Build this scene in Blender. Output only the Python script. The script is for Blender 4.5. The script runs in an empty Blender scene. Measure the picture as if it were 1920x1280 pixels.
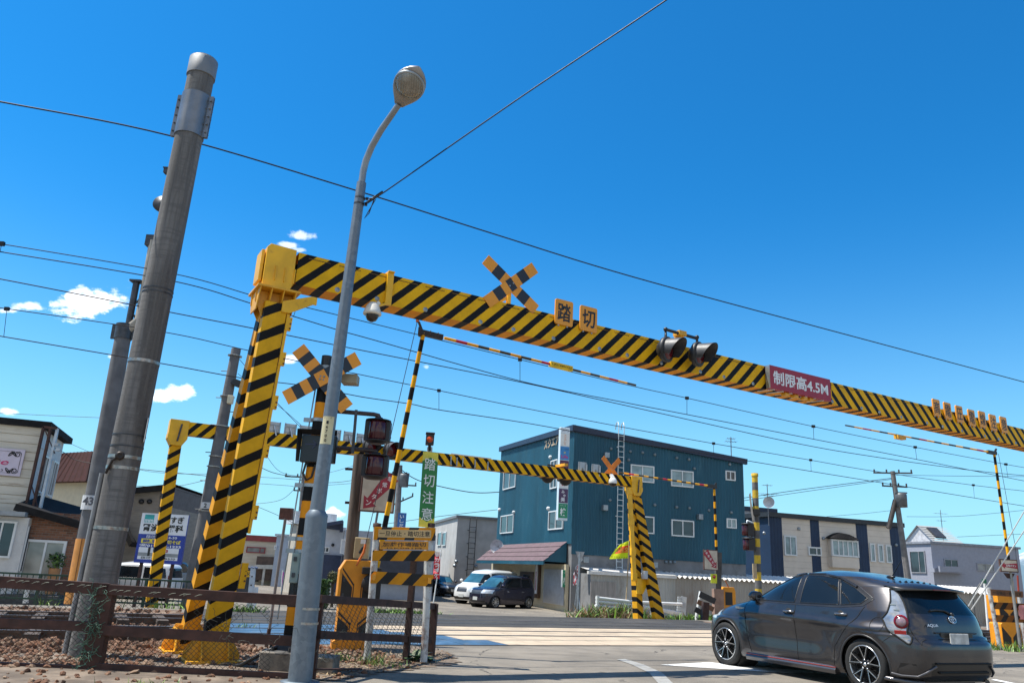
import bpy, math, random
from mathutils import Vector, Matrix
random.seed(7)
SC = bpy.context.scene
COL = SC.collection
R = math.radians
PI = math.pi
def V3(*a): return Vector(a if len(a) > 1 else a[0])
# ------------------------------------------------------------------ camera
FPX, ROLL, PIT, EYE = 1456.0, R(3.0), math.atan2(430, 1456), 1.2
cp, sp = math.cos(PIT), math.sin(PIT)
_z = Vector((math.sin(ROLL) * cp, math.cos(ROLL) * cp, sp))      # world up seen in (right, up, forward)
_y = (Vector((0, 0, 1)) - _z * _z.z).normalized()
_x = _y.cross(_z)
if _x.x < 0: _x = -_x
CAM = Vector((0, 0, EYE))
def ray(px, py):
    d = Vector(((px - 960) / FPX, (640 - py) / FPX, 1.0))
    return Vector((d.dot(_x), d.dot(_y), d.dot(_z)))
cam_d = bpy.data.cameras.new('camera')
cam = bpy.data.objects.new('camera', cam_d); COL.objects.link(cam); SC.camera = cam
cam_d.sensor_width = 36; cam_d.lens = FPX / 1920 * 36; cam_d.clip_end = 6000; cam_d.clip_start = .05
right = Vector((_x.x, _y.x, _z.x)); up = Vector((_x.y, _y.y, _z.y)); fwd = Vector((_x.z, _y.z, _z.z))
cam.matrix_world = Matrix(((right.x, up.x, -fwd.x, 0), (right.y, up.y, -fwd.y, 0), (right.z, up.z, -fwd.z, EYE), (0, 0, 0, 1)))
# ------------------------------------------------------------------ terrain and placing
T = Vector((.88, .475, 0)).normalized()      # along the track
N = Vector((-.475, .88, 0)).normalized()     # along the road, away from the camera
Z = Vector((0, 0, 1)); X = Vector((1, 0, 0)); Y = Vector((0, 1, 0))
def smooth(a, b, x):
    t = max(0, min(1, (x - a) / (b - a))); return t * t * (3 - 2 * t)
def sq(x, y): return (x * N.x + y * N.y, x * T.x + y * T.y)
def zt(x, y):
    s, q = sq(x, y)
    z = -.8 * smooth(19.7, 28.5, s)
    z -= .14 * smooth(12.2, 13, s) * (1 - smooth(18.8, 19.6, s)) * (1 - smooth(2.4, 2.6, q))
    z -= .14 * smooth(12.2, 13, s) * (1 - smooth(18.8, 19.6, s)) * smooth(17.6, 17.8, q)
    return z
def G(px, py, dz=0):
    """where a pixel's ray meets the ground"""
    d = ray(px, py); d /= d.y; t = 3.0; last = t
    while t < 400:
        p = CAM + d * t
        if p.z < zt(p.x, p.y): break
        last = t; t += .25
    a, b = last, t
    for _ in range(30):
        m = (a + b) / 2; p = CAM + d * m
        if p.z < zt(p.x, p.y): b = m
        else: a = m
    p = CAM + d * a; p.z = zt(p.x, p.y) + dz
    return p
def GF(px, py): return HZ(px, py, -.8)
def AG(px, py, y):
    p = A(px, py, y); p.z = zt(p.x, p.y); return p
def A(px, py, y):
    d = ray(px, py); return CAM + d * (y / d.y)
def HZ(px, py, z):
    d = ray(px, py); return CAM + d * ((z - EYE) / d.z)
def PL(px, py, p0, dr):
    """meets the upright plane through p0 along dr"""
    n = Vector((-dr.y, dr.x, 0)); d = ray(px, py)
    return CAM + d * ((p0 - CAM).dot(n) / d.dot(n))
def PN(px, py, p0, n):
    d = ray(px, py); return CAM + d * ((p0 - CAM).dot(n) / d.dot(n))
def H(b, px, py):
    d = ray(px, py); t = math.hypot(b.x, b.y) / math.hypot(d.x, d.y); return EYE + t * d.z
# ------------------------------------------------------------------ materials
MATS = {}
def _mat(name):
    m = bpy.data.materials.new(name); m.use_nodes = True
    nt = m.node_tree; b = nt.nodes['Principled BSDF']; return m, nt, b
def nd(nt, t, **kw):
    n = nt.nodes.new(t)
    for k, v in kw.items():
        if k.startswith('i_'): n.inputs[int(k[2:])].default_value = v
        else: setattr(n, k, v)
    return n
def math_n(nt, op, a, b=None, c=None):
    n = nt.nodes.new('ShaderNodeMath'); n.operation = op
    for i, v in enumerate((a, b, c)):
        if v is None: continue
        if isinstance(v, (int, float)): n.inputs[i].default_value = v
        else: nt.links.new(v, n.inputs[i])
    return n.outputs[0]
def mixc(nt, f, a, b, blend='MIX'):
    n = nt.nodes.new('ShaderNodeMix'); n.data_type = 'RGBA'; n.blend_type = blend
    for sock, v in ((n.inputs[0], f), (n.inputs[6], a), (n.inputs[7], b)):
        if isinstance(v, (int, float)): sock.default_value = v
        elif isinstance(v, tuple): sock.default_value = (*v[:3], 1)
        else: nt.links.new(v, sock)
    return n.outputs[2]
def noise(nt, vec, scale, detail=4, rough=.55, dims=None):
    n = nt.nodes.new('ShaderNodeTexNoise'); n.inputs['Scale'].default_value = scale
    n.inputs['Detail'].default_value = detail; n.inputs['Roughness'].default_value = rough
    if vec is not None: nt.links.new(vec, n.inputs['Vector'])
    return n.outputs[0]
def ramp(nt, f, a, b):
    n = nt.nodes.new('ShaderNodeMapRange'); n.interpolation_type = 'SMOOTHSTEP'
    nt.links.new(f, n.inputs[0]); n.inputs[1].default_value = a; n.inputs[2].default_value = b
    return n.outputs[0]
def stretch(nt, vec, s):
    n = nt.nodes.new('ShaderNodeMapping'); n.inputs['Scale'].default_value = s; nt.links.new(vec, n.inputs[0]); return n.outputs[0]
def bumpn(nt, b, h, strength, dist=.01):
    n = nt.nodes.new('ShaderNodeBump'); n.inputs['Strength'].default_value = strength; n.inputs['Distance'].default_value = dist
    nt.links.new(h, n.inputs['Height']); nt.links.new(n.outputs[0], b.inputs['Normal'])
def P(name, col, rough=.55, metal=0., var=.18, scale=4., bump=0., bscale=60., dirt=None, coat=0., st=None, spec=None, emit=0.):
    """plain painted / raw surface with uneven colour; dirt = (colour, amount, scale)"""
    if name in MATS: return MATS[name]
    m, nt, b = _mat(name)
    tc = nd(nt, 'ShaderNodeTexCoord').outputs['Object']
    v = stretch(nt, tc, st) if st else tc
    n1 = noise(nt, v, scale, 5)
    lo = tuple(c * (1 - var) for c in col); hi = tuple(min(1, c * (1 + var)) for c in col)
    c = mixc(nt, ramp(nt, n1, .3, .7), lo, hi)
    if dirt:
        dc, amt, ds = dirt
        n2 = noise(nt, v, ds, 6, .7)
        f = math_n(nt, 'MULTIPLY', ramp(nt, n2, .62 - amt * .3, .78 - amt * .2), min(1, .5 + amt * .5))
        c = mixc(nt, f, c, dc)
    nt.links.new(c, b.inputs['Base Color'])
    n3 = noise(nt, v, scale * 3, 3)
    b.inputs['Roughness'].default_value = rough
    nt.links.new(math_n(nt, 'MULTIPLY_ADD', n3, .3 * rough, rough * .85), b.inputs['Roughness'])
    b.inputs['Metallic'].default_value = metal
    if coat: b.inputs['Coat Weight'].default_value = coat; b.inputs['Coat Roughness'].default_value = .05
    if spec is not None: b.inputs['Specular IOR Level'].default_value = spec
    if bump: bumpn(nt, b, noise(nt, v, bscale, 4, .6), bump)
    if emit:
        b.inputs['Emission Color'].default_value = (*col, 1); b.inputs['Emission Strength'].default_value = emit
    MATS[name] = m; return m
YEL = (.84, .44, .008); ORG = (.82, .29, .01); BLK = (.005, .005, .006)
def HAZ(name, c1=YEL, c2=BLK, period=.3, duty=.42, k=1., wear=.12, rough=.4, phase=0.):
    """painted stripes across UV metres: u - k v; k = 0 gives bands"""
    if name in MATS: return MATS[name]
    m, nt, b = _mat(name)
    uv = nd(nt, 'ShaderNodeUVMap').outputs[0]; tc = nd(nt, 'ShaderNodeTexCoord').outputs['Object']
    s = nd(nt, 'ShaderNodeSeparateXYZ'); nt.links.new(uv, s.inputs[0])
    n0 = noise(nt, tc, 9, 2)
    w = math_n(nt, 'SUBTRACT', s.outputs[0], math_n(nt, 'MULTIPLY', s.outputs[1], k))
    w = math_n(nt, 'ADD', w, math_n(nt, 'MULTIPLY_ADD', n0, .012, phase + 100 * period))
    fr = math_n(nt, 'FRACT', math_n(nt, 'DIVIDE', w, period))
    f = math_n(nt, 'LESS_THAN', fr, duty)
    n1 = noise(nt, tc, 3.5, 6, .65); n2 = noise(nt, stretch(nt, tc, (14, 14, 2)), 1.2, 5, .7); n3 = noise(nt, tc, 22, 5, .7)
    base = mixc(nt, ramp(nt, n1, .3, .72), tuple(c * .84 for c in c1), tuple(min(1, c * 1.1) for c in c1))
    base = mixc(nt, math_n(nt, 'MULTIPLY', ramp(nt, n2, .56, .75), wear * 2.4), base, (c1[0] * .55, c1[1] * .4, c1[2] + .015))
    dark = mixc(nt, ramp(nt, n1, .35, .7), c2, tuple(x * 1.6 + .004 for x in c2))
    c = mixc(nt, f, base, dark)
    c = mixc(nt, math_n(nt, 'MULTIPLY', ramp(nt, n3, .7 - wear * .25, .74), min(.9, wear * 5)), c, (.17, .075, .025))
    nt.links.new(c, b.inputs['Base Color'])
    nt.links.new(math_n(nt, 'MULTIPLY_ADD', n1, .3, rough), b.inputs['Roughness'])
    bumpn(nt, b, n3, .06, .004); b.inputs['Specular IOR Level'].default_value = .16
    MATS[name] = m; return m
def GLASS(name='window_glass', col=(.03, .045, .055), rough=.06):
    if name in MATS: return MATS[name]
    m, nt, b = _mat(name); tc = nd(nt, 'ShaderNodeTexCoord').outputs['Object']
    n = noise(nt, tc, 1.3, 2)
    nt.links.new(mixc(nt, ramp(nt, n, .3, .7), tuple(c * .7 for c in col), tuple(c * 1.4 for c in col)), b.inputs['Base Color'])
    b.inputs['Roughness'].default_value = rough; b.inputs['IOR'].default_value = 1.52; b.inputs['Specular IOR Level'].default_value = .7
    bumpn(nt, b, noise(nt, tc, .8, 1), .05, .02)
    MATS[name] = m; return m
# ------------------------------------------------------------------ mesh builder
_txt = {}
def text_mesh(s, bold):
    k = (s, bold)
    if k not in _txt:
        cu = bpy.data.curves.new('glyphs', 'FONT'); cu.body = s; cu.size = 1; cu.offset = bold; cu.resolution_u = 2
        cu.fill_mode = 'FRONT'
        ob = bpy.data.objects.new('glyphs', cu); me = ob.to_mesh()
        vs = [(v.co.x, v.co.y) for v in me.vertices]; fs = [tuple(p.vertices) for p in me.polygons]
        ob.to_mesh_clear(); bpy.data.objects.remove(ob); bpy.data.curves.remove(cu); _txt[k] = (vs, fs)
    return _txt[k]
def perp(d):
    d = d.normalized(); a = Z if abs(d.z) < .9 else X
    b = d.cross(a).normalized(); return b, b.cross(d).normalized()
class MB:
    def __init__(s): s.v = []; s.f = []; s.m = []; s.uv = []; s.s = []
    def poly(s, pts, m=0, uv=None, sm=False):
        i = len(s.v); s.v += [tuple(p) for p in pts]; s.f.append(tuple(range(i, i + len(pts)))); s.m.append(m); s.s.append(sm)
        s.uv.append(uv if uv else [(0, 0)] * len(pts))
    def box(s, c, dims, ax=X, ay=Y, az=Z, m=0, ms=None):
        a, b, d = ax * dims[0] / 2, ay * dims[1] / 2, az * dims[2] / 2; L, W, Hh = dims; c = Vector(c)
        def q(sx, sy, sz): return c + a * sx + b * sy + d * sz
        ms = ms or {}
        u0, u1 = -L / 2, L / 2
        for key, cor, uv in (('-y', ((-1, -1, -1), (1, -1, -1), (1, -1, 1), (-1, -1, 1)), ((u0, 0), (u1, 0), (u1, Hh), (u0, Hh))),
                             ('+y', ((1, 1, -1), (-1, 1, -1), (-1, 1, 1), (1, 1, 1)), ((u1, 0), (u0, 0), (u0, Hh), (u1, Hh))),
                             ('+z', ((-1, -1, 1), (1, -1, 1), (1, 1, 1), (-1, 1, 1)), ((u0, Hh), (u1, Hh), (u1, Hh), (u0, Hh))),
                             ('-z', ((-1, 1, -1), (1, 1, -1), (1, -1, -1), (-1, -1, -1)), ((u0, 0), (u1, 0), (u1, 0), (u0, 0))),
                             ('+x', ((1, -1, -1), (1, 1, -1), (1, 1, 1), (1, -1, 1)), ((u1, 0), (u1, 0), (u1, Hh), (u1, Hh))),
                             ('-x', ((-1, 1, -1), (-1, -1, -1), (-1, -1, 1), (-1, 1, 1)), ((u0, 0), (u0, 0), (u0, Hh), (u0, Hh)))):
            s.poly([q(*k) for k in cor], ms.get(key, m), list(uv))
    def bar(s, p0, p1, w, h=None, m=0, side=None, ms=None):
        """box from p0 to p1; w across, h the other way"""
        h = h or w; d = p1 - p0; L = d.length; ax = d / L
        if side is None:
            b, c = perp(ax)
        else:
            b = (side - ax * side.dot(ax)).normalized(); c = ax.cross(b)
        s.box((p0 + p1) / 2, (L, w, h), ax, b, c, m, ms)
    def tube(s, path, r, n=10, m=0, cap=True, r2=None, sm=True):
        path = [Vector(p) for p in path]; k = len(path)
        rs = r if isinstance(r, (list, tuple)) else [r + ((r2 if r2 is not None else r) - r) * i / (k - 1) for i in range(k)]
        rings = []; u = 0; us = []; b = None
        for i, p in enumerate(path):
            d = ((path[min(i + 1, k - 1)] - path[max(i - 1, 0)])).normalized()
            if b is None: b, c = perp(d)
            else:
                b = (b - d * b.dot(d)).normalized(); c = b.cross(d)
            if i: u += (p - path[i - 1]).length
            us.append(u); rings.append([p + (b * math.cos(2 * PI * j / n) + c * math.sin(2 * PI * j / n)) * rs[i] for j in range(n)])
        i0 = len(s.v)
        for rg in rings: s.v += [tuple(p) for p in rg]
        for i in range(k - 1):
            for j in range(n):
                j2 = (j + 1) % n
                s.f.append((i0 + i * n + j2, i0 + i * n + j, i0 + (i + 1) * n + j, i0 + (i + 1) * n + j2)); s.m.append(m); s.s.append(sm)
                va, vb = 2 * PI * rs[i] * j / n, 2 * PI * rs[i] * (j + 1) / n
                s.uv.append([(us[i], vb), (us[i], va), (us[i + 1], va), (us[i + 1], vb)])
        if cap:
            s.poly(rings[0], m, [(0, 0)] * n); s.poly(list(reversed(rings[-1])), m, [(us[-1], 0)] * n)
    def lathe(s, o, ax, prof, n=20, m=0, sm=True, flat=None, ang=2 * PI, b=None):
        """prof = [(radius, along)] round axis ax from o"""
        o = Vector(o); ax = ax.normalized()
        if b is None: b, c = perp(ax)
        else: c = ax.cross(b)
        i0 = len(s.v); full = ang > 6.28; nn = n if full else n + 1
        for r, h in prof:
            for j in range(nn):
                t = ang * j / n - (0 if full else ang / 2)
                s.v.append(tuple(o + ax * h + (b * math.cos(t) + c * math.sin(t) * (flat or 1)) * r))
        for i in range(len(prof) - 1):
            for j in range(n):
                j2 = (j + 1) % nn
                s.f.append((i0 + i * nn + j, i0 + i * nn + j2, i0 + (i + 1) * nn + j2, i0 + (i + 1) * nn + j)); s.m.append(m); s.s.append(sm)
                s.uv.append([(prof[i][1], 0), (prof[i][1], 0), (prof[i + 1][1], 0), (prof[i + 1][1], 0)])
    def disc(s, o, ax, r, n=20, m=0, r0=0):
        b, c = perp(ax)
        if r0:
            for j in range(n):
                t, t2 = 2 * PI * j / n, 2 * PI * (j + 1) / n
                q = lambda t, r: Vector(o) + (b * math.cos(t) + c * math.sin(t)) * r
                s.poly([q(t, r0), q(t, r), q(t2, r), q(t2, r0)], m)
        else: s.poly([Vector(o) + (b * math.cos(2 * PI * j / n) + c * math.sin(2 * PI * j / n)) * r for j in range(n)], m)
    def ball(s, o, r, n=14, m=0, sc=(1, 1, 1)):
        i0 = len(s.v); k = n // 2
        for i in range(k + 1):
            t = PI * i / k
            for j in range(n):
                a = 2 * PI * j / n
                s.v.append((o[0] + r * sc[0] * math.sin(t) * math.cos(a), o[1] + r * sc[1] * math.sin(t) * math.sin(a), o[2] - r * sc[2] * math.cos(t)))
        for i in range(k):
            for j in range(n):
                j2 = (j + 1) % n
                s.f.append((i0 + i * n + j, i0 + i * n + j2, i0 + (i + 1) * n + j2, i0 + (i + 1) * n + j)); s.m.append(m); s.s.append(True); s.uv.append([(0, 0)] * 4)
    def prism(s, pts, o, ax, ay, depth, m=0, mf=None):
        """outline pts in (ax, ay) pushed back by depth along ax x ay (towards the viewer is +)"""
        o = Vector(o); n = ax.cross(ay).normalized(); fr = [o + ax * p[0] + ay * p[1] for p in pts]; bk = [p - n * depth for p in fr]
        s.poly(fr, m if mf is None else mf, [(p[0], p[1]) for p in pts]); s.poly(list(reversed(bk)), m, [(p[0], p[1]) for p in reversed(pts)])
        k = len(pts)
        for i in range(k):
            j = (i + 1) % k; s.poly([fr[j], fr[i], bk[i], bk[j]], m, [pts[j], pts[i], pts[i], pts[j]])
    def rect(s, o, ax, ay, w, h, m=0):
        o = Vector(o); s.poly([o, o + ax * w, o + ax * w + ay * h, o + ay * h], m, [(0, 0), (w, 0), (w, h), (0, h)])
    def text(s, t, o, ax, ay, h=None, w=None, m=0, bold=.0, fit=True, shear=0):
        """flat lettering centred on o; scaled into w x h"""
        vs, fs = text_mesh(t, bold)
        if not vs: return
        x0 = min(v[0] for v in vs); x1 = max(v[0] for v in vs); y0 = min(v[1] for v in vs); y1 = max(v[1] for v in vs)
        sx = (w / (x1 - x0)) if w else None; sy = (h / max(1e-4, y1 - y0)) if h else None
        sx = sx or sy; sy = sy or sx
        i0 = len(s.v); o = Vector(o)
        for v in vs:
            yy = (v[1] - (y0 + y1) / 2) * sy
            s.v.append(tuple(o + ax * ((v[0] - (x0 + x1) / 2) * sx + shear * yy) + ay * yy))
        for f in fs: s.f.append(tuple(i0 + k for k in f)); s.m.append(m); s.uv.append([(0, 0)] * len(f)); s.s.append(False)
    def corr(s, o, ax, L, z0, z1, n, period=.2, depth=.03, m=0, top=None):
        """ribbed sheet along ax from o, between heights z0 and z1; n points outward"""
        k = max(1, int(round(L / period))); p = L / k; prof = []
        for i in range(k): prof += [(i * p, 0), (i * p + p * .32, 0), (i * p + p * .5, depth), (i * p + p * .82, depth)]
        prof.append((L, 0)); o = Vector(o)
        for (a, d1), (b, d2) in zip(prof, prof[1:]):
            pa, pb = o + ax * a + n * d1, o + ax * b + n * d2
            ta = top(a) if top else z1; tb = top(b) if top else z1
            s.poly([(pa.x, pa.y, z0), (pb.x, pb.y, z0), (pb.x, pb.y, tb), (pa.x, pa.y, ta)], m, [(a, z0), (b, z0), (b, tb), (a, ta)])
    def build(s, name, mats, parent=None, local=False, bevel=0, weld=False):
        me = bpy.data.meshes.new(name)
        inv = W[parent.name].inverted() if (parent is not None and not local) else None
        vs = [tuple(inv @ Vector(v)) for v in s.v] if inv else s.v
        me.from_pydata(vs, [], s.f)
        if not isinstance(mats, (list, tuple)): mats = [mats]
        for m in mats: me.materials.append(m)
        me.polygons.foreach_set('material_index', s.m); me.polygons.foreach_set('use_smooth', s.s)
        ul = me.uv_layers.new(name='UVMap'); flat = [c for f in s.uv for p in f for c in p]; ul.data.foreach_set('uv', flat)
        me.update()
        o = bpy.data.objects.new(name, me); COL.objects.link(o)
        if parent is not None: o.parent = parent; W[o.name] = W[parent.name]
        else: W[o.name] = Matrix()
        if weld or bevel:
            wd = o.modifiers.new('weld', 'WELD'); wd.merge_threshold = .0004
        if bevel:
            bv = o.modifiers.new('bevel', 'BEVEL'); bv.width = bevel; bv.segments = 2; bv.limit_method = 'ANGLE'; bv.angle_limit = R(40)
        return o
W = {}
def thing(name, label, cat, loc=(0, 0, 0), rz=0, group=None):
    o = bpy.data.objects.new(name, None); COL.objects.link(o); o.empty_display_size = .2
    o.location = loc; o.rotation_euler = (0, 0, rz); W[o.name] = Matrix.Translation(Vector(loc)) @ Matrix.Rotation(rz, 4, 'Z')
    return tag(o, label, cat, group)
def tag(o, label, cat, group=None):
    o['label'] = label; o['category'] = cat
    if group: o['group'] = group
    return o
def single(name, label, cat, mb, mats, loc=(0, 0, 0), group=None, **kw):
    """a thing that is one mesh; its origin sits at loc"""
    L = Vector(loc); mb.v = [tuple(Vector(v) - L) for v in mb.v]
    o = mb.build(name, mats, None, **kw); o.location = L; W[o.name] = Matrix.Translation(L)
    return tag(o, label, cat, group)
def struct(name, mb, mats, kind='structure', **kw):
    o = mb.build(name, mats, None, **kw); o['kind'] = kind; return o
def dup(root, loc, rz=None, label=None, scale=None):
    """copy of a thing with copies of its parts and sub-parts"""
    r = root.copy(); COL.objects.link(r); r.location = loc
    if rz is not None: r.rotation_euler = (0, 0, rz)
    if scale: r.scale = scale
    if label: r['label'] = label
    W[r.name] = Matrix.Translation(Vector(loc)) @ Matrix.Rotation(r.rotation_euler[2], 4, 'Z')
    for ch in list(root.children):
        c = ch.copy(); COL.objects.link(c); c.parent = r; W[c.name] = W[r.name]
        for g in list(ch.children):
            d = g.copy(); COL.objects.link(d); d.parent = c; W[d.name] = W[r.name]
    return r
# ------------------------------------------------------------------ light and sky
SUN_AZ = Vector((-.999, .03, 0)).normalized(); SUN_EL = R(64)
sun_dir = SUN_AZ * math.cos(SUN_EL) + Z * math.sin(SUN_EL)
sl = bpy.data.lights.new('sun', 'SUN'); sl.energy = 4.2; sl.angle = R(.5); sl.color = (1, .96, .88)
so = bpy.data.objects.new('sun', sl); COL.objects.link(so); so.rotation_euler = (-sun_dir).to_track_quat('-Z', 'Y').to_euler()
so.location = (0, 0, 30)
w = bpy.data.worlds.new('World'); SC.world = w; w.use_nodes = True; nt = w.node_tree
bg = nt.nodes['Background']
sky = nt.nodes.new('ShaderNodeTexSky'); sky.sky_type = 'NISHITA'; sky.sun_disc = False
sky.sun_elevation = SUN_EL; sky.sun_rotation = math.atan2(SUN_AZ.x, SUN_AZ.y)
sky.air_density = 1.0; sky.dust_density = .25; sky.ozone_density = 2.2; sky.altitude = 0
sky_t = mixc(nt, 1.0, sky.outputs[0], (.08, .62, .97), 'MULTIPLY')
dirv = nd(nt, 'ShaderNodeTexCoord').outputs['Generated']
sep = nd(nt, 'ShaderNodeSeparateXYZ'); nt.links.new(dirv, sep.inputs[0])
hz_f = math_n(nt, 'SUBTRACT', 1.0, ramp(nt, sep.outputs[2], -.02, .62))
cur = mixc(nt, math_n(nt, 'MULTIPLY', math_n(nt, 'POWER', hz_f, 3.0), .95), sky_t, (2.6, 4.7, 5.5))
def vdot(v, c):
    n = nt.nodes.new('ShaderNodeVectorMath'); n.operation = 'DOT_PRODUCT'; nt.links.new(v, n.inputs[0]); n.inputs[1].default_value = c; return n.outputs['Value']
cn1 = noise(nt, stretch(nt, dirv, (1, 1, 1.6)), 34, 7, .62); cn2 = noise(nt, stretch(nt, dirv, (1, 1, 1.5)), 90, 5, .6)
cloudn = math_n(nt, 'ADD', math_n(nt, 'MULTIPLY', math_n(nt, 'SUBTRACT', cn1, .5), 2.6), math_n(nt, 'MULTIPLY', math_n(nt, 'SUBTRACT', cn2, .5), 1.3))
for (px, py, wx, wy, tilt, op) in ((172, 567, 78, 30, -.16, .95), (560, 441, 30, 10, .1, .5), (540, 458, 22, 8, .1, .5), (560, 469, 14, 5, 0, .35), (318, 740, 48, 20, -.12, .92), (535, 674, 36, 10, -.1, .6),
                                   (623, 962, 24, 14, 0, .8), (52, 575, 34, 11, 0, .6), (16, 773, 22, 8, 0, .7), (10, 583, 20, 6, 0, .5), (800, 688, 10, 8, 0, .3), (215, 668, 12, 6, 0, .5)):
    c = ray(px, py).normalized(); a = (ray(px + 10, py - 10 * math.sin(tilt) * -1) - ray(px, py)); a = (a - c * a.dot(c)).normalized(); b = a.cross(c)
    if b.z < 0: b = -b
    sx = wx / FPX * .9; sy = wy / FPX * .9
    u = math_n(nt, 'DIVIDE', vdot(dirv, a), sx); v_ = math_n(nt, 'DIVIDE', vdot(dirv, b), sy)
    r2 = math_n(nt, 'SQRT', math_n(nt, 'ADD', math_n(nt, 'MULTIPLY', u, u), math_n(nt, 'MULTIPLY', v_, v_)))
    front = math_n(nt, 'GREATER_THAN', vdot(dirv, c), .5)
    f = ramp(nt, math_n(nt, 'ADD', math_n(nt, 'SUBTRACT', .95, r2), math_n(nt, 'MULTIPLY', cloudn, .75)), .0, .55)
    f = math_n(nt, 'MULTIPLY', math_n(nt, 'MULTIPLY', f, front), op)
    cur = mixc(nt, f, cur, (9.5, 9.6, 9.8))
# unseen white clouds, added to the sky behind the photographer as neutral fill
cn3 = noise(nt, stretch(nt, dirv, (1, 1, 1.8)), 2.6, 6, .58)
fill_bank = math_n(nt, 'MULTIPLY', ramp(nt, cn3, .42, .60), ramp(nt, sep.outputs[1], -.1, -.45))
cur = mixc(nt, fill_bank, cur, (4.9, 4.75, 4.6))
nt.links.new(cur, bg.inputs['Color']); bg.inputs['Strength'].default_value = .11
SC.view_settings.view_transform = 'Standard'; SC.view_settings.look = 'None'; SC.view_settings.exposure = .84; SC.view_settings.gamma = 1
try: SC.view_settings.use_curve_mapping = False
except Exception: pass
# ------------------------------------------------------------------ ground
def asphalt(name, lo, hi, rough=.85, crack=.75, patch=.8, bs=.5):
    m, nt, b = _mat(name); tc = nd(nt, 'ShaderNodeTexCoord').outputs['Object']
    n1 = noise(nt, tc, .6, 6, .65); n2 = noise(nt, tc, 60, 3, .7); n3 = noise(nt, stretch(nt, tc, (.35, 1.2, 1)), 1.4, 6, .7)
    c = mixc(nt, ramp(nt, n1, .35, .65), lo, hi)
    c = mixc(nt, math_n(nt, 'MULTIPLY', ramp(nt, n3, .5, .72), patch * .6), c, tuple(x * .55 for x in lo))
    c = mixc(nt, math_n(nt, 'MULTIPLY', ramp(nt, n2, .45, .75), .5), c, tuple(min(1, x * 1.7) for x in hi))
    vo = nt.nodes.new('ShaderNodeTexVoronoi'); vo.feature = 'DISTANCE_TO_EDGE'; vo.inputs['Scale'].default_value = .55
    wv = nt.nodes.new('ShaderNodeVectorMath'); wv.operation = 'ADD'; nt.links.new(tc, wv.inputs[0])
    nn = nt.nodes.new('ShaderNodeTexNoise'); nn.inputs['Scale'].default_value = 1.1; nn.inputs['Detail'].default_value = 6; nt.links.new(tc, nn.inputs['Vector']); nt.links.new(nn.outputs[1], wv.inputs[1])
    nt.links.new(wv.outputs[0], vo.inputs['Vector'])
    cr = math_n(nt, 'MULTIPLY', math_n(nt, 'LESS_THAN', vo.outputs['Distance'], .008), ramp(nt, n1, .5, .55))
    c = mixc(nt, math_n(nt, 'MULTIPLY', cr, crack), c, (.025, .024, .023))
    nt.links.new(c, b.inputs['Base Color']); b.inputs['Roughness'].default_value = rough; b.inputs['Specular IOR Level'].default_value = .25
    bumpn(nt, b, math_n(nt, 'ADD', n2, math_n(nt, 'MULTIPLY', n1, .6)), bs, .012)
    return m
def grid_sheet(name, mat, poly=None, xs=None, ys=None, dz=0, kind='structure'):
    mb = MB(); idx = {}
    for i, x in enumerate(xs):
        for j, y in enumerate(ys):
            idx[i, j] = len(mb.v); mb.v.append((x, y, zt(x, y) + dz))
    for i in range(len(xs) - 1):
        for j in range(len(ys) - 1):
            mb.f.append((idx[i, j], idx[i + 1, j], idx[i + 1, j + 1], idx[i, j + 1])); mb.m.append(0); mb.s.append(True); mb.uv.append([(0, 0)] * 4)
    return struct(name, mb, mat, kind)
xs = [-1500, -800, -400, -200, -120, -80] + [-60 + i * 1.0 for i in range(20)] + [-40 + i * .33 for i in range(240)] + [40 + i * 2 for i in range(20)] + [100, 200, 400, 800, 1500]
ys = [-60, -30, -10, 0, 3] + [4 + i * .3 for i in range(100)] + [34 + i for i in range(40)] + [80, 120, 200, 400, 900, 2500]
grid_sheet('ground', asphalt('ground_asphalt', (.135, .119, .098), (.225, .196, .158), patch=.95), xs=xs, ys=ys)
def sheet(name, pts, mat, dz):
    """flat marking or surface layer, draped as a strip of small quads"""
    mb = MB(); mb.poly([(p.x, p.y, zt(p.x, p.y) + dz) for p in pts]); return struct(name, mb, mat)
def QS(q, s, z=0): return T * q + N * s + Z * z
def strip(name, q0, q1, s0, s1, mat, dz, nq=1):
    mb = MB()
    for i in range(nq):
        a = q0 + (q1 - q0) * i / nq; b = q0 + (q1 - q0) * (i + 1) / nq
        mb.poly([QS(a, s0, dz), QS(b, s0, dz), QS(b, s1, dz), QS(a, s1, dz)])
    return struct(name, mb, mat)
# ------------------------------------------------------------------ near height-limit gantry
yel = P('yellow_paint', YEL, .38, var=.12, dirt=((.26, .1, .03), .12, 9))
yel2 = P('orange_yellow_paint', (.74, .36, .015), .42, var=.12, dirt=((.2, .08, .03), .18, 7))
rust = P('rust', (.13, .05, .028), .8, var=.35, scale=14, bump=.3, bscale=90)
steel = P('galvanised_steel', (.33, .36, .38), .42, .75, var=.2, scale=9, bump=.05)
dsteel = P('dark_steel', (.07, .072, .078), .5, .6, var=.25, scale=9)
blackp = P('black_plastic', (.014, .014, .015), .42, var=.2)
white = P('white_paint', (.74, .74, .72), .45, var=.06, dirt=((.35, .28, .2), .12, 5))
red = P('red_sign', (.34, .01, .022), .4, var=.08)
whitel = P('white_lettering', (.78, .78, .76), .45, var=.05)
blackl = P('black_lettering', (.012, .012, .012), .45, var=.1)
orgp = P('orange_plate', (.76, .3, .02), .45, var=.1, dirt=((.25, .1, .03), .1, 10))
hz_beam = HAZ('beam_stripes', YEL, period=.305, duty=.43, k=1.0, wear=.11)
hz_beam2 = HAZ('beam_stripes_reversed', YEL, period=.305, duty=.43, k=-1.0, wear=.11)
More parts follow.
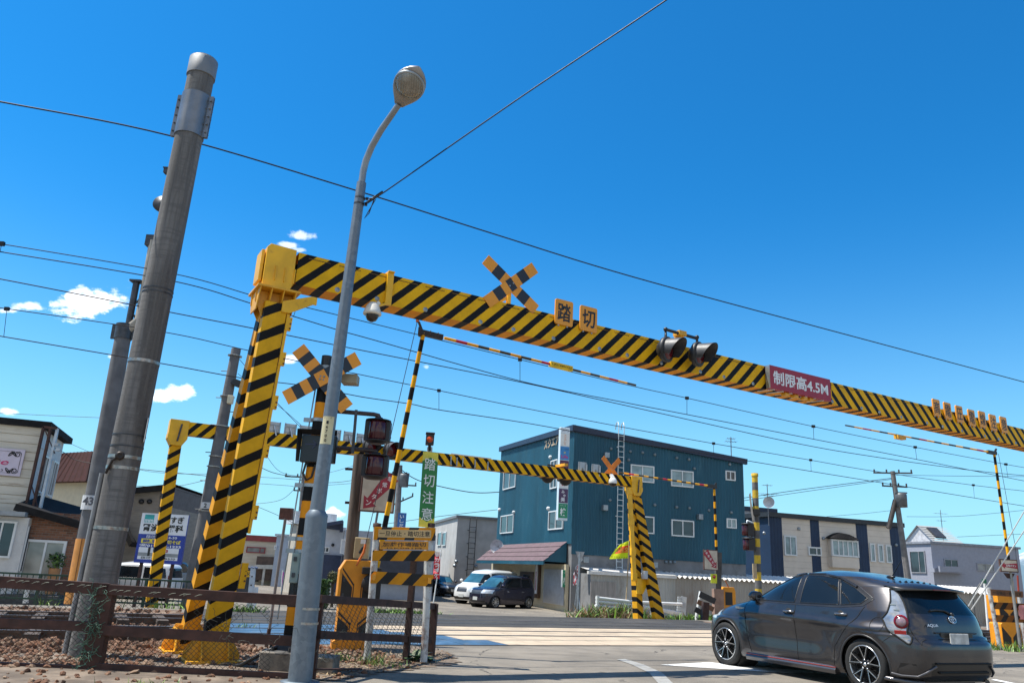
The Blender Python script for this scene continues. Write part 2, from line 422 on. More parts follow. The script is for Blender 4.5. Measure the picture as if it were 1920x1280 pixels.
hz_under = HAZ('beam_underside_bounce', (.86, .33, .01), period=.305, duty=.43, k=0, wear=.12)  # oranger than the front: light bounced off the road, painted into the colour
hz_col = HAZ('column_stripes', (.76, .4, .015), period=.315, duty=.4, k=.62, wear=.08)
a0 = HZ(550, 532, 4.6); a1 = HZ(1920, 838, 4.6)
BT = (a1 - a0).normalized(); BN = Vector((-BT.y, BT.x, 0))        # beam direction, and away from the camera
gb = G(394, 1240)
gan = thing('height_limit_gantry', 'yellow and black striped height limit gantry nearest the road crossing', 'gantry', gb)
FH, FD = .44, .34
mb = MB(); L0 = 0.0
split = (PL(1560, 745, a0, BT) - a0).dot(BT)
def beam_faces(mb, u0, u1, mf, mu, mt):
    q = lambda u, n, z: a0 + BT * u + BN * n + Z * z
    uv = lambda v0, v1: [(u0, v0), (u1, v0), (u1, v1), (u0, v1)]
    mb.poly([q(u0, 0, 0), q(u1, 0, 0), q(u1, 0, FH), q(u0, 0, FH)], mf, uv(0, FH))
    mb.poly([q(u1, FD, 0), q(u0, FD, 0), q(u0, FD, FH), q(u1, FD, FH)], mf, [(u1, 0), (u0, 0), (u0, FH), (u1, FH)])
    mb.poly([q(u0, FD, 0), q(u1, FD, 0), q(u1, 0, 0), q(u0, 0, 0)], mu, uv(0, 0))
    mb.poly([q(u0, 0, FH), q(u1, 0, FH), q(u1, FD, FH), q(u0, FD, FH)], mt, uv(FH, FH))
beam_faces(mb, .02, split, 0, 2, 3); beam_faces(mb, split, 19.5, 1, 2, 3)
ob = mb.build('beam', [hz_beam, hz_beam2, hz_under, yel], gan)
# dark seam near the top of the front, and bolts along the bottom
sm = MB()
for i in range(44):
    u = .3 + i * .42
    sm.box(a0 + BT * u + BN * -.003 + Z * (FH - .05), (.3, .006, .008), BT, BN, Z)
sm.build('seam', P('brown_seam', (.16, .09, .02), .7), gan)
for i in range(26):
    bo = MB()
    u = .42 + i * .72 + (.16 if i % 3 == 0 else 0)
    c = a0 + BT * u + Z * .055
    bo.lathe(c, -BN, [(0, .012), (.012, .012), (.016, .006), (.02, .003), (.034, .003), (.036, 0)], 10)
    bo.build('bolt', steel, gan)
# end casting at the left
en = MB()
e0 = a0 + BT * -.05
en.prism([(-.34, -.12), (.0, -.12), (.04, -.02), (.03, FH + .01), (-.3, FH + .02), (-.34, FH - .03)], e0 - BN * .035, BT, Z, FD + .07)
en.box(e0 + BT * -.37 + BN * .16 + Z * .17, (.04, .28, .42), BT, BN, Z)
for k in (-.2, -.08, .04): en.box(e0 - BN * .045 + BT * k + Z * .08, (.014, .025, .2), BT, BN, Z)
en.build('end_cap', yel, gan, bevel=.006)
sh = MB()
sh.box(e0 + BT * -.13 + BN * FD / 2 + Z * -.135, (.54, .56, .03), BT, BN, Z)
hd = e0 + BT * -.13 + BN * FD / 2
for n in (-.1, .14):
    sh.prism([(-.25, -.03), (.25, -.03), (.25, -.12), (.13, -.38), (-.13, -.38), (-.25, -.17)], hd + BN * n + Z * -.125 , BT, Z, .02)
for k in (-.22, -.08, .07, .22):
    sh.prism([(-.27, 0), (.27, 0), (.14, -.27), (-.14, -.27)], hd + BT * k + Z * -.15, BN, Z, .016)
sh.build('shoulder_bracket', yel2, gan, bevel=.004)
# legs: a broad front column and a strut behind it
topc = e0 + BT * -.13 + BN * .02 - Z * .3
lg = MB(); ft = Vector((gb.x, gb.y, 0)); fdir = (topc - ft).normalized()
lg.bar(ft + fdir * .15, topc, .16, .275, side=-BN)
lg.build('leg', hz_col, gan, bevel=.004)
lb = MB(); bb = G(346, 1222); btop = topc + BN * .2 - BT * .04
lb.bar(bb + Z * .1, btop, .24, .19, side=-BN)
o = lb.build('leg', HAZ('strut_stripes', (.74, .33, .015), period=.315, duty=.4, k=.62, wear=.08), gan, bevel=.004)
# base shoes with gussets
for c, r_ in ((ft, .3), (Vector((bb.x, bb.y, 0)), .27)):
    bs = MB(); bs.box(c + Z * .02, (r_ * 2.1, r_ * 2, .04), BT, BN, Z)
    bs.box(c + Z * .13, (.3, .26, .2), BT, BN, Z)
    for k in (-.12, .0, .12):
        bs.prism([(-r_, .04), (r_, .04), (r_, .1), (.14, .34), (-.14, .34), (-r_, .1)], c + BN * k, BT, Z, .014)
    for k in (-.15, .15):
        bs.prism([(-r_, .04), (r_, .04), (r_, .08), (.12, .3), (-.12, .3), (-r_, .08)], c + BT * k, BN, Z, .014)
    bs.build('base_shoe', yel2, gan, bevel=.003)
# hinge strip on the right of the column, with bolted plates
hs_ = MB(); sx = BT * .165 - BN * .05
hs_.bar(ft + fdir * 1.5 + sx, topc + sx - fdir * .12, .06, .035, side=BN)
for k in (1.0, 1.75, 2.5, 3.1, 3.65, 4.1):
    c = ft + fdir * k + sx + BT * .02 - BN * .02
    hs_.box(c, (.075, .05, .17 if k > 1.2 else .3), BT, BN, fdir)
    for j in (-.06, 0, .06): hs_.box(c - BN * .028 + Z * j + BT * .02, (.02, .012, .02), BT, BN, Z, m=1)
pp = topc + sx - BT * .05
hs_.prism([(-.05, -.12), (.05, -.12), (.34, .06), (.38, .06), (.38, .16), (.3, .16), (-.05, .02)], pp - BN * .04, BT, Z, .03)
hs_.build('hinge_strip', [yel, rust], gan, bevel=.003)
# upright bracket strap on the beam that carries the camera
bk = PL(728, 545, a0, BT); ub = (bk - a0).dot(BT); c = a0 + BT * ub
st_ = MB(); st_.box(c - BN * .025 + Z * .22, (.09, .05, .47), BT, BN, Z); st_.bar(c - BN * .02 + Z * .01, c - BN * .06 - BT * .22 - Z * .1, .06, .03); st_.box(c + BT * .0 + Z * (FH + .02) + BN * .02, (.09, .2, .02), BT, BN, Z)
st_.build('strap', yel, gan, bevel=.004)
# far end leg, beyond the right of the frame
fl = MB(); far_c = a0 + BT * 19.2 + BN * FD / 2
fl.bar(Vector((far_c.x, far_c.y, -.2)), far_c + Z * .02, .2, .33, side=-BN)
fl.build('leg', hz_col, gan)
# dome camera
cc = PL(698, 588, a0 - BN * .06, BT)
dc = thing('dome_camera', 'white dome security camera hanging under the near gantry beam', 'camera', cc)
mb = MB(); mb.lathe(cc, Z, [(0, .16), (.05, .155), (.085, .11), (.115, .03), (.125, 0), (.12, -.015), (.09, -.02)], 20); mb.tube([cc + Z * .1, cc + Z * .17 + BT * .08], .03); mb.build('housing', P('camera_white', (.66, .62, .54), .4), dc)
mb = MB(); mb.lathe(cc, -Z, [(.088, .01), (.085, .05), (.06, .095), (.02, .115), (0, .117)], 18); mb.build('dome', P('smoked_dome', (.03, .025, .022), .08), dc)
# crossbuck on the beam
def crossbuck(name, label, c, ax, ay, L, wd, mats, ang=(44, -46), bands=(.2, .2, .2), post=None, group=None, front_first=0):
    t = thing(name, label, 'crossing sign', c, 0, group)
    n = ax.cross(ay).normalized()
    for i, g in enumerate(ang):
        d = ax * math.cos(R(g)) + ay * math.sin(R(g)); e = n.cross(d)
        mb = MB(); off = n * (.012 * i)
        cuts = [-.5, -.32, -.165, -.055, .055, .165, .32, .5] if i == front_first else [-.5, -.32, -.165, .165, .32, .5]
        cols = [0, 1, 0, 1, 0, 1, 0] if i == front_first else [0, 1, 0, 1, 0]
        for a, b, m in zip(cuts, cuts[1:], cols):
            mb.box(c + off + d * (a + b) / 2 * L, ((b - a) * L, wd, .008), d, e, n, m=m)
        if i == 1:
            for j in (-.04, .04): mb.lathe(c + off + d * j + n * .004, n, [(.014, 0), (.012, .012), (0, .013)], 8, m=2)
        mb.build('board', mats, t)
    return t
ribbed = P('orange_reflector', (.8, .3, .012), .35, var=.08)
navy = P('black_reflector', (.012, .014, .022), .35, var=.15)
cc = PL(958, 534, a0, BT)
cb = crossbuck('crossbuck_sign', 'orange and black crossbuck sign standing on the near gantry beam', cc, BT, Z, 1.1, .19, [ribbed, navy, steel], ang=(-33, 43), front_first=1)
mb = MB(); mb.tube([cc + BN * .05, Vector((cc.x, cc.y, a0.z + FH)) + BN * .05 - Z * .03], .04, 10); mb.bar(Vector((cc.x, cc.y, a0.z + FH + .12)) + BN * .05, Vector((cc.x, cc.y, a0.z + FH)) - BT * .18 + BN * .05, .02, .05); mb.build('post', yel, cb)
# plate signs on the beam
def plate(s, px, py, w, h, label, group, mats=None, zback=.04, name='character_sign', cat='sign', legz=None, bold=.022):
    c = PL(px, py, a0 - BN * zback, BT)
    mb = MB(); r_ = .02
    mb.prism([(-w / 2 + r_, -h / 2), (w / 2 - r_, -h / 2), (w / 2, -h / 2 + r_), (w / 2, h / 2 - r_), (w / 2 - r_, h / 2), (-w / 2 + r_, h / 2), (-w / 2, h / 2 - r_), (-w / 2, -h / 2 + r_)], c, BT, Z, .025)
    mb.text(s, c - BN * .003, BT, Z, h * .72, w * .76, 1, bold)
    zb = c.z - h / 2
    for k in (-.25, .25):
        p = c + BT * w * k + BN * .03; mb.bar(Vector((p.x, p.y, c.z)), Vector((p.x, p.y, min(zb, a0.z + FH) - .02)), .025, .025, m=2)
        mb.bar(Vector((p.x, p.y, a0.z + FH + .02)), Vector((p.x, p.y, a0.z + FH + .02)) + BN * .15, .02, .02, m=2)
    return single(name, label, cat, mb, mats or [orgp, blackl, steel], c, group)
plate('踏', 1058, 586, .33, .41, 'square orange sign reading 踏 on the near gantry beam', 'characters of the crossing sign on the beam', bold=.018)
plate('切', 1104, 598, .33, .41, 'square orange sign reading 切 on the near gantry beam', 'characters of the crossing sign on the beam', bold=.018)
for s, px, py in zip('高電圧電線注意', (1756.5, 1777.5, 1799.5, 1822.5, 1842.5, 1862.5, 1882.5), (764, 770, 776, 783, 786, 792, 796)):
    second = ' second' if px > 1810 else ' first' if s == '電' else ''
    plate(s, px, py, .255 if px < 1850 else .265, .37, 'small orange plate reading %s in the high voltage row on the beam%s' % (s, ',' + second + ' of two such' if second else ''), 'characters of the high voltage warning', bold=.008)
# red height limit sign
c = PL(1501, 719, a0 - BN * .13, BT)
t = thing('height_limit_sign', 'red sign with white lettering 制限高4.5M on the near gantry beam', 'sign', c)
pl_ = PL(1443, 690, a0 - BN * .13, BT); pr_ = PL(1559, 750, a0 - BN * .13, BT); ww = (pr_ - pl_).dot(BT); cx = (pl_ + pr_) / 2; hgt = .43; c = Vector((cx.x, cx.y, a0.z + .22))
mb = MB(); mb.box(c + BN * .05, (ww, .1, hgt), BT, BN, Z, m=0, ms={'-x': 2, '+x': 2, '+z': 2})
mb.text('制限高4.5M', c - BN * .003, BT, Z, hgt * .6, ww * .9, 1, .022); mb.build('panel', [red, whitel, steel], t)
mb = MB()
for k in (-.42, -.28, -.14, .1, .24, .38):
    p = c + BT * ww * k - Z * (hgt / 2 + .005) + BN * .02; mb.bar(p, p + BN * .3 - BT * .12, .02, .02, m=0)
for k in (-.2, -.05, .1, .2): mb.box(c + BT * ww * k - Z * (hgt / 2 + .03) + BN * .1, (.1, .1, .05), BT, BN, Z, m=1)
mb.build('bracket', [white, yel2], t)
# twin flashing lights
lens_r = P('red_lens', (.09, .004, .008), .12, var=.3); hood_m = P('grey_hood', (.05, .05, .052), .5, var=.25, scale=8)
back_m = P('black_backplate', (.018, .018, .02), .5)
def signal_lamp(parent, c, n, r=.17, sub=None):
    """round crossing lamp facing n with a long hood"""
    mb = MB(); mb.lathe(c - n * .1, n, [(0, -.08), (r * .7, -.06), (r * .98, .0), (r * 1.22, .02), (r * 1.3, .06), (r * 1.3, .1), (r * 1.16, .11), (r * 1.02, .11)], 24)
    hs = mb.build('lamp_body', back_m, parent)
    mb = MB(); mb.lathe(c, n, [(r * 1.05, .0), (r * .9, .015), (r * .5, .03), (0, .035)], 24); mb.build('lens', lens_r, hs)
    up_ = (Z - n * n.z).normalized(); i0 = 0
    mb = MB(); k = 26; side = n.cross(up_)
    for rr, flip in ((r * 1.12, 0), (r * 1.06, 1)):
        pts = []
        for j in range(k + 1):
            g = -2.15 + 4.3 * j / k; d = up_ * math.cos(g) + side * math.sin(g); ln = .05 + .24 * max(0, .55 + .45 * math.cos(g))
            pts.append((c + d * rr, c + d * rr * 1.02 + n * ln))
        for (p0, p1), (q0, q1) in zip(pts, pts[1:]): mb.poly([p0, q0, q1, p1] if not flip else [p1, q1, q0, p0], 0, sm=True)
    mb.build('hood', hood_m, hs)
FN = -BN
l1 = PL(1253, 655, a0 - BN * .24, BT); l2 = PL(1312, 664, a0 - BN * .24, BT)
t = thing('crossing_lights', 'pair of hooded red crossing lights mounted on the near gantry beam', 'signal light', (l1 + l2) / 2, 0)
aim = (FN * .93 + BT * .36 - Z * .1).normalized()
for c in (l1, l2): signal_lamp(t, c, aim, .165)
mb = MB(); zt_ = l1.z + .36
mb.tube([l1 + Z * .2 + BN * .06, Vector((l1.x, l1.y, zt_)) + BN * .06, Vector((l2.x, l2.y, zt_ - .02)) + BN * .06, l2 + Z * .2 + BN * .06], .028, 10)
for c in (l1, l2): mb.ball(Vector((c.x, c.y, zt_)) + BN * .06, .04, 10)
mb.build('arm', blackp, t)
mb = MB(); m_ = (l1 + l2) / 2; mb.box(Vector((m_.x, m_.y, zt_)) + BN * .1, (.16, .16, .08), BT, BN, Z); mb.bar(Vector((m_.x, m_.y, zt_)) + BN * .1, Vector((m_.x, m_.y, a0.z + FH)) + BN * .3, .06, .06); mb.build('clamp', yel2, t)
# ------------------------------------------------------------------ track bed, rails, dirt on the left
def stones(name, region, count, r0, r1, mat, seed, lift=.02):
    rnd = random.Random(seed); mb_v = []; mb_f = []
    ph = (1 + 5 ** .5) / 2
    ico = [Vector(v).normalized() for v in ((-1, ph, 0), (1, ph, 0), (-1, -ph, 0), (1, -ph, 0), (0, -1, ph), (0, 1, ph), (0, -1, -ph), (0, 1, -ph), (ph, 0, -1), (ph, 0, 1), (-ph, 0, -1), (-ph, 0, 1))]
    fc = ((0, 11, 5), (0, 5, 1), (0, 1, 7), (0, 7, 10), (0, 10, 11), (1, 5, 9), (5, 11, 4), (11, 10, 2), (10, 7, 6), (7, 1, 8), (3, 9, 4), (3, 4, 2), (3, 2, 6), (3, 6, 8), (3, 8, 9), (4, 9, 5), (2, 4, 11), (6, 2, 10), (8, 6, 7), (9, 8, 1))
    shapes = []
    for k in range(14):
        sc = (rnd.uniform(.7, 1.3), rnd.uniform(.6, 1.1), rnd.uniform(.45, .85)); rot = Matrix.Rotation(rnd.uniform(0, 6.28), 3, Vector((rnd.random(), rnd.random(), rnd.random())).normalized())
        shapes.append([rot @ Vector((v.x * sc[0], v.y * sc[1], v.z * sc[2])) * rnd.uniform(.78, 1.15) for v in ico])
    for i in range(count):
        p = region(rnd)
        if p is None: continue
        sh = rnd.choice(shapes); r = rnd.uniform(r0 * .7, r1) * (1.6 if rnd.random() < .1 else 1); a = rnd.uniform(0, 6.28); ca, sa = math.cos(a), math.sin(a); b0 = len(mb_v)
        z = zt(p[0], p[1]) + lift * rnd.random()
        mb_v += [(p[0] + (v.x * ca - v.y * sa) * r, p[1] + (v.x * sa + v.y * ca) * r, z + v.z * r) for v in sh]
        mb_f += [(a_ + b0, b_ + b0, c_ + b0) for a_, b_, c_ in fc]
    me = bpy.data.meshes.new(name); me.from_pydata(mb_v, [], mb_f); me.materials.append(mat); me.update()
    o = bpy.data.objects.new(name, me); COL.objects.link(o); o['kind'] = 'stuff'; W[o.name] = Matrix(); return o
def stone_mat(name, cols):
    m, nt, b = _mat(name); g = nd(nt, 'ShaderNodeNewGeometry').outputs['Random Per Island']; tc = nd(nt, 'ShaderNodeTexCoord').outputs['Object']
    cr = nt.nodes.new('ShaderNodeValToRGB'); nt.links.new(g, cr.inputs[0]); el = cr.color_ramp.elements
    while len(el) < len(cols): el.new(.5)
    for i, c in enumerate(cols): el[i].position = i / (len(cols) - 1); el[i].color = (*c, 1)
    n = noise(nt, tc, 45, 4, .7)
    nt.links.new(mixc(nt, math_n(nt, 'MULTIPLY', ramp(nt, n, .35, .7), .5), cr.outputs[0], tuple(c * .6 for c in cols[len(cols) // 2])), b.inputs['Base Color']); b.inputs['Roughness'].default_value = .9
    bumpn(nt, b, noise(nt, tc, 120, 3), .4, .006); return m
bal = stone_mat('ballast_stone', [(.06, .027, .014), (.19, .085, .042), (.26, .145, .085), (.13, .055, .026), (.34, .235, .155), (.09, .05, .03), (.22, .095, .045)])
bed = P('brown_earth', (.13, .082, .055), .95, var=.35, scale=2.2, bump=.6, bscale=30, dirt=((.26, .2, .14), .5, 1.5))
soil = P('dry_soil', (.17, .13, .095), .95, var=.35, scale=2.5, bump=.6, bscale=35, dirt=((.09, .065, .045), .6, 2.2))
def sheet_grid(name, q0, q1, s0, s1, step, mat, dz, keep=None):
    mb = MB(); nq, ns = int((q1 - q0) / step), int((s1 - s0) / step)
    for i in range(nq):
        for j in range(ns):
            c = [(q0 + (q1 - q0) * (i + a) / nq, s0 + (s1 - s0) * (j + b) / ns) for a, b in ((0, 0), (1, 0), (1, 1), (0, 1))]
            ps = [QS(*k) for k in c]
            if keep and not keep(sum(p.x for p in ps) / 4, sum(p.y for p in ps) / 4): continue
            mb.poly([(p.x, p.y, zt(p.x, p.y) + dz) for p in ps], sm=True)
    return struct(name, mb, mat)
edge_pts = [G(*p) for p in ((-60, 1330), (400, 1330), (600, 1279), (740, 1258), (860, 1243), (838, 1222), (812, 1214))]
def in_dirt(x, y):
    s, q = sq(x, y)
    if s > 12.35: return False
    # left of the pavement edge
    for a, b in zip(edge_pts, edge_pts[1:]):
        if (b.x - a.x) * (y - a.y) - (b.y - a.y) * (x - a.x) < 0 and min(a.x, b.x) - .01 <= x <= max(a.x, b.x) + .01: return False
    return x < edge_pts[4].x
sheet_grid('dirt_verge', -16, 6.2, 3, 12.3, .14, soil, .008, in_dirt)
sheet_grid('track_bed', -70, 2.5, 12.3, 19.5, .8, bed, .01)
sheet_grid('track_bed_right', 17.8, 60, 12.3, 19.5, .8, bed, .01)
def reg_l(r):
    q = 2.5 - 17 * r.random() ** 1.15; s = r.uniform(11.2, 19.4)
    return QS(q, s)
stones('ballast', reg_l, 15000, .028, .055, bal, 3, .035)
def reg_n(r):
    q = r.uniform(-7.5, 4.2); s = r.uniform(7.6, 12)
    p = QS(q, s)
    return p if in_dirt(p.x, p.y) and (r.random() < .16 or s > 9.9) else None
stones('loose_stones', reg_n, 9000, .02, .045, bal, 4)
stones('ballast_right', lambda r: QS(17.9 + 8 * r.random(), r.uniform(12.4, 19.2)), 3500, .03, .055, bal, 5, .03)
railm = P('rail_steel', (.10, .065, .05), .5, .5, var=.3, scale=8); railtop = P('rail_head', (.2, .2, .205), .4, .7, var=.15)
def rail(name, pts, ztop, label, group):
    mb = MB()
    for a, b in zip(pts, pts[1:]):
        d = (b - a).normalized(); n = Vector((-d.y, d.x, 0))
        for w_, z0, z1, m in ((.065, ztop - .04, ztop, 0), (.018, ztop - .12, ztop - .04, 0), (.125, ztop - .145, ztop - .12, 0)):
            p = [Vector((q_.x, q_.y, 0)) for q_ in (a, b)]
            c = (p[0] + p[1]) / 2; c.z = (z0 + z1) / 2; mb.box(c, ((b - a).length + .002, w_, z1 - z0), d, n, Z, m, {'+z': 1} if z1 == ztop else None)
    return single(name, label, 'rail', mb, [railm, railtop], Vector((pts[0].x, pts[0].y, ztop - .145)), group)
def rail_path(ytop, dy):
    """curving rail traced through the crossing"""
    out = []
    for q in [-45, -30, -20, -14, -10, -7, -4.5, -2, 1, 4, 8, 13, 18, 26, 40, 60]:
        bend = -.0105 * max(0, 6 - q) ** 2 * (1 if q > -14 else 1)
        bend = max(bend, -.35 * (6 - q) + 1.9) if q < -10 else bend
        p = QS(q, ytop) + N * 0
        out.append(QS(q, ytop - bend * .32 + dy))
    return out
for i, (s, lab) in enumerate(((14.0, 'rusty rail closest to the fence, running through the ballast'), (15.05, 'second rusty rail from the fence, far rail of the near track'), (17.0, 'third rusty rail from the fence, near rail of the far track'), (18.05, 'fourth rusty rail, farthest from the fence'))):
    rail('rail', rail_path(s, 0), .012, lab, 'rails through the crossing')
# sleepers on the left
slm = P('sleeper_timber', (.07, .05, .038), .9, var=.35, scale=3, bump=.4, bscale=40, st=(1, 6, 6))
sp_ = None
for i in range(22):
    for s in (14.52, 17.52):
        q = 1.9 - i * .68; pp = [p for p in rail_path(s, 0)]; qs = [-45, -30, -20, -14, -10, -7, -4.5, -2, 1, 4, 8, 13, 18, 26, 40, 60]
        k = max(j for j in range(len(qs) - 1) if qs[j] <= q); f = (q - qs[k]) / (qs[k + 1] - qs[k]); c = pp[k].lerp(pp[k + 1], f); d = (pp[k + 1] - pp[k]).normalized()
        if sp_ is None:
            mb = MB(); mb.box((0, 0, -.05), (.2, 1.9, .12)); sp_ = single('sleeper', 'dark timber sleeper half buried in ballast under the rails', 'sleeper', mb, slm, (0, 0, -.1), 'sleepers under the rails'); o = sp_
        else: o = sp_.copy(); COL.objects.link(o); W[o.name] = Matrix()
        o.location = (c.x, c.y, -.12); o.rotation_euler = (0, 0, math.atan2(d.y, d.x))
# ------------------------------------------------------------------ crossing surface
plank = P('crossing_plank', (.045, .085, .15), .36, var=.3, scale=1.5, st=(3, .6, 1), dirt=((.2, .17, .13), .35, 2), bump=.15, bscale=20)
conc = P('crossing_concrete', (.45, .355, .25), .85, var=.14, scale=1.5, dirt=((.2, .16, .12), .35, 1.1), bump=.2, bscale=25)
dark_as = asphalt('dark_asphalt', (.04, .039, .038), (.07, .066, .062), .9, patch=.9)
def slabs(name, qa, qb, s0, s1, mat, L, gap, dz):
    mb = MB(); q = qa
    while q < qb - .01:
        e = min(q + L, qb)
        mb.poly([QS(q + gap, s0, dz), QS(e - gap, s0, dz), QS(e - gap, s1, dz), QS(q + gap, s1, dz)]); q = e
    return struct(name, mb, mat)
slot = P('flange_slot', (.02, .019, .018), .9)
strip('crossing_base', 2.6, 17.6, 12.2, 19.5, slot, .004)
bands = ((12.25, 13.93), (14.11, 14.98), (15.16, 16.05))
for i, (s0, s1) in enumerate(bands):
    for j in range(2):
        a, b = s0 + (s1 - s0) * j / 2 + .012, s0 + (s1 - s0) * (j + 1) / 2 - .012
        k = 6.0 + (12.25 - a) * -.62
        slabs('crossing_planks', 2.65, 6.9 - (a - 12.2) * .55, a, b, plank, 1.7, .006, .008)
        slabs('crossing_panels', 6.9 - (a - 12.2) * .55, 17.55, a, b, conc, 2.1, .006, .008)
strip('crossing_asphalt', 2.65, 17.55, 16.1, 16.93, dark_as, .008, 3); strip('crossing_asphalt', 2.65, 17.55, 17.11, 17.98, dark_as, .008, 3); strip('crossing_asphalt', 2.65, 17.55, 18.16, 19.45, dark_as, .008, 3)
mb = MB(); c0, c1_ = QS(2.6, 19.5), QS(2.6, 26)
road_far = P('far_road', (.2, .185, .165), .85, var=.15, scale=1.2)
strip('far_asphalt', 2.7, 18, 19.52, 20.1, dark_as, .006, 4)
# edge line, stop block and worn marks on the near road
roadwhite = P('road_paint', (.7, .69, .66), .7, var=.1, dirt=((.2, .19, .17), .5, 6))
worn = P('worn_line', (.36, .35, .32), .8, var=.2, dirt=((.2, .19, .17), .8, 4))
sheet('stop_line', [G(*p) for p in ((1238, 1246), (1330, 1241), (1560, 1262), (1480, 1262))], roadwhite, .006)
mb = MB(); pts = [(1160, 1236), (1190, 1246), (1222, 1262), (1246, 1290), (1268, 1330)]; L = [G(x_ - 4, y_) for x_, y_ in pts]; Rr = [G(x_ + 12 + i * 4, y_ - 1) for i, (x_, y_) in enumerate(pts)]
for i in range(4): mb.poly([L[i] + Z * .006, Rr[i] + Z * .006, Rr[i + 1] + Z * .006, L[i + 1] + Z * .006])
struct('edge_line', mb, worn)
sheet('lane_line', [G(*p) for p in ((1858, 1274), (1866, 1273), (1960, 1292), (1950, 1293))], roadwhite, .006)
# ------------------------------------------------------------------ rusty chain link fence
fx = G(590, 1275); FDIR = Vector((1, .03, 0)).normalized(); FNn = Vector((-FDIR.y, FDIR.x, 0))
F = lambda px, py: PL(px, py, fx, FDIR)
fe = G(812, 1228); FD2 = (Vector((fe.x, fe.y, 0)) - Vector((fx.x, fx.y, 0))).normalized(); FN2 = Vector((-FD2.y, FD2.x, 0))
F2 = lambda px, py: PL(px, py, fx, FD2)
fen = thing('chain_link_fence', 'rusty brown railed fence with torn green chain link along the track', 'fence', (fx.x - 3, fx.y, 0))
rusty = P('rusty_brown_steel', (.062, .026, .018), .78, var=.4, scale=5, bump=.25, bscale=70, dirt=((.05, .025, .018), .5, 9))
rusty2 = P('dark_rusty_steel', (.045, .02, .015), .8, var=.4, scale=6, bump=.25, bscale=70)
for p0, p1, h in (((-60, 1086), (205, 1104), .135), ((-60, 1164), (182, 1174), .11), ((-60, 1246), (168, 1256), .1),
                  ((195, 1104), (592, 1127), .12), ((188, 1180), (592, 1203), .115), ((180, 1251), (590, 1272), .105)):
    a, b = F(*p0), F(*p1); mb = MB(); mb.bar(a, b, h * .88, .05, side=Z); mb.box((a + b) / 2 - Z * h * .42 + FNn * .03, ((b - a).length, .06, .008), (b - a).normalized(), FNn, Z)
    mb.build('rail', rusty, fen, bevel=.003)
for px, yt, yb, w_ in ((197, 1094, 1330, .2), (592, 1118, 1276, .15)):
    a, b = F(px, yt), F(px - (10 if px > 400 else 30), yb); mb = MB(); b.x, b.y = a.x, a.y; b.z = min(b.z, -.02) if px > 400 else -.4
    mb.box((a + b) / 2, (w_, .012, a.z - b.z), FDIR, FNn, Z); mb.box((a + b) / 2 + FDIR * (w_ / 2) - FNn * -.05, (.012, .1, a.z - b.z), FDIR, FNn, Z); mb.box((a + b) / 2 - FDIR * (w_ / 2) + FNn * .05, (.012, .1, a.z - b.z), FDIR, FNn, Z)
    mb.build('post', rusty, fen, bevel=.002)
for p0, p1, h in (((600, 1122), (816, 1136), .1), ((598, 1189), (806, 1199), .1), ((592, 1254), (676, 1253), .02)):
    a, b = F2(*p0), F2(*p1); mb = MB(); mb.bar(a, b, h * .85, .05, side=Z); mb.build('rail', rusty2 if h > .05 else rusty, fen, bevel=.003)
for px, yt, yb, w_ in ((815, 1131, 1229, .1), (777, 1040, 1226, .08)):
    a = F2(px, yt); mb = MB(); mb.box(Vector((a.x, a.y, a.z / 2 - .05)), (.06, w_, a.z + .1), FD2, FN2, Z); mb.build('post', rusty2, fen, bevel=.003)
# woven wire, each panel its own mesh
def chain(mb, fn, x0, x1, ytop, ybot, n, cell, r, seed, holes=()):
    rnd = random.Random(seed); a, b = fn(x0, ytop(x0)), fn(x1, ytop(x1)); c, d = fn(x0, ybot(x0)), fn(x1, ybot(x1))
    Lx = (b - a).length; Hh = (a - c).length; nx = int(Lx / cell); ny = int(Hh / cell)
    nrm = (b - a).cross(Z).normalized()
    jit = {}
    def pt(i, j):
        if (i, j) not in jit:
            u, v = i / (2 * nx), j / (2 * ny)
            p = (a * (1 - u) + b * u) * (1 - v) + (c * (1 - u) + d * u) * v
            sag = .02 * math.sin(i * .35 + j * .2) + rnd.uniform(-.006, .006)
            jit[i, j] = p + nrm * (.012 * (1 if (i // 1 + j) % 4 < 2 else -1) + sag * .4 - .035) + Vector((rnd.uniform(-.004, .004), 0, rnd.uniform(-.004, .004)))
        return jit[i, j]
    for st in range(-2 * ny, 2 * nx + 1, 2):
        for sg in (1, -1):
            path = []
            for j in range(0, 2 * ny + 1):
                i = st + j if sg > 0 else st + 2 * ny - j
                ok = 0 <= i <= 2 * nx
                if ok:
                    u, v = i / (2 * nx), j / (2 * ny)
                    for hx, hy, hr in holes:
                        if ((u - hx) * Lx) ** 2 + ((v - hy) * Hh) ** 2 < hr * hr: ok = False
                if ok: path.append(pt(i, j))
                else:
                    if len(path) > 1: mb.tube(path, r, 4, 0, False)
                    path = []
            if len(path) > 1: mb.tube(path, r, 4, 0, False)
wirem = P('fence_wire', (.055, .06, .05), .6, .3, var=.4, scale=3)
greenw = P('green_wire', (.05, .13, .085), .5, var=.35, scale=4)
for nm, fn, x0, x1, yt, yb, cell, seed, holes in (
        ('wire_mesh', F, -40, 190, lambda x: 1083 + (x + 60) * .068, lambda x: 1330, .062, 1, ()),
        ('wire_mesh', F, 196, 505, lambda x: (1104 if x < 300 else 1104 + (x - 300) * .16), lambda x: 1310, .06, 2, ((.42, .12, .2), (.9, .3, .22), (.68, .08, .17))),
        ('wire_mesh', F2, 604, 812, lambda x: 1128 + (x - 604) * .05, lambda x: 1243 - (x - 604) * .06, .062, 3, ((.1, .72, .16),))):
    mb = MB(); chain(mb, fn, x0, x1, yt, yb, 0, cell, .0022, seed, holes); mb.build(nm, wirem, fen)
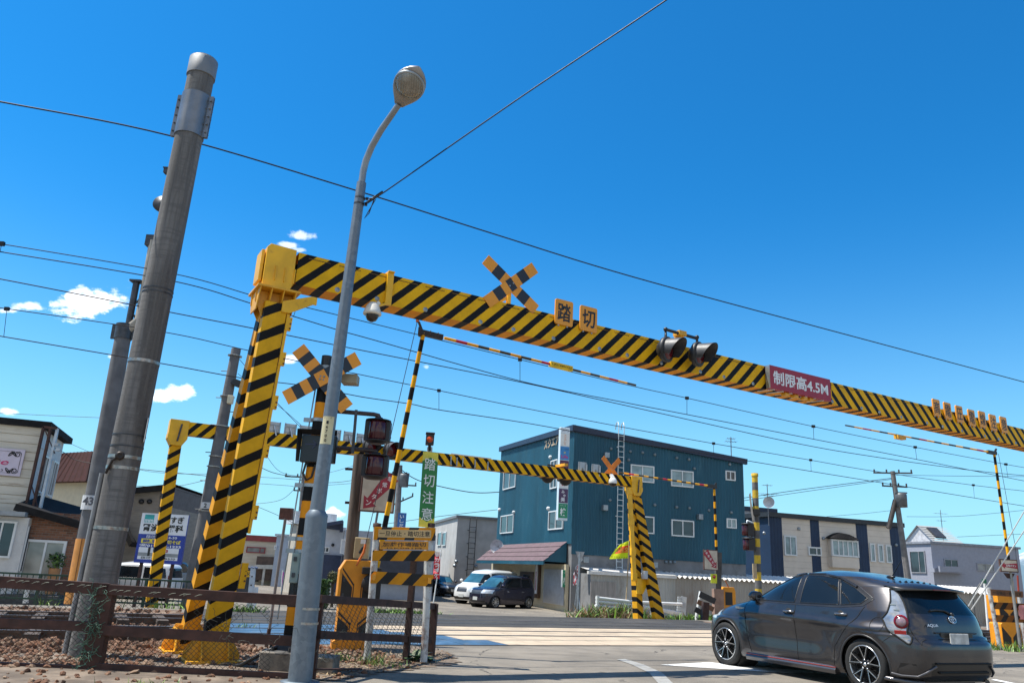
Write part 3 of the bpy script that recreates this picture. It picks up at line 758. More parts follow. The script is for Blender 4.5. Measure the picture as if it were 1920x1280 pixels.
# bunched green wire by the post, loose ends along the top rails
mb = MB(); rnd = random.Random(5)
for i in range(120):
    py = 1100 + 195 * rnd.random(); px = 188 - (py - 1100) * .17 + rnd.gauss(0, 8); p = F(px, py) - FNn * .06
    path = [p]; d = Vector((rnd.gauss(0, 1), rnd.gauss(0, .3), rnd.gauss(0, 1))).normalized()
    for k in range(4):
        d = (d + Vector((rnd.gauss(0, .6), rnd.gauss(0, .2), rnd.gauss(0, .6)))).normalized(); path.append(path[-1] + d * .035)
    mb.tube(path, .0026, 4, 0, False)
for i in range(70):
    px = rnd.choice((rnd.gauss(470, 40), rnd.gauss(625, 18))); py = (1200 if px < 550 else 1185) + rnd.gauss(0, 22); p = (F if px < 560 else F2)(px, py) - FNn * .05
    path = [p]; d = Vector((rnd.gauss(0, 1), rnd.gauss(0, .3), rnd.gauss(0, 1))).normalized()
    for k in range(4):
        d = (d + Vector((rnd.gauss(0, .7), rnd.gauss(0, .3), rnd.gauss(0, .7)))).normalized(); path.append(path[-1] + d * .04)
    mb.tube(path, .0022, 4, 1, False)
mb.build('wire_tangle', [greenw, wirem], fen)['kind'] = 'stuff'
for i in range(22):
    mb = MB()
    px = -20 + i * 19 + rnd.uniform(-8, 8); px2 = px
    p = F(px, 1087 + px * .067 if px < 200 else 1106 + (px - 200) * .057) - FNn * .045
    mb.tube([p - FDIR * .03 - Z * .01, p + FDIR * .015 - FNn * .01 + Z * .01, p + FDIR * .045 + Z * .012], .003, 4, 0, False)
    mb.build('tie_wire', P('bare_wire', (.14, .15, .12), .5, .4), fen)
# ------------------------------------------------------------------ big concrete pole
con_pole = None
def pole_concrete():
    m, nt, b = _mat('spun_concrete'); tc = nd(nt, 'ShaderNodeTexCoord').outputs['Object']
    n1 = noise(nt, stretch(nt, tc, (6, 6, .35)), 1.0, 6, .7); n2 = noise(nt, stretch(nt, tc, (2, 2, 26)), 1.3, 4, .6); n3 = noise(nt, tc, 55, 4, .7)
    c = mixc(nt, ramp(nt, n1, .36, .66), (.085, .08, .077), (.20, .19, .18))
    c = mixc(nt, math_n(nt, 'MULTIPLY', ramp(nt, n2, .46, .64), .75), c, (.11, .105, .1)); c = mixc(nt, math_n(nt, 'MULTIPLY', ramp(nt, n3, .5, .8), .35), c, (.26, .25, .235))
    nt.links.new(c, b.inputs['Base Color']); b.inputs['Roughness'].default_value = .9; bumpn(nt, b, math_n(nt, 'ADD', n3, n2), .25, .006); return m
cmat = pole_concrete(); steelband = P('worn_band', (.34, .33, .31), .35, .8, var=.3, scale=20, dirt=((.22, .1, .05), .5, 12))
PB, PT = A(150, 1280, 9.8), A(383, 113, 9.8); PDr = (PT - PB).normalized(); PB0 = PB - PDr * .5; plen = (PT - PB0).length
pl = thing('concrete_pole', 'thick grey concrete pole leaning behind the fence, with a steel collar near its top', 'pole', PB0)
prad = lambda h: .196 - .0018 * h
mb = MB(); mb.tube([PB0 + PDr * plen * i / 30 for i in range(31)], [prad(plen * i / 30) for i in range(31)], 32); mb.build('shaft', cmat, pl)
mb = MB(); mb.tube([PT - PDr * .3, PT - PDr * .02, PT + PDr * .02], [.197, .197, .15], 32); mb.build('cap', P('cap_grey', (.19, .2, .21), .6, var=.1), pl)
def pole_at(py):
    lo, hi = 0, plen
    for _ in range(40):
        m = (lo + hi) / 2; p = PB0 + PDr * m - CAM; v = 640 - FPX * (p.dot(up)) / p.dot(fwd)
        if v > py: lo = m
        else: hi = m
    return lo
view_r = right
h0, h1 = pole_at(258), pole_at(182); cw = (right - PDr * right.dot(PDr)).normalized(); cf = PDr.cross(cw)
mb = MB(); mb.tube([PB0 + PDr * h0, PB0 + PDr * h1], .197, 32)
for sd in (-1, 1):
    for dd in (.012, -.022):
        mb.box(PB0 + PDr * (h0 + h1) / 2 + cw * sd * .225 + cf * dd, (.07, .016, h1 - h0), cw, cf, PDr)
    for k in range(5):
        c = PB0 + PDr * (h0 + (h1 - h0) * (.12 + .19 * k)) + cw * sd * .232
        mb.tube([c - cf * .06, c + cf * .06], .014, 8)
mb.build('collar', P('collar_steel', (.2, .215, .235), .45, .6, var=.15), pl)
for py in (545, 552, 680, 858, 878, 990, 817, 838):
    h = pole_at(py); mb = MB(); thin = py in (545, 552, 817, 838)
    mb.tube([PB0 + PDr * (h - (.008 if thin else .02)), PB0 + PDr * (h + (.008 if thin else .02))], prad(h) + .005, 32); mb.build('band', dsteel if thin else steelband, pl)
hE = pole_at(858); eb = PB0 + PDr * hE - cw * .03 - cf * -.0
eb = PB0 + PDr * hE - cw * .04 - cf * (prad(hE) + .0) if (CAM - PB0).dot(-cf) > 0 else PB0 + PDr * hE - cw * .04 + cf * prad(hE)
tw = (CAM - eb).normalized(); tw = (tw - PDr * tw.dot(PDr)).normalized()
mb = MB(); e2 = PB0 + PDr * hE + (tw * .9 - cw * .3).normalized() * (prad(hE))
mb.lathe(e2, tw, [(.05, 0), (.055, .03), (.03, .06), (.02, .045), (0, .045)], 16); mb.tube([e2 + tw * .02, e2 - PDr * .06 - cw * .08 + tw * .03, e2 - PDr * .22 - cw * .13], .017, 8); mb.build('eye_bolt', P('dark_bolt', (.04, .032, .028), .5, .5), pl)
mb = MB(); s_ = -cw * 1.0; hs2 = pole_at(890); pth = []
for i in range(8):
    h = hs2 * (1 - i / 7.0); pth.append(PB0 + PDr * h + (-cw * .93 + tw * .36).normalized() * (prad(h) + .028))
mb.tube(pth, .03, 10); mb.build('conduit', P('conduit_grey', (.24, .24, .24), .5, var=.2), pl)
h = pole_at(805); mb = MB(); c = PB0 + PDr * h + (cw * .97 + tw * .2) * (prad(h) + .01); mb.box(c, (.01, .09, .3), cw, tw, PDr); mb.build('plate', white, pl)
for py, s_ in ((323, .05), (382, .08)):
    h = pole_at(py); mb = MB(); c = PB0 + PDr * h - cw * (prad(h) + .03)
    if py == 323: mb.box(c, (.06, .08, .07), cw, cf, PDr); mb.box(c + PDr * .04, (.08, .1, .015), cw, cf, PDr)
    else: mb.lathe(c + cf * .06, cf * -1, [(0, 0), (.11, 0), (.11, .05), (0, .05)], 20)
    mb.build('fitting', dsteel, pl)
# ------------------------------------------------------------------ electric mast behind it (number 43)
mg = AG(160, 1131, 19.5); mast = thing('electric_mast', 'grey concrete electric mast numbered 43 with an orange sleeve, behind the thick pole', 'pole', mg)
mtop = A(234, 612, mg.y); mb_ = A(143, 1131, mg.y); md = (mtop - mb_).normalized()
mb = MB(); mb.tube([mb_ - md * .2, mtop], .245, 28, r2=.19); mb.build('shaft', P('mast_concrete', (.13, .13, .135), .9, var=.2, scale=3, bump=.1), mast)
o1 = A(164, 1010, mg.y); k_ = (o1 - mb_).dot(md)
mb = MB(); mb.tube([mb_, mb_ + md * k_], .262, 28, r2=.252); mb.box(mb_ + md * k_ * .5 - Y * .262, (.012, .01, k_), X, Y, md, m=1); mb.build('sleeve', [P('orange_sleeve', (.58, .24, .05), .6, var=.15, dirt=((.3, .14, .06), .3, 4)), P('sleeve_seam', (.25, .1, .03), .6)], mast)
kk = (A(176, 943, mg.y) - mb_).dot(md); mb = MB(); c = mb_ + md * kk - Y * .275
for i in range(7):
    a = -.9 + i * .3
    p = lambda a: mb_ + md * kk + Vector((math.sin(a), -math.cos(a), 0)) * .272
    q = [p(a), p(a + .3)]; mb.poly([q[0] - md * .17, q[1] - md * .17, q[1] + md * .17, q[0] + md * .17])
mb.text('43', mb_ + md * (kk + .03) - Y * .29, X, md, .2, .26, 1, .03); mb.build('number_plate', [P('plate_white', (.6, .6, .6), .5), P('plate_grey_ink', (.09, .09, .1), .5)], mast)
mb = MB(); mb.tube([mtop - md * .35, mtop + md * .05], .215, 24); 
for sd in (-1, 1): mb.box(mtop - md * .15 + X * sd * .27, (.09, .05, .4), X, Y, md)
mb.build('collar', dsteel, mast)
p1, p2 = A(262, 600, mg.y), A(288, 452, mg.y)
mb = MB(); mb.tube([mtop - md * .2, p1, A(272, 545, mg.y), p2], [.13, .13, .12, .11], 16); mb.build('pipe', P('pipe_buff', (.33, .3, .25), .55, var=.2), mast)
mb = MB(); mb.tube([A(240, 615, mg.y), A(256, 530, mg.y)], .085, 14); mb.box(A(257, 528, mg.y), (.3, .25, .05)); mb.box(A(283, 452, mg.y), (.22, .2, .3)); mb.tube([A(262, 560, mg.y), A(245, 580, mg.y), A(256, 600, mg.y)], .025, 8); mb.build('clamp', dsteel, mast)
# ------------------------------------------------------------------ slim pole numbered 2
sg = AG(353, 1137, 20.5); st0, st1 = A(353, 1137, sg.y), A(443, 654, sg.y)
sp2 = thing('utility_pole', 'slim concrete pole numbered 2 with step bolts, between the two gantries', 'pole', sg); sd_ = (st1 - st0).normalized()
mb = MB(); mb.tube([st0 - sd_ * .2, st1], .19, 20, r2=.125); mb.build('shaft', P('mast_concrete', (.2, .2, .205)), sp2)
Lp = (st1 - st0).length
for i in range(12):
    h = Lp * (.3 + i * .055); mb = MB(); c = st0 + sd_ * h; mb.tube([c - X * .3 * (1 if i % 2 else .2), c + X * .3 * (.2 if i % 2 else 1)], .012, 6); mb.build('step_bolt', dsteel, sp2)
for h in (.35, .52, .56, .68, .8, .97): mb = MB(); c = st0 + sd_ * Lp * h; mb.tube([c - sd_ * .012, c + sd_ * .012], .19, 16); mb.build('band', steelband, sp2)
c = A(390, 948, sg.y) - Y * .18; mb = MB(); mb.box(c, (.22, .02, .16)); mb.text('2', c - Y * .012, X, Z, .11, .08, 1, .03); mb.build('number_plate', [P('plate_white', (.6, .6, .6)), blackl], sp2)
mb = MB(); c = A(447, 720, sg.y) - Y * .1; mb.box(c, (.22, .2, .18), (X * .9 - Z * .3).normalized(), Y, (Z * .9 + X * .3).normalized()); mb.bar(c, c - X * .3, .04); mb.build('floodlight', blackp, sp2, bevel=.01)
mb = MB(); c = A(437, 752, sg.y) - Y * .2; mb.box(c, (.14, .12, .22)); mb.build('junction_box', P('box_cream', (.55, .5, .36), .5), sp2, bevel=.01)
# ------------------------------------------------------------------ street lamp
lb_ = G(562, 1279); lam = thing('street_lamp', 'tall galvanised street lamp standing at the fence with a tear shaped head', 'street lamp', lb_)
galv = None
def galv_mat():
    m, nt, b = _mat('spangled_zinc'); tc = nd(nt, 'ShaderNodeTexCoord').outputs['Object']
    vo = nt.nodes.new('ShaderNodeTexVoronoi'); vo.inputs['Scale'].default_value = 22; nt.links.new(tc, vo.inputs['Vector']); n = noise(nt, tc, 3, 5, .6); n2 = noise(nt, stretch(nt, tc, (5, 5, .8)), 3, 4)
    s = nd(nt, 'ShaderNodeSeparateColor'); nt.links.new(vo.outputs['Color'], s.inputs[0])
    c = mixc(nt, s.outputs[0], (.13, .16, .19), (.20, .235, .265)); c = mixc(nt, ramp(nt, n, .3, .7), c, (.15, .18, .21)); c = mixc(nt, math_n(nt, 'MULTIPLY', ramp(nt, n2, .55, .75), .4), c, (.28, .31, .33))
    nt.links.new(c, b.inputs['Base Color']); b.inputs['Metallic'].default_value = .45; b.inputs['Roughness'].default_value = .5; return m
galv = galv_mat()
def lampy(px, py): return A(px, py, lb_.y)
mid = lampy(594, 965); top_ = lampy(678, 343)
mb = MB(); mb.tube([lb_ - Z * .05, mid - Z * .03, mid + Z * .0, mid + Z * .05], [.122, .118, .118, .085], 24); mb.lathe(lb_, Z, [(.2, 0), (.2, .015), (.12, .02)], 20); mb.build('base_tube', galv, lam)
mb = MB(); mb.tube([mid, top_], .082, 20, r2=.058); mb.build('upper_tube', galv, lam)
ar = [top_ - Z * .08, lampy(681, 322), A(686, 302, lb_.y - .03), A(697, 275, lb_.y - .1), A(714, 245, lb_.y - .22), A(748, 196, lb_.y - .45)]
mb = MB(); mb.tube(ar, [.042, .042, .042, .041, .04, .037], 16); mb.build('arm', P('arm_zinc', (.25, .27, .29), .45, .5, var=.15), lam)
hd0 = ar[-1]; hd1 = A(786, 126, lb_.y - .95); ha = (hd1 - hd0).normalized(); hl = (hd1 - hd0).length
tc_ = (CAM - hd0).normalized(); hn = (tc_ - ha * tc_.dot(ha)).normalized(); hw = ha.cross(hn)
def lamp_ring(t):
    return [0.06, .10, .145, .18, .2, .205, .195, .165, .11, .02][t] * .92
mb = MB(); rings = []
for t in range(10):
    c = hd0 + ha * hl * (t / 9 * 1.02 - .02); r_ = lamp_ring(t); ring = []
    for j in range(28):
        g = 2 * PI * j / 28; y_ = math.sin(g); ring.append(c + hw * math.cos(g) * r_ + hn * (y_ * r_ * (.28 if y_ > 0 else .75)))
    rings.append(ring)
i0 = 0
for a, b in zip(rings, rings[1:]):
    for j in range(28): mb.poly([a[j], a[(j + 1) % 28], b[(j + 1) % 28], b[j]], 0, sm=True)
mb.poly(list(reversed(rings[0]))); mb.poly(rings[-1]); mb.build('lamp_head', P('lamp_head_grey', (.27, .26, .25), .45, .4, var=.2), lam, weld=True)
gc = hd0 + ha * hl * .58 + hn * .035
mb = MB(); mb.lathe(gc, hn, [(.185, 0), (.185, .02), (.165, .022)], 28, m=0)
lg_ = mb.build('lens_rim', steel, lam)
m, nt, b = _mat('ribbed_lamp_glass'); tc = nd(nt, 'ShaderNodeTexCoord').outputs['Object']
wv = nt.nodes.new('ShaderNodeTexWave'); wv.inputs['Scale'].default_value = 16; wv.bands_direction = 'X'; nt.links.new(tc, wv.inputs['Vector']); n = noise(nt, tc, 6, 3)
c = mixc(nt, wv.outputs['Fac'], (.15, .135, .11), (.26, .24, .20)); nt.links.new(mixc(nt, ramp(nt, n, .5, .75), c, (.36, .34, .30)), b.inputs['Base Color']); b.inputs['Roughness'].default_value = .15; b.inputs['Coat Weight'].default_value = .6; bumpn(nt, b, wv.outputs['Fac'], .6, .01)
mb = MB(); mb.lathe(gc + hn * .012, hn, [(.166, 0), (.15, .025), (.11, .045), (.05, .055), (0, .057)], 28); mb.build('lens', m, lam)
npl = lampy(616, 808) ; pd = (top_ - mid).normalized(); mb = MB(); pr = .079
for i in range(6):
    a = -.9 + i * .3; p = lambda a: mid + pd * (npl - mid).dot(pd) + Vector((math.sin(a), -math.cos(a), 0)) * pr
    mb.poly([p(a) - pd * .155, p(a + .3) - pd * .155, p(a + .3) + pd * .155, p(a) + pd * .155])
c = mid + pd * (npl - mid).dot(pd) - Y * (pr + .004)
for i, ch in enumerate('16700'): mb.text(ch, c + pd * (.085 - i * .05), X, pd, .036, .024, 1, .02)
mb.text('E', c + pd * .138 - X * .035, X, pd, .018, .012, 1); mb.text('E', c + pd * .138 + X * .035, X, pd, .018, .012, 1)
mb.build('number_plate', [P('plate_cream', (.62, .55, .33), .5), blackl], lam)
for py, px in ((1140, 578), (1167, 575)):
    c = lampy(px, py); mb = MB(); mb.tube([c - Z * .012, c + Z * .012], .122, 24); mb.build('band', steelband, lam)
for py, px in ((372, 675), (383, 673)):
    c = lampy(px, py); mb = MB(); mb.tube([c - Z * .01, c + Z * .01], .064, 20); mb.lathe(c + X * .07, X, [(.02, 0), (.02, .03), (0, .03)], 8); mb.build('band', dsteel, lam)
# concrete block and cable, signal post
# ------------------------------------------------------------------ signal post on its concrete block
bk0 = G(517, 1259); bt_z = .2
blk = MB(); bc = Vector((bk0.x, bk0.y + .22, .1)); blk.box(bc - Z * .05, (.42, .42, .3)); blk.box(bc + X * .42 - Z * .06, (.4, .4, .26))
single('concrete_block', 'weathered concrete foundation block under the striped signal post', 'concrete block', blk, P('block_concrete', (.24, .21, .17), .9, var=.3, scale=4, bump=.4, bscale=25, dirt=((.08, .07, .06), .5, 3)), bc - Z * .1, bevel=.012)
SP = A(541, 1222, bk0.y + .3); spt = A(614, 668, SP.y); sdr = (spt - SP).normalized()
SPo = thing('crossing_signal_post', 'orange and black banded crossing signal post by the street lamp, with crossbuck and arrow box', 'signal post', SP)
band_m = HAZ('post_bands', (.82, .30, .012), period=.405, duty=.5, k=0, wear=.05, rough=.35)
mb = MB(); mb.tube([SP + sdr * .1, spt - sdr * .2], .083, 24, r2=.075); mb.build('post', band_m, SPo)
mb = MB(); mb.tube([spt - sdr * .2, spt], .07, 20); mb.build('post_top', blackp, SPo)
mb = MB(); mb.lathe(SP, Z, [(.3, -.0), (.3, .02), (.15, .03), (.13, .12), (.1, .14)], 24); 
for i in range(6): mb.tube([SP + Vector((math.cos(i) * .22, math.sin(i) * .22, .02)), SP + Vector((math.cos(i) * .22, math.sin(i) * .22, .07))], .018, 6)
mb.build('foot', P('foot_black', (.03, .028, .027), .7, var=.3), SPo)
cm = MB(); cm.tube([SP + sdr * .5, SP + sdr * .95], .09, 20); cm.build('sleeve', blackp, SPo)
def on_post(py, off=0):
    lo, hi = 0, 5
    for _ in range(40):
        m = (lo + hi) / 2; p = SP + sdr * m - CAM
        if 640 - FPX * p.dot(up) / p.dot(fwd) > py: lo = m
        else: hi = m
    return SP + sdr * lo
for py in (690, 788, 910, 1010, 1033):
    c = on_post(py); mb = MB(); mb.tube([c - Z * .02, c + Z * .02], .095, 20); mb.box(c - X * .14, (.1, .03, .05)); mb.build('clamp', steel, SPo)
mb = MB(); mb.tube([A(598, 690, SP.y), A(572, 840, SP.y), A(520, 1160, SP.y)], .009, 6); mb.tube([A(592, 700, SP.y + .02), A(606, 700, SP.y + .02)], .012, 6); mb.build('rod', steel, SPo)
cB = on_post(713) - Y * .12
mats = [ribbed, navy, steel]
for i, g in enumerate((-46.5, 33.5)):
    d = X * math.cos(R(g)) + Z * math.sin(R(g)); e = Vector((0, -1, 0)).cross(d); mb = MB(); off = -Y * .012 * i
    cuts = [-.5, -.38, -.27, -.165, -.07, .07, .165, .27, .38, .5]; cols = [0, 1] * 4 + [0]
    for a, b, m in zip(cuts, cuts[1:], cols): mb.box(cB + off + d * (a + b) / 2 * 1.02, ((b - a) * 1.02, .185, .008), d, e, -Y, m=m)
    for j in (-.03, .03): mb.lathe(cB + off + d * j - Y * .004, -Y, [(.014, 0), (.012, .012), (0, .013)], 8, m=2)
    mb.build('crossbuck_board', mats, SPo)
c = A(657, 712, SP.y + .1); mb = MB(); mb.box(c, (.2, .2, .12)); mb.bar(c, on_post(713), .03); mb.build('speaker_box', P('box_tan', (.3, .25, .16), .5), SPo, bevel=.01)
# arrow box
c = A(598, 842, SP.y - .16); mb = MB(); mb.box(c, (.42, .1, .33)); mb.build('arrow_box', P('arrow_box_black', (.012, .012, .015), .3), SPo, bevel=.01); ab = bpy.data.objects[mb and 'arrow_box']
mb = MB(); mb.poly([c + V3(-.24, -.2, .21), c + V3(.24, -.2, .21), c + V3(.21, -.05, .165), c + V3(-.21, -.05, .165)]); mb.poly([c + V3(-.24, -.2, .21), c + V3(-.21, -.05, .165), c + V3(-.21, -.05, -.165), c + V3(-.24, -.1, -.17)]); mb.poly([c + V3(.24, -.2, .21), c + V3(.21, -.05, .165), c + V3(.21, -.05, -.165), c + V3(.24, -.1, -.17)]); mb.build('shade', blackp, ab)
mb = MB(); y_ = c - Y * .056
def arrow(c, s):
    mb.bar(c - X * s * .09, c + X * s * .05, .012, .004, side=Z); mb.bar(c + X * s * .05, c + X * s * .0 + Z * .045, .012, .004, side=Z); mb.bar(c + X * s * .05, c + X * s * .0 - Z * .045, .012, .004, side=Z)
arrow(y_ + Z * .05 - X * .07, 1); arrow(y_ - Z * .07 + X * .12, -1)
mb.build('arrow', P('arrow_blue', (.03, .035, .09), .4), ab)
# two cylinder lamps on arms
for pya, cx_, cy_, top in ((768, 708, 808, 1), (836, 703, 874, 0)):
    pa = on_post(pya); c = A(cx_, cy_, SP.y + .12); e = A(cx_ + 4, cy_ - 26, SP.y + .12); r_ = .155
    mb = MB(); path = [pa, Vector((e.x - .08, e.y, pa.z)), Vector((e.x - .02, e.y, pa.z - .01)), Vector((e.x, e.y, pa.z - .05)), Vector((e.x, e.y, c.z + .16))]
    mb.tube(path, .028, 12); am = mb.build('lamp_arm', P('lamp_arm_brown', (.05, .032, .028), .5, var=.3), SPo)
    lm = MB(); lm.lathe(c, Z, [(0, .175), (.05, .175), (.06, .15), (.16, .14), (.165, .13), (.02, .125)], 24); lm.box(c + Y * .03, (.32, .14, .25)); lm.lathe(c - Z * .13, Z, [(0, -.03), (.1, -.03), (.15, .0), (.15, .012), (0, .012)], 24)
    lo = lm.build('lamp_housing', back_m, SPo, bevel=.015)
    ln = MB(); ln.lathe(c - Z * .115 - Y * .02, Z, [(.1, 0), (.115, .02), (.115, .21), (.1, .235)], 28); ln.build('lamp_lens', P('deep_red_lens', (.05, .008, .012), .1, var=.4, scale=14, st=(1, 1, .05)), lo)
mb = MB(); mb.bar(A(668, 768, SP.y - .04), A(661, 850, SP.y - .04), .035, .012, side=X); mb.build('brace', dsteel, SPo)
# cabinet and cable
c = A(555, 1064, SP.y - .08); mb = MB(); mb.box(c, (.09, .16, .34)); mb.bar(c - Z * .16, c + Z * .2, .03); mb.build('cabinet', P('cabinet_green', (.25, .31, .28), .5, var=.15), SPo, bevel=.012); cbo = bpy.data.objects['cabinet']
for dz in (.1, -.08): mb = MB(); mb.box(c + V3(-.0, -.09, dz), (.03, .03, .05)); mb.build('latch', dsteel, cbo)
mb = MB(); p0 = on_post(880) - Y * .09
mb.tube([on_post(865) - Y * .1 - X * .06, p0 - X * .09 - Z * .06, p0 - X * .04 - Z * .14, p0 + X * .02 - Z * .1, p0 + X * .05 + Z * .05], .014, 8)
c = A(556, 1105, SP.y - .1); mb.tube([c + Z * .18, c - X * .02, c - Z * .1 + X * .02, c + X * .06 - Z * .02, c + X * .08 + Z * .12], .016, 8); mb.build('cable', blackp, SPo)
mb = MB()
for k in range(3):
    o_ = .035 * k
    mb.tube([SP + V3(-.12, -.1 + o_, .06), SP + V3(-.28, -.16 + o_, -.02), SP + V3(-.5, -.1 + o_, -.15), SP + V3(-.75, 0 + o_, -.2), SP + V3(-1.1, .15 + o_, -.21), SP + V3(-1.8, .2 + o_, -.22)], .02, 8)
single('ground_cable', 'bundle of black cables curving from the signal post base over the dirt', 'cable', mb, blackp, SP + V3(-.6, 0, -.2))
# ------------------------------------------------------------------ boxed lamp on a leaning rusty stick
lp0 = G(499, 1213); l1_ = A(535, 972, lp0.y)
lt = thing('post_reflector', 'small brown box on a thin grey stick behind the near gantry leg', 'marker post', lp0)
mb = MB(); mb.tube([lp0, A(505, 1178, lp0.y)], .028, 8); mb.build('stake', rusty, lt)
mb = MB(); mb.tube([A(505, 1180, lp0.y), l1_], .022, 8); mb.build('stick', P('stick_grey', (.2, .18, .17), .6, var=.25), lt)
mb = MB(); c = A(537, 963, lp0.y + .04); mb.box(c, (.19, .09, .17)); mb.build('box', P('box_brown', (.11, .04, .03), .4, var=.35, scale=10), lt, bevel=.006)
# ------------------------------------------------------------------ barrier machine with its folding arm
mc = G(658, 1219); BM = thing('barrier_machine', 'orange barrier machine with black chevrons and its raised folding arm, behind the fence', 'barrier', mc)
morg = P('machine_orange', (.80, .30, .012), .4, var=.1, dirt=((.3, .12, .04), .15, 6)); mblk = P('machine_black', (.02, .018, .017), .55, var=.2)
wl = PL(624, 1219, mc, T); wr = PL(696, 1219, mc, T); mw = .56; fT = Vector((.97, .24, 0)).normalized(); fN = Vector((-fT.y, fT.x, 0)); mh = H(mc, 660, 1049)
cb_ = mc + fN * .25 - fT * .01
mb = MB(); prof = [(-mw / 2, 0), (mw / 2, 0), (mw / 2, .12), (mw * .43, .14), (mw * .43, .6), (mw * .5, .66), (mw * .5, mh - .14), (mw * .36, mh), (-mw * .36, mh), (-mw * .5, mh - .14), (-mw * .5, .66), (-mw * .43, .6), (-mw * .43, .14), (-mw / 2, .12)]
mb.prism(prof, mc, fT, Z, .5, m=0); mb.build('body', morg, BM, bevel=.012)
mb = MB(); f0 = mc - fN * .003
def strokes(y0, y1, ymid, w0):
    for sd in (-1, 1):
        pts = [(sd * mw * .42, y1 - .05), (sd * .075, ymid), (sd * .075, y0), (sd * mw * .42, y0)]
        if sd < 0: pts = list(reversed(pts))
        mb.poly([f0 + fT * a + Z * b for a, b in pts], 0)
        q = [(sd * mw * .42, y1 + .03), (sd * mw * .42, y1 - .0), (sd * .06, ymid + .02), (sd * .06, ymid + .055)]
        mb.poly([f0 + fT * a + Z * b for a, b in (q if sd < 0 else reversed(q))], 0)
        q = [(sd * .062, ymid + .05), (sd * .05, ymid + .055), (sd * .05, y0), (sd * .062, y0)]
        mb.poly([f0 + fT * a + Z * b for a, b in (q if sd < 0 else reversed(q))], 0)
strokes(.15, .5, .32, 0); strokes(.68, 1.1, .86, 0); mb.build('chevrons', mblk, BM)
mb = MB(); c = mc - fN * .06 + fT * .18 + Z * (mh - .22); mb.box(c + V3(0, 0, .08), (.28, .1, .1), fT, fN, Z); mb.lathe(c + fN * .02 - Z * .1, -fN, [(0, 0), (.13, 0), (.13, .06), (.05, .09), (0, .09)], 20); mb.box(c + fT * .08 - Z * .2, (.14, .1, .22), fT, fN, Z); mb.build('crank', mblk, BM, bevel=.01)
for dx, dz in ((-.2, mh - .28), (-.2, mh - .5)): mb = MB(); mb.box(mc - fN * .01 + fT * dx + Z * dz, (.03, .02, .06), fT, fN, Z); mb.build('latch', dsteel, BM)
arm0 = A(703, 1078, mc.y + .05); elb = PL(794, 624, mc + fN * .1, fT); elb = A(794, 624, arm0.y + .05)
armm = HAZ('arm_bands', (.84, .40, .008), period=.40, duty=.5, k=0, wear=.03, phase=.12)
mb = MB(); mb.tube([arm0, elb], .042, 14, r2=.036); mb.build('arm', armm, BM)
tip = PL(1192, 722, elb, T); j0 = elb + (tip - elb).normalized() * .12; dT = (tip - elb).normalized()
bandcols = [(0, .3, 2), (.3, .62, 0)]
def tip_arm(parent, p0, p1, r, sleeve=None, name='tip_arm'):
    L = (p1 - p0).length; d = (p1 - p0) / L; u = 0; i = 0; mb = MB(); seq = [0, 2, 0, 1, 0, 1, 0, 1, 0, 2, 1, 0, 1, 0, 1, 0, 2, 0, 1]
    st = L / len(seq)
    for k, m in enumerate(seq): mb.tube([p0 + d * st * k, p0 + d * st * (k + 1)], r - .0004 * k, 10, m, cap=(k in (0, len(seq) - 1)))
    return mb.build(name, [P('arm_yellow', (.84, .40, .008), .4), P('arm_black', (.06, .05, .03), .5), P('arm_red', (.5, .02, .03), .35)], parent)
ta = tip_arm(BM, j0 + dT * .25, tip, .026)
sl_ = MB(); s0_ = PL(1031, 682, elb, T); s1_ = PL(1072, 692, elb, T); sl_.box((s0_ + s1_) / 2, ((s1_ - s0_).length, .08, .09), dT, Vector((-dT.y, dT.x, 0)).normalized(), Z)
sl_.text('しばらくお待ち下さい', (s0_ + s1_) / 2 - Vector((-dT.y, dT.x, 0)).normalized() * .043, dT, dT.cross(Vector((-dT.y, dT.x, 0)).normalized()) * 1, .04, (s1_ - s0_).length * .9, 1, .015); sl_.build('notice_sleeve', [P('sleeve_yellow', (.85, .6, .02), .5), blackl], ta)
mb = MB(); mb.bar(elb - dT * .08, elb + dT * .34, .09, .07, side=Z); mb.bar(elb - Z * .02, PL(785, 603, elb, T), .04, .03); mb.box(elb - dT * .06, (.06, .1, .14), dT, Y, Z)
for k in (.12, .26): mb.tube([elb + dT * k, elb + dT * k + Z * .07], .01, 6)
mb.build('elbow', P('elbow_black', (.03, .026, .024), .5), BM, bevel=.006)
mb = MB(); wt = PL(783, 600, elb, T); wb = A(685, 1022, mc.y + .02); mb.tube([wt, wb], .006, 5); mb.build('stay_wire', dsteel, BM)
mb = MB(); mb.tube([wb + (wt - wb).normalized() * .02, wb - (wt - wb).normalized() * .1, A(668, 1060, mc.y)], .018, 8); mb.box(wt, (.05, .05, .06)); mb.build('stay_hook', P('hook_orange', (.65, .14, .015), .5), BM)
# ------------------------------------------------------------------ guard boards and the green banner post
g0, g1 = G(688, 1240), G(795, 1229); g1.y = g0.y + (g1.x - g0.x) * .12; GD = (Vector((g1.x, g1.y, 0)) - Vector((g0.x, g0.y, 0))).normalized(); GN = Vector((-GD.y, GD.x, 0))
K = lambda px, py, off=0: PL(px, py, g0 - GN * off, GD)
wp = P('chipped_white_post', (.52, .52, .5), .5, var=.12, dirt=((.14, .055, .03), .55, 7))
GS = thing('guard_board_stand', 'pair of rusty white posts with four orange warning boards in front of the fence', 'warning boards', g0)
for (xa, ya), (xb, yb) in (((707, 985), (688, 1240)), ((808, 985), (795, 1232))):
    a, b = K(xa, ya), K(xb, yb); mb = MB(); mb.tube([b - Z * .05, a], .046, 14); mb.build('post', wp, GS)
    mb = MB(); mb.lathe(a, Z, [(.055, -.02), (.055, .03), (.0, .04)], 14); mb.build('post_cap', rusty2, GS)
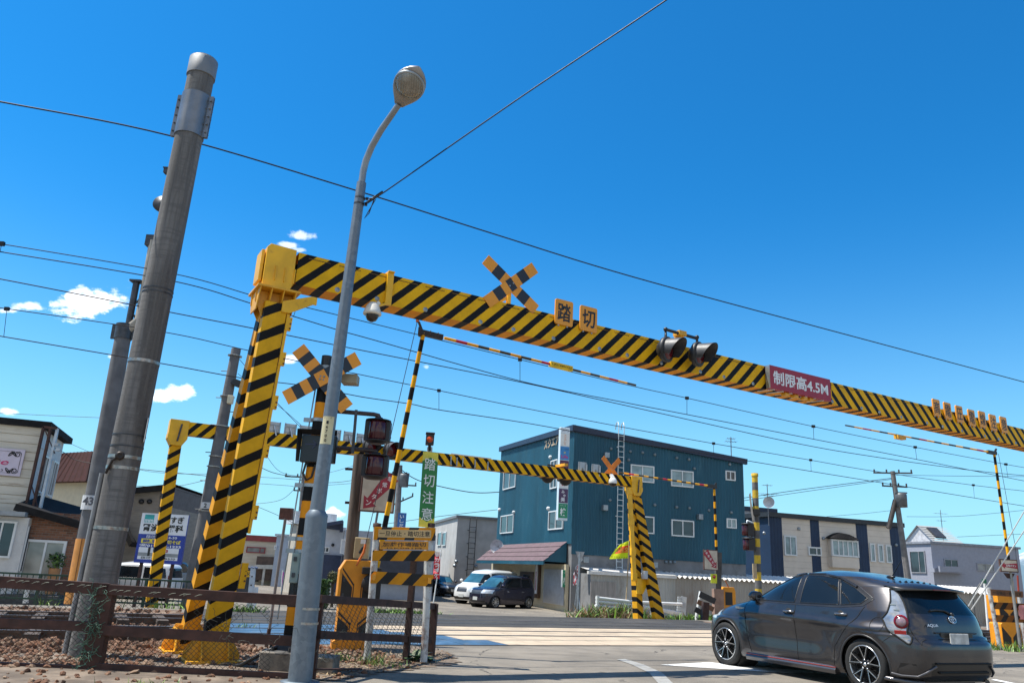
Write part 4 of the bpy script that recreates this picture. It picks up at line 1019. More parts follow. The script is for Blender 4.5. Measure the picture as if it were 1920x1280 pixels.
gb_org = P('board_orange', (.72, .30, .02), .5, var=.12, dirt=((.18, .08, .03), .35, 12)); gb_tan = P('board_tan', (.64, .44, .20), .5, var=.1, dirt=((.25, .13, .05), .25, 9))
hzb = HAZ('board_stripes', (.66, .27, .015), (.022, .022, .022), period=.32, duty=.46, k=.85, wear=.16)
hz_dark = HAZ('old_board_stripes', (.22, .085, .02), (.018, .016, .015), period=.3, duty=.46, k=.8, wear=.3)
def board(parent, q, mats, txt=None, t2=None, off=.06, name='board', K=K, GD=GD, GN=GN, face=0):
    (x0, y0), (x1, y1), (x2, y2), (x3, y3) = q          # tl tr br bl
    a, b, c, d = K(x0, y0, off), K(x1, y1, off), K(x2, y2, off), K(x3, y3, off)
    dr = (b - a).normalized(); h = ((a.z - d.z) + (b.z - c.z)) / 2; w = (b - a).length; n = Vector((-dr.y, dr.x, 0)).normalized(); u_ = dr.cross(n) * -1
    if u_.z < 0: u_ = -u_
    mid_ = (a + b + c + d) / 4; mb = MB(); mb.box(mid_ + n * .012, (w, .024, h), dr, n, u_, m=face)
    if txt: mb.text(txt, mid_ - n * .003 + u_ * (h * (.0 if not t2 else .1)), dr, u_, h * (.6 if not t2 else .52), w * .88, 1, .012)
    if t2: mb.text(t2, mid_ - n * .003 - u_ * h * .36, dr, u_, h * .16, w * .7, 1, .0)
    o = mb.build(name, mats, parent, bevel=.002); return o, mid_, dr, n, u_, w, h
o, mid_, dr, n, u_, w_, h_ = board(GS, ((702, 987), (817, 989), (816, 1012.5), (700, 1011.5)), [HAZ('edge_stripes', (.70, .28, .015), (.03, .03, .03), period=.36, duty=.36, k=.4, wear=.1)])
mb = MB(); mb.box(mid_ - n * .004, (w_ * .86, .012, h_ * .62), dr, n, u_, m=0); mb.text('一旦停止・踏切注意', mid_ - n * .012, dr, u_, h_ * .42, w_ * .82, 1, .012); mb.build('text_panel', [gb_tan, blackl], o)
board(GS, ((712, 1013.5), (804, 1014.5), (804, 1030), (712, 1029)), [gb_org, blackl], '加藤作場踏切', 'I2K081M', off=.04)
boards = [board(GS, ((699, 1031), (816, 1032), (814, 1051), (698, 1051)), [hzb, blackl]), board(GS, ((696, 1070), (813, 1077), (812, 1098), (694, 1094)), [hzb, blackl])]
o, mid_, dr, n, u_, w_, h_ = boards[1]
for s_ in (-.45, .44): mb = MB(); mb.box(mid_ + dr * w_ * s_ - n * .012, (.045, .02, .075), dr, n, u_); mb.build('reflector', P('amber_reflector', (.85, .35, .02), .2), o)
# green vertical banner and lamp on its own post
bp0 = K(797, 1226, -.12); BN_ = thing('green_banner_sign', 'tall green vertical sign 踏切注意 with an orange lamp on top', 'sign', Vector((bp0.x, bp0.y, 0)))
mb = MB(); tp = K(806, 838, -.12); mb.tube([Vector((bp0.x, bp0.y, -.05)), tp], .038, 12); mb.build('post', wp, BN_)
a, b, c, d = K(793.5, 846, .02), K(822, 849, .02), K(814, 990, .02), K(784, 986, .02)
dr = (b - a).normalized(); w_ = (b - a).length; u_ = ((a + b) / 2 - (c + d) / 2); h_ = u_.length; u_ = u_ / h_; n = dr.cross(u_); mid_ = (a + b + c + d) / 4; nn_ = -n
mb = MB(); mb.box(mid_, (w_, .02, h_), dr, -n, u_, m=0)
for s_ in (1, -1):
    f = mid_ + n * .012
    pts = [f + dr * -w_ / 2 + u_ * s_ * h_ / 2, f + dr * w_ / 2 + u_ * s_ * h_ / 2, f + dr * w_ / 2 + u_ * s_ * (h_ / 2 - .13), f + u_ * s_ * (h_ / 2 - .07), f - dr * w_ / 2 + u_ * s_ * (h_ / 2 - .13)]
    mb.poly(pts if s_ < 0 else list(reversed(pts)), 2)
for i, ch in enumerate('踏切注意'): mb.text(ch, mid_ + n * .014 + u_ * h_ * (.335 - i * .222), dr, u_, w_ * .78, w_ * .72, 1, .005)
mb.build('banner', [P('banner_green', (.004, .19, .035), .35, var=.1), whitel, P('banner_yellow', (.72, .62, .06), .4)], BN_, bevel=.002)
lc = K(806, 824, -.06)
mb = MB(); mb.tube([K(806, 845, -.1), lc - Z * .06], .022, 10); mb.box(lc, (.115, .13, .15), GD, GN, Z); mb.box(lc + Z * .085, (.13, .15, .02), GD, GN, Z); ho = mb.build('lamp', back_m, BN_, bevel=.012)
mb = MB(); mb.lathe(lc - GN * .066 - Z * .005, (-GN + GD * .2).normalized(), [(.045, 0), (.04, .01), (0, .022)], 18); mb.build('lamp_lens', P('orange_lens', (.55, .07, .01), .2), ho)
# ------------------------------------------------------------------ emergency button sign on an old wooden post
e0_ = A(652, 1100, mc.y + 1.3); e0_.z = 0; e1_ = A(674, 852, e0_.y); eb_ = A(656, 1055, e0_.y); edr = (e1_ - eb_).normalized(); b0_ = eb_ - edr * ((eb_.z + .05) / edr.z)
ES = thing('emergency_button_post', 'weathered wooden post with a red arrow sign 非常ボタン and a beige box, behind the orange machine', 'sign post', b0_)
mb = MB(); mb.tube([b0_, e1_], .115, 12, r2=.095); mb.build('post', P('old_timber', (.10, .075, .058), .9, var=.4, scale=2.5, st=(6, 6, .5), bump=.4, bscale=30), ES)
def arrow_sign(parent, c, ax, ay, w, h, ang, txt, left=True, name='sign_panel', flip=False):
    n = ax.cross(ay).normalized(); mb = MB()
    mb.box(c - n * .025, (w, .05, h), ax, -n, ay, m=0); mb.rect(c + n * .003 - ax * (w / 2 - .025) - ay * (h / 2 - .025), ax, ay, w - .05, h - .05, 1)
    d = (ax * math.cos(ang) + ay * math.sin(ang)); e = n.cross(d); f = c + n * .006; L = w * .46 if abs(math.sin(ang)) < .3 else min(w, h) * .62
    hw = h * .2 if abs(math.sin(ang)) < .3 else h * .17
    pts = [(L, 0), (L - hw * 1.5, hw * 1.25), (L - hw * 1.5, hw * .55), (-L, hw * 1.1), (-L, -hw * 1.1), (L - hw * 1.5, -hw * .55), (L - hw * 1.5, -hw * 1.25)]
    mb.poly([f + d * a + e * b for a, b in pts], 2)
    if abs(math.sin(ang)) < .3: mb.text(txt, f + n * .003 + ax * w * .1, ax, ay, hw * .95, w * .56, 3, .012)
    else:
        for i, ch in enumerate(txt): mb.text(ch, f + n * .003 - d * (L * .8 - i * L * .36), ax, ay, hw * .75, None, 3, .01)
    return mb.build(name, [P('sign_rim', (.1, .045, .03), .6, var=.3), P('sign_cream', (.55, .48, .38), .5, dirt=((.4, .25, .15), .2, 6)), P('sign_crimson', (.33, .015, .035), .4, var=.1), whitel], parent)
sc_ = A(709, 922, e0_.y - .12); ang_ = R(-128)
arrow_sign(ES, sc_, Vector((.96, .28, 0)).normalized(), Z, .58, .66, ang_, '非常ボタン')
for py in (880, 943):
    p = A(675, py, e0_.y); mb = MB(); mb.bar(p - X * .25, p + X * .3, .04, .03, side=Z); mb.build('bracket', rusty2, ES)
c = A(679, 1027, e0_.y - .14); mb = MB(); mb.box(c, (.24, .14, .33), X, Y, Z); mb.build('box', P('box_beige', (.42, .32, .17), .5, var=.15, dirt=((.2, .12, .06), .3, 9)), ES, bevel=.012); bx_ = bpy.data.objects['box.001'] if 'box.001' in bpy.data.objects else bpy.data.objects['box']
mb = MB(); mb.box(c + V3(.02, -.075, .1), (.08, .01, .07), m=0); mb.build('label_plate', white, bx_); mb = MB(); mb.tube([c + V3(-.02, -.08, -.08), c + V3(.02, -.1, .0), c + V3(.05, -.09, .03)], .02, 8); mb.build('handle', blackp, bx_)
# ------------------------------------------------------------------ cars: a body surface made of outlines at each height
def lerp_tab(tab, z, col=1):
    """tab sorted by its last entry (height)"""
    if z <= tab[0][-1]: return tab[0][0]
    for a, b in zip(tab, tab[1:]):
        if z <= b[-1]:
            f = (z - a[-1]) / (b[-1] - a[-1] + 1e-9); return a[0] + (b[0] - a[0]) * f
    return tab[-1][0]
def smooth_tab(tab, n=6):
    """Catmull-Rom through the (value, z) points"""
    out = []
    for i in range(len(tab) - 1):
        p = [tab[max(0, i - 1)], tab[i], tab[i + 1], tab[min(len(tab) - 1, i + 2)]]
        for k in range(n):
            t = k / n
            def c(a, b, d, e): return .5 * ((2 * b) + (d - a) * t + (2 * a - 5 * b + 4 * d - e) * t * t + (3 * b - a - 3 * d + e) * t ** 3)
            out.append((c(*[q[0] for q in p]), c(*[q[1] for q in p])))
    out.append(tab[-1]); z = -9; o2 = []
    for v, zz in out:
        if zz > z + 1e-4: o2.append((v, zz)); z = zz
    return o2
class Shell:
    def __init__(s, pf, pr, wf, ztop, kroof, nf, nr, bulge=None):
        s.pf, s.pr, s.wf = smooth_tab(pf), smooth_tab(pr), smooth_tab(wf); s.zt = ztop; s.z0 = pf[0][1]; s.k = kroof; s.nf, s.nr = nf, nr; s.bulge = bulge; s.cache = {}
        s.zr = wf[-1][1]; s.wr = wf[-1][0]
    def width(s, z):
        if z <= s.zr: return lerp_tab(s.wf, z)
        return s.wr * math.sqrt(max(0, (s.zt - z) / (s.zt - s.zr)))
    def outline(s, z, M):
        key = (round(z, 5), M)
        if key in s.cache: return s.cache[key]
        xf, xr, w = lerp_tab(s.pf, z), lerp_tab(s.pr, z), s.width(z); cx = (xf + xr) / 2; a = max(.001, (xf - xr) / 2); nf, nr = s.nf(z), s.nr(z); pts = []
        K = 160
        for i in range(K + 1):
            ph = -PI / 2 + PI * i / K; n = nr if ph < 0 else nf; sn, cs = math.sin(ph), abs(math.cos(ph))
            pts.append((cx + a * math.copysign(abs(sn) ** (2 / n), sn), w * cs ** (2 / n)))
        fine = [pts[0]]
        for p, q in zip(pts, pts[1:]):
            d = math.hypot(q[0] - p[0], q[1] - p[1]); k = max(1, int(d / .05))
            fine += [(p[0] + (q[0] - p[0]) * j / k, p[1] + (q[1] - p[1]) * j / k) for j in range(1, k + 1)]
        cum = [0]
        for p, q in zip(fine, fine[1:]): cum.append(cum[-1] + math.hypot(q[0] - p[0], q[1] - p[1]))
        L = cum[-1]; out = []; j = 0
        for i in range(M + 1):
            t = L * i / M
            while j < len(cum) - 2 and cum[j + 1] < t: j += 1
            f = (t - cum[j]) / (cum[j + 1] - cum[j] + 1e-9); x = fine[j][0] + (fine[j + 1][0] - fine[j][0]) * f; y = fine[j][1] + (fine[j + 1][1] - fine[j][1]) * f
            if s.bulge and y > .3: y += s.bulge(x, z) * min(1, (y - .3) / .3)
            out.append((x, y, t))
        s.cache[key] = out; return out
    def at(s, t, z, side=1):
        """point at arc distance t from the rear centre"""
        o = s.outline(z, 400); L = o[-1][2]; i = min(399.999, t / L * 400); k = int(i); f = i - k
        return V3(o[k][0] + (o[k + 1][0] - o[k][0]) * f, side * (o[k][1] + (o[k + 1][1] - o[k][1]) * f), z)
    def norm(s, t, z, side=1):
        a = s.at(t + .01, z, side) - s.at(max(0, t - .01), z, side); b = s.at(t, z + .01, side) - s.at(t, z - .01, side); n = a.cross(b)
        if n.dot(V3(0, side, 0)) < 0 and abs(n.y) > abs(n.x): n = -n
        if n.x > 0 and abs(n.x) > abs(n.y) and s.at(t, z).x < 0: n = -n
        return n.normalized()
    def ys(s, x, z):
        o = s.outline(z, 400); best = 0
        for p, q in zip(o, o[1:]):
            if (p[0] - x) * (q[0] - x) <= 0: best = max(best, p[1] + (q[1] - p[1]) * ((x - p[0]) / (q[0] - p[0] + 1e-9)))
        return best
def inpoly(p, poly):
    r = False; j = len(poly) - 1
    for i in range(len(poly)):
        a, b = poly[i], poly[j]
        if (a[1] > p[1]) != (b[1] > p[1]) and p[0] < (b[0] - a[0]) * (p[1] - a[1]) / (b[1] - a[1]) + a[0]: r = not r
        j = i
    return r
def heights(S, step):
    zs = [S.z0]; z = S.z0
    while z < S.zt - 1e-4:
        dz = step
        for _ in range(12):
            z2 = min(S.zt, z + dz); d = max(math.hypot(lerp_tab(S.pf, z2) - lerp_tab(S.pf, z), dz), math.hypot(lerp_tab(S.pr, z2) - lerp_tab(S.pr, z), dz), math.hypot(S.width(z2) - S.width(z), dz))
            if d <= step * 1.35: break
            dz *= .6
        z = min(S.zt, z + max(dz, .0008)); zs.append(z)
    return zs
def car_shell(t, S, step, classify, mats, wheels, ra, M=None):
    """splits the body surface into named parts; classify(x, |y|, z, arc) -> (part name, material slot)"""
    zs = heights(S, step); M = M or int(S.outline(.55, 40)[-1][2] / step); parts = {}
    rows = [S.outline(z, M) for z in zs]
    for i in range(len(zs) - 1):
        r0, r1, z0, z1 = rows[i], rows[i + 1], zs[i], zs[i + 1]; zm = (z0 + z1) / 2
        for j in range(M):
            x = (r0[j][0] + r0[j + 1][0] + r1[j][0] + r1[j + 1][0]) / 4; y = (r0[j][1] + r0[j + 1][1] + r1[j][1] + r1[j + 1][1]) / 4
            if y > .3 and any((x - wx) ** 2 + (zm - wz) ** 2 < ra * ra for wx, wz in wheels): continue
            nm = classify(x, y, zm, (r0[j][2] + r1[j][2]) / 2)
            for sd in (1, -1):
                key = (nm, sd if nm in ('side_window', 'tail_light', 'headlight', 'window_trim') else 0)
                if key not in parts: parts[key] = ([], [], {})
                vs, fs, ix = parts[key]
                q = []
                for (a, b, r, z) in ((i, j, r0, z0), (i, j + 1, r0, z0), (i + 1, j + 1, r1, z1), (i + 1, j, r1, z1)):
                    k = (a, b, sd if r[b][1] > 1e-6 else 0)
                    if k not in ix: ix[k] = len(vs); vs.append((r[b][0], sd * r[b][1], z))
                    q.append(ix[k])
                q = [v for n_, v in enumerate(q) if v not in q[:n_]]
                if len(q) > 2: fs.append(tuple(q if sd < 0 else reversed(q)))
    res = {}
    for (nm, _s), (vs, fs, _) in parts.items():
        me = bpy.data.meshes.new(nm); me.from_pydata(vs, [], fs); me.materials.append(mats[nm]); me.polygons.foreach_set('use_smooth', [True] * len(fs)); me.update()
        o = bpy.data.objects.new(nm, me); COL.objects.link(o); o.parent = t; W[o.name] = W[t.name]; res[nm] = o
    return res
def car_paint(name, col, metal=.5, rough=.3):
    if name in MATS: return MATS[name]
    m, nt, b = _mat(name); tc = nd(nt, 'ShaderNodeTexCoord').outputs['Object']
    n = noise(nt, tc, 900, 1); n2 = noise(nt, tc, 3, 4)
    c = mixc(nt, n, tuple(x * .8 for x in col), tuple(min(1, x * 1.25) for x in col)); c = mixc(nt, math_n(nt, 'MULTIPLY', ramp(nt, n2, .5, .75), .15), c, (.2, .18, .15))
    nt.links.new(c, b.inputs['Base Color']); b.inputs['Metallic'].default_value = metal; b.inputs['Roughness'].default_value = rough
    b.inputs['Coat Weight'].default_value = .7; b.inputs['Coat Roughness'].default_value = .03; MATS[name] = m; return m
cglass = GLASS('car_glass', (.008, .011, .014), .03); cglass.node_tree.nodes['Principled BSDF'].inputs['Specular IOR Level'].default_value = .35; trim = P('black_trim', (.01, .01, .011), .35, var=.1); tyre_m = P('tyre_rubber', (.016, .016, .016), .85, var=.2)
chrome = P('chrome', (.6, .62, .64), .12, 1., var=.05); alloy = P('alloy', (.55, .56, .57), .28, .9, var=.08); rimblk = P('rim_black', (.012, .012, .013), .3, .3)
well = P('wheel_well', (.006, .006, .006), .9); headm = P('headlight_glass', (.55, .6, .64), .08, .2, var=.2); tailm = P('tail_red', (.16, .004, .012), .12, var=.2); plate_m = P('plate_pale', (.52, .53, .5), .5, var=.1, scale=14)
def wheel(t, x, y, r, wd, side, fancy=True, n=24, blurless=True):
    """wheel > tyre, rim"""
    c = V3(x, y, r); ax = V3(0, side, 0)
    mb = MB(); mb.lathe(c, ax, [(r * .70, -wd / 2), (r * .93, -wd / 2), (r, -wd * .36), (r, wd * .36), (r * .95, wd * .47), (r * .86, wd * .5), (r * .74, wd * .46)], n, 0); mb.disc(c + ax * (-wd * .1), ax, r * .75, n, 1)
    w_ = mb.build('wheel', [tyre_m, well], t, local=True)
    mb = MB(); R1 = r * .755
    mb.lathe(c, ax, [(R1, -wd * .1), (R1, wd * .46), (R1 * .955, wd * .49), (R1 * .93, wd * .44), (R1 * .93, -wd * .1)], n, 0)
    b, cc_ = V3(1, 0, 0), V3(0, 0, 1)
    if fancy:
        for k in range(5):
            a0_ = 2 * PI * k / 5 + PI / 2
            for sg in (-1, 1):
                a1_, a2_ = a0_ + sg * .13, a0_ + sg * .30
                d1, d2 = b * math.cos(a1_) + cc_ * math.sin(a1_), b * math.cos(a2_) + cc_ * math.sin(a2_)
                p0, p1 = c + d1 * R1 * .3 + ax * wd * .36, c + d2 * R1 * .95 + ax * wd * .44
                sdv = ax.cross(p1 - p0).normalized()
                mb.bar(p0, p1, R1 * .1, .03, 1, side=sdv); q0, q1 = p0 + ax * .016, p1 + ax * .016
                mb.bar(q0 + sdv * sg * R1 * .032, q1 + sdv * sg * R1 * .032, R1 * .035, .004, 0, side=sdv)
        mb.lathe(c, ax, [(R1 * .34, wd * .2), (R1 * .34, wd * .36), (R1 * .16, wd * .42), (0, wd * .42)], 20, 1)
        for k in range(5):
            a = 2 * PI * k / 5 + .3; p = c + (b * math.cos(a) + cc_ * math.sin(a)) * R1 * .24 + ax * wd * .4; mb.lathe(p, ax, [(.011, 0), (.011, .012), (0, .012)], 8, 0)
        mb.lathe(c, ax, [(R1 * .1, wd * .42), (R1 * .1, wd * .44), (0, wd * .44)], 12, 0)
    else:
        for k in range(9):
            a = 2 * PI * k / 9; d = b * math.cos(a) + cc_ * math.sin(a); mb.bar(c + d * R1 * .15 + ax * wd * .38, c + d * R1 * .95 + ax * wd * .42, R1 * .13, .03, 0, side=ax.cross(d))
        mb.lathe(c, ax, [(R1 * .22, wd * .3), (R1 * .22, wd * .42), (0, wd * .43)], 14, 0)
    mb.build('rim', [alloy, rimblk], w_, local=True); return w_
def surf_line(S, t, pts, r, mat, name, closed=False, off=0.0, sides=(1, -1), n=5):
    """thin strip following the body side through (x, z) points"""
    for sd in sides:
        path = []
        pp = pts + ([pts[0]] if closed else [])
        for (x0, z0), (x1, z1) in zip(pp, pp[1:]):
            k = max(1, int(math.hypot(x1 - x0, z1 - z0) / .05))
            path += [V3(x0 + (x1 - x0) * i / k, 0, z0 + (z1 - z0) * i / k) for i in range(k)]
        path.append(V3(pp[-1][0], 0, pp[-1][1]))
        path = [V3(p.x, sd * (S.ys(p.x, p.z) + off), p.z) for p in path]
        mb = MB(); mb.tube(path, r, n, 0, True); mb.build(name, mat, t, local=True)
# ---------------------------------------------------------------- the dark grey hatchback in front
def hatchback():
    cw_ = (G(1362, 1243) + G(1640, 1301)) / 2; fwdv = Vector((-.432, .902, 0)).normalized(); leftv = Vector((-fwdv.y, fwdv.x, 0))
    loc = cw_ - leftv * .82; loc.z = 0
    t = thing('grey_hatchback', 'dark metallic grey hatchback with black twin spoke wheels waiting at the crossing', 'car', loc, math.atan2(fwdv.y, fwdv.x))
    pf = [(1.80, .17), (1.95, .21), (1.985, .34), (1.985, .52), (1.95, .66), (1.84, .765), (1.52, .875), (1.10, .975), (.64, 1.195), (.22, 1.36), (-.05, 1.42), (-.28, 1.452)]
    pr = [(-1.88, .19), (-1.97, .26), (-2.0, .42), (-2.0, .60), (-1.955, .665), (-1.93, .74), (-1.905, .86), (-1.86, .96), (-1.70, 1.20), (-1.60, 1.275), (-1.2, 1.36), (-.7, 1.432), (-.28, 1.452)]
    wf = [(.80, .17), (.83, .26), (.842, .45), (.842, .62), (.838, .78), (.815, .92), (.79, .99), (.70, 1.17), (.62, 1.31), (.575, 1.365)]
    wx = (1.29, -1.26); rw = .308
    def bulge(x, z):
        b = 0
        for w_ in wx:
            d = math.hypot(x - w_, z - rw); b += .028 * math.exp(-((d - .39) / .1) ** 2)
        b -= .022 * math.exp(-((z - .50) / .13) ** 2) * smooth(-.75, -.4, x) * (1 - smooth(.5, .85, x))
        b += .022 * math.exp(-((z - .80 - .05 * smooth(.5, -1.4, x) * -1) / .05) ** 2) * smooth(1.3, .4, x) * 1.0 if x < 1.3 else 0
        b += .03 * math.exp(-((z - .72) / .16) ** 2) * (1 - smooth(-1.35, -.75, x)) * smooth(-1.9, -1.5, x)
        return b
    S = Shell(pf, pr, wf, 1.452, 0, lambda z: 4.6 if z < .7 else 3.6 if z < 1 else 3.2, lambda z: 6.5 if z < .7 else 5.2 if z < 1.25 else 4.2, bulge)
    W1 = [(.93, .985), (.55, 1.17), (.20, 1.305), (-.06, 1.352), (-.10, .985)]
    W2 = [(-.20, .987), (-.16, 1.357), (-.42, 1.36), (-.74, 1.325), (-.86, 1.0)]
    W3 = [(-.90, 1.0), (-.78, 1.315), (-1.05, 1.22), (-1.28, 1.10), (-1.20, 1.03)]
    TR = [(1.04, .965), (.56, 1.2), (.19, 1.335), (-.08, 1.383), (-.45, 1.39), (-.80, 1.345), (-1.10, 1.238), (-1.36, 1.095), (-1.25, 1.01), (-.9, .972), (-.1, .962)]
    TL = [(.585, 1.225), (.66, 1.225), (.76, 1.08), (.88, .955), (.98, .875), (.95, .80), (.90, .71), (.82, .61), (.79, .60), (.72, .67), (.70, .80), (.67, .92), (.61, 1.08)]
    def cl(x, y, z, s):
        if x > -1.75 or y > .5:
            if y > .45 and x > -1.5:
                p = (x, z)
                if inpoly(p, W1) or inpoly(p, W2) or inpoly(p, W3): return 'side_window'
                if inpoly(p, TR): return 'window_trim'
        if x < -1.3 and inpoly((s, z), TL): return 'tail_light'
        if x < -1.45 and z > .955 and z < 1.262 and s < .70 - (z - .955) * .28: return 'rear_window'
        if x > .2 and z > .985 and z < 1.36 and y < .70 - (z - .985) * .52 and lerp_tab(S.pf, z) - x < .34: return 'windshield'
        if x < -1.9 and .27 < z < .40 and s < .55: return 'diffuser'
        if x > 1.86 and .24 < z < .42 and y < .5: return 'grille'
        if x > 1.55 and .66 < z < .80 and y > .45: return 'headlight'
        return 'body'
    paint = car_paint('gunmetal_paint', (.05, .047, .05), .7, .3)
    clear = P('clear_tail_lens', (.36, .38, .4), .1, .6, var=.35, scale=7)
    car_shell(t, S, .0155, cl, dict(body=paint, side_window=cglass, window_trim=trim, tail_light=clear, rear_window=cglass, windshield=cglass, diffuser=trim, grille=trim, headlight=headm), [(w_, rw) for w_ in wx], .345)
    # crisp outlines over the joints
    for poly in (W1, W2, W3): surf_line(S, t, poly, .007, trim, 'window_seal', True)
    surf_line(S, t, [(.95, .962), (-.1, .958), (-.9, .968), (-1.24, 1.005), (-1.37, 1.095), (-1.10, 1.245), (-.8, 1.352)], .006, chrome if False else P('seal_grey', (.06, .06, .062), .3, .5), 'belt_strip')
    gapm = P('panel_gap', (.006, .006, .006), .8)
    surf_line(S, t, [(-.13, .955), (-.13, .6), (-.16, .24)], .0055, gapm, 'door_gap', n=4)
    surf_line(S, t, [(.93, .955), (.86, .75), (.80, .45), (.74, .25)], .0055, gapm, 'door_gap', n=4)
    surf_line(S, t, [(-1.27, 1.0), (-1.18, .86), (-.98, .68), (-.82, .48), (-.78, .25)], .0055, gapm, 'door_gap', n=4)
    surf_line(S, t, [(-1.55, .60), (-1.72, .74), (-1.80, .83)], .0045, gapm, 'bumper_gap', n=4)
    circ = [(-1.47 + .085 * math.cos(k * PI / 8), .80 + .085 * math.sin(k * PI / 8)) for k in range(16)]
    surf_line(S, t, circ, .0045, gapm, 'fuel_flap_gap', True, sides=(1,), n=4)
    # wheels, wells
    for x in wx:
        for sd in (1, -1): wheel(t, x, sd * .755, rw, .205, sd)
        for sd in (1, -1):
            mb = MB(); mb.lathe(V3(x, sd * .45, rw), V3(0, sd, 0), [(.352, 0), (.352, .36)], 30, 0); mb.disc(V3(x, sd * .45, rw), V3(0, sd, 0), .352, 24, 0); mb.build('wheel_well', well, t, local=True)
        for sd in (1, -1):
            pts = [V3(x + .352 * math.cos(a), 0, rw + .352 * math.sin(a)) for a in [(-.22 + k * (PI + .44) / 26) for k in range(27)]]
            pts = [V3(p.x, sd * (S.ys(p.x, max(.18, p.z)) - .004), p.z) for p in pts if p.z > .19]
            mb = MB(); mb.tube(pts, .013, 6); mb.build('arch_lip', P('arch_trim', (.03, .03, .032), .4), t, local=True)
    mb = MB(); mb.box((0, 0, .21), (3.5, 1.3, .12)); mb.build('underbody', well, t, local=True)
    # side skirts with a red line
    for sd in (1, -1):
        mb = MB()
        a, b = V3(.84, sd * .80, .17), V3(-.80, sd * .80, .17)
        mb.prism([(-.055, -.03), (.05, -.03), (.062, .02), (.02, .075), (-.055, .085)], a, V3(0, sd, 0), Z, 1.64 if sd > 0 else -1.64); sk = mb.build('side_skirt', car_paint('skirt_paint', (.075, .072, .076), .6, .32), t, local=True, bevel=.006)
        mb = MB(); mb.bar(a + V3(0, sd * .045, .05), b + V3(0, sd * .045, .05), .01, .008); mb.build('red_line', P('skirt_red', (.35, .05, .04), .4), sk, local=True)
    # handles, mirrors
    for sd in (1, -1):
        for x, z in ((-.02, .86), (-.92, .885)):
            y = S.ys(x, z); mb = MB(); mb.tube([V3(x - .09, sd * (y + .0), z), V3(x - .07, sd * (y + .03), z), V3(x + .06, sd * (y + .032), z - .002), V3(x + .09, sd * y, z - .004)], .017, 8); hn_ = mb.build('door_handle', chrome if False else P('handle_paint', (.2, .2, .21), .2, .8), t, local=True)
            mb = MB(); mb.ball(V3(x + .01, sd * (y - .012), z), 1, 14, 0, (.06, .016, .045)); mb.build('handle_cup', gapm, hn_, local=True)
        y = S.ys(.74, 1.0); mb = MB(); c = V3(.72, sd * (y + .10), 1.03)
        mb.ball(c, 1, 18, 0, (.085, .115, .075)); mb.bar(V3(.76, sd * (y - .03), .985), c - V3(0, sd * .04, .03), .07, .04); mm = mb.build('mirror', paint, t, local=True)
        mb = MB(); mb.disc(c - V3(.078, 0, 0), V3(-1, 0, 0), .07, 18); mb.build('mirror_glass', chrome, mm, local=True)
        mb = MB(); x, z = 1.0, .84; y = S.ys(x, z); mb.bar(V3(x - .09, sd * (y + .006), z), V3(x + .10, sd * (y + .004), z + .01), .012, .03, side=V3(0, 1, 0)); mb.build('side_marker', P('marker_grey', (.35, .36, .37), .25, .7), t, local=True)
    # window visors
    surf_line(S, t, [(.62, 1.185), (.24, 1.335), (-.08, 1.378)], .02, P('visor_smoke', (.02, .02, .022), .15), 'window_visor', off=.008)
    surf_line(S, t, [(-.14, 1.38), (-.45, 1.383), (-.78, 1.34), (-1.08, 1.232)], .018, P('visor_smoke', (.02, .02, .022)), 'window_visor', off=.008)
    # spoiler over the hatch glass
    mb = MB(); top = []; bot = []
    for k in range(17):
        y = -.60 + 1.2 * k / 16; e = 1 - abs(y / .62) ** 4; xe = -1.60 - .20 * (e ** .5); z = 1.262 - .02 * (y / .6) ** 2
        top.append((V3(-1.42, y * 1.0, 1.323 - .05 * (y / .6) ** 2), V3(xe, y, z + .0))); bot.append((V3(-1.55, y * .97, 1.262 - .05 * (y / .6) ** 2), V3(xe + .006, y, z - .028)))
    for k in range(16):
        mb.poly([top[k][0], top[k][1], top[k + 1][1], top[k + 1][0]], 0, sm=True); mb.poly([bot[k][0], bot[k + 1][0], bot[k + 1][1], bot[k][1]], 1); mb.poly([top[k][1], bot[k][1], bot[k + 1][1], top[k + 1][1]], 0, sm=True)
    for k in (0, 16): mb.poly([top[k][0], top[k][1], bot[k][1], bot[k][0]], 0)
    spo = mb.build('spoiler', [paint, trim], t, local=True, weld=True)
    mb = MB(); mb.bar(V3(-1.796, -.16, 1.245), V3(-1.796, .16, 1.245), .018, .012); mb.build('brake_light', tailm, spo, local=True)
    # vortex fins on the roof edge
    for k in range(9):
        y = -.46 + .115 * k; mb = MB(); mb.prism([(0, 0), (.09, .0), (.02, .028)], V3(-1.42, y, 1.318 - .045 * (y / .6) ** 2), V3(1, 0, 0), Z, .014); mb.build('roof_fin', trim, t, local=True)
    mb = MB(); mb.ball(V3(-1.12, .06, 1.385), 1, 12, 0, (.07, .03, .02)); mb.tube([V3(-1.14, .06, 1.395), V3(-1.3, .06, 1.60)], .006, 6); mb.build('antenna', trim, t, local=True)
    # tail lamps
    for sd in (1, -1):
        c, n = S.at(.765, .85, sd), S.norm(.765, .85, sd)
        mb = MB(); mb.lathe(c - n * .01, n, [(.083, 0), (.083, .02), (.062, .03)], 26, 0); mb.lathe(c - n * .01, n, [(.06, .02), (.045, .035), (0, .04)], 22, 1); mb.build('tail_lamp', [tailm, P('lamp_haze', (.3, .2, .22), .1, .3)], t, local=True)
        c, n = S.at(.79, .725, sd), S.norm(.79, .725, sd); e = Z.cross(n).normalized(); mb = MB(); mb.box(c, (.13, .014, .05), e, n, n.cross(e)); mb.build('turn_lamp', P('turn_red', (.42, .02, .02), .15), t, local=True)
        c, n = S.at(.77, 1.02, sd), S.norm(.77, 1.02, sd)
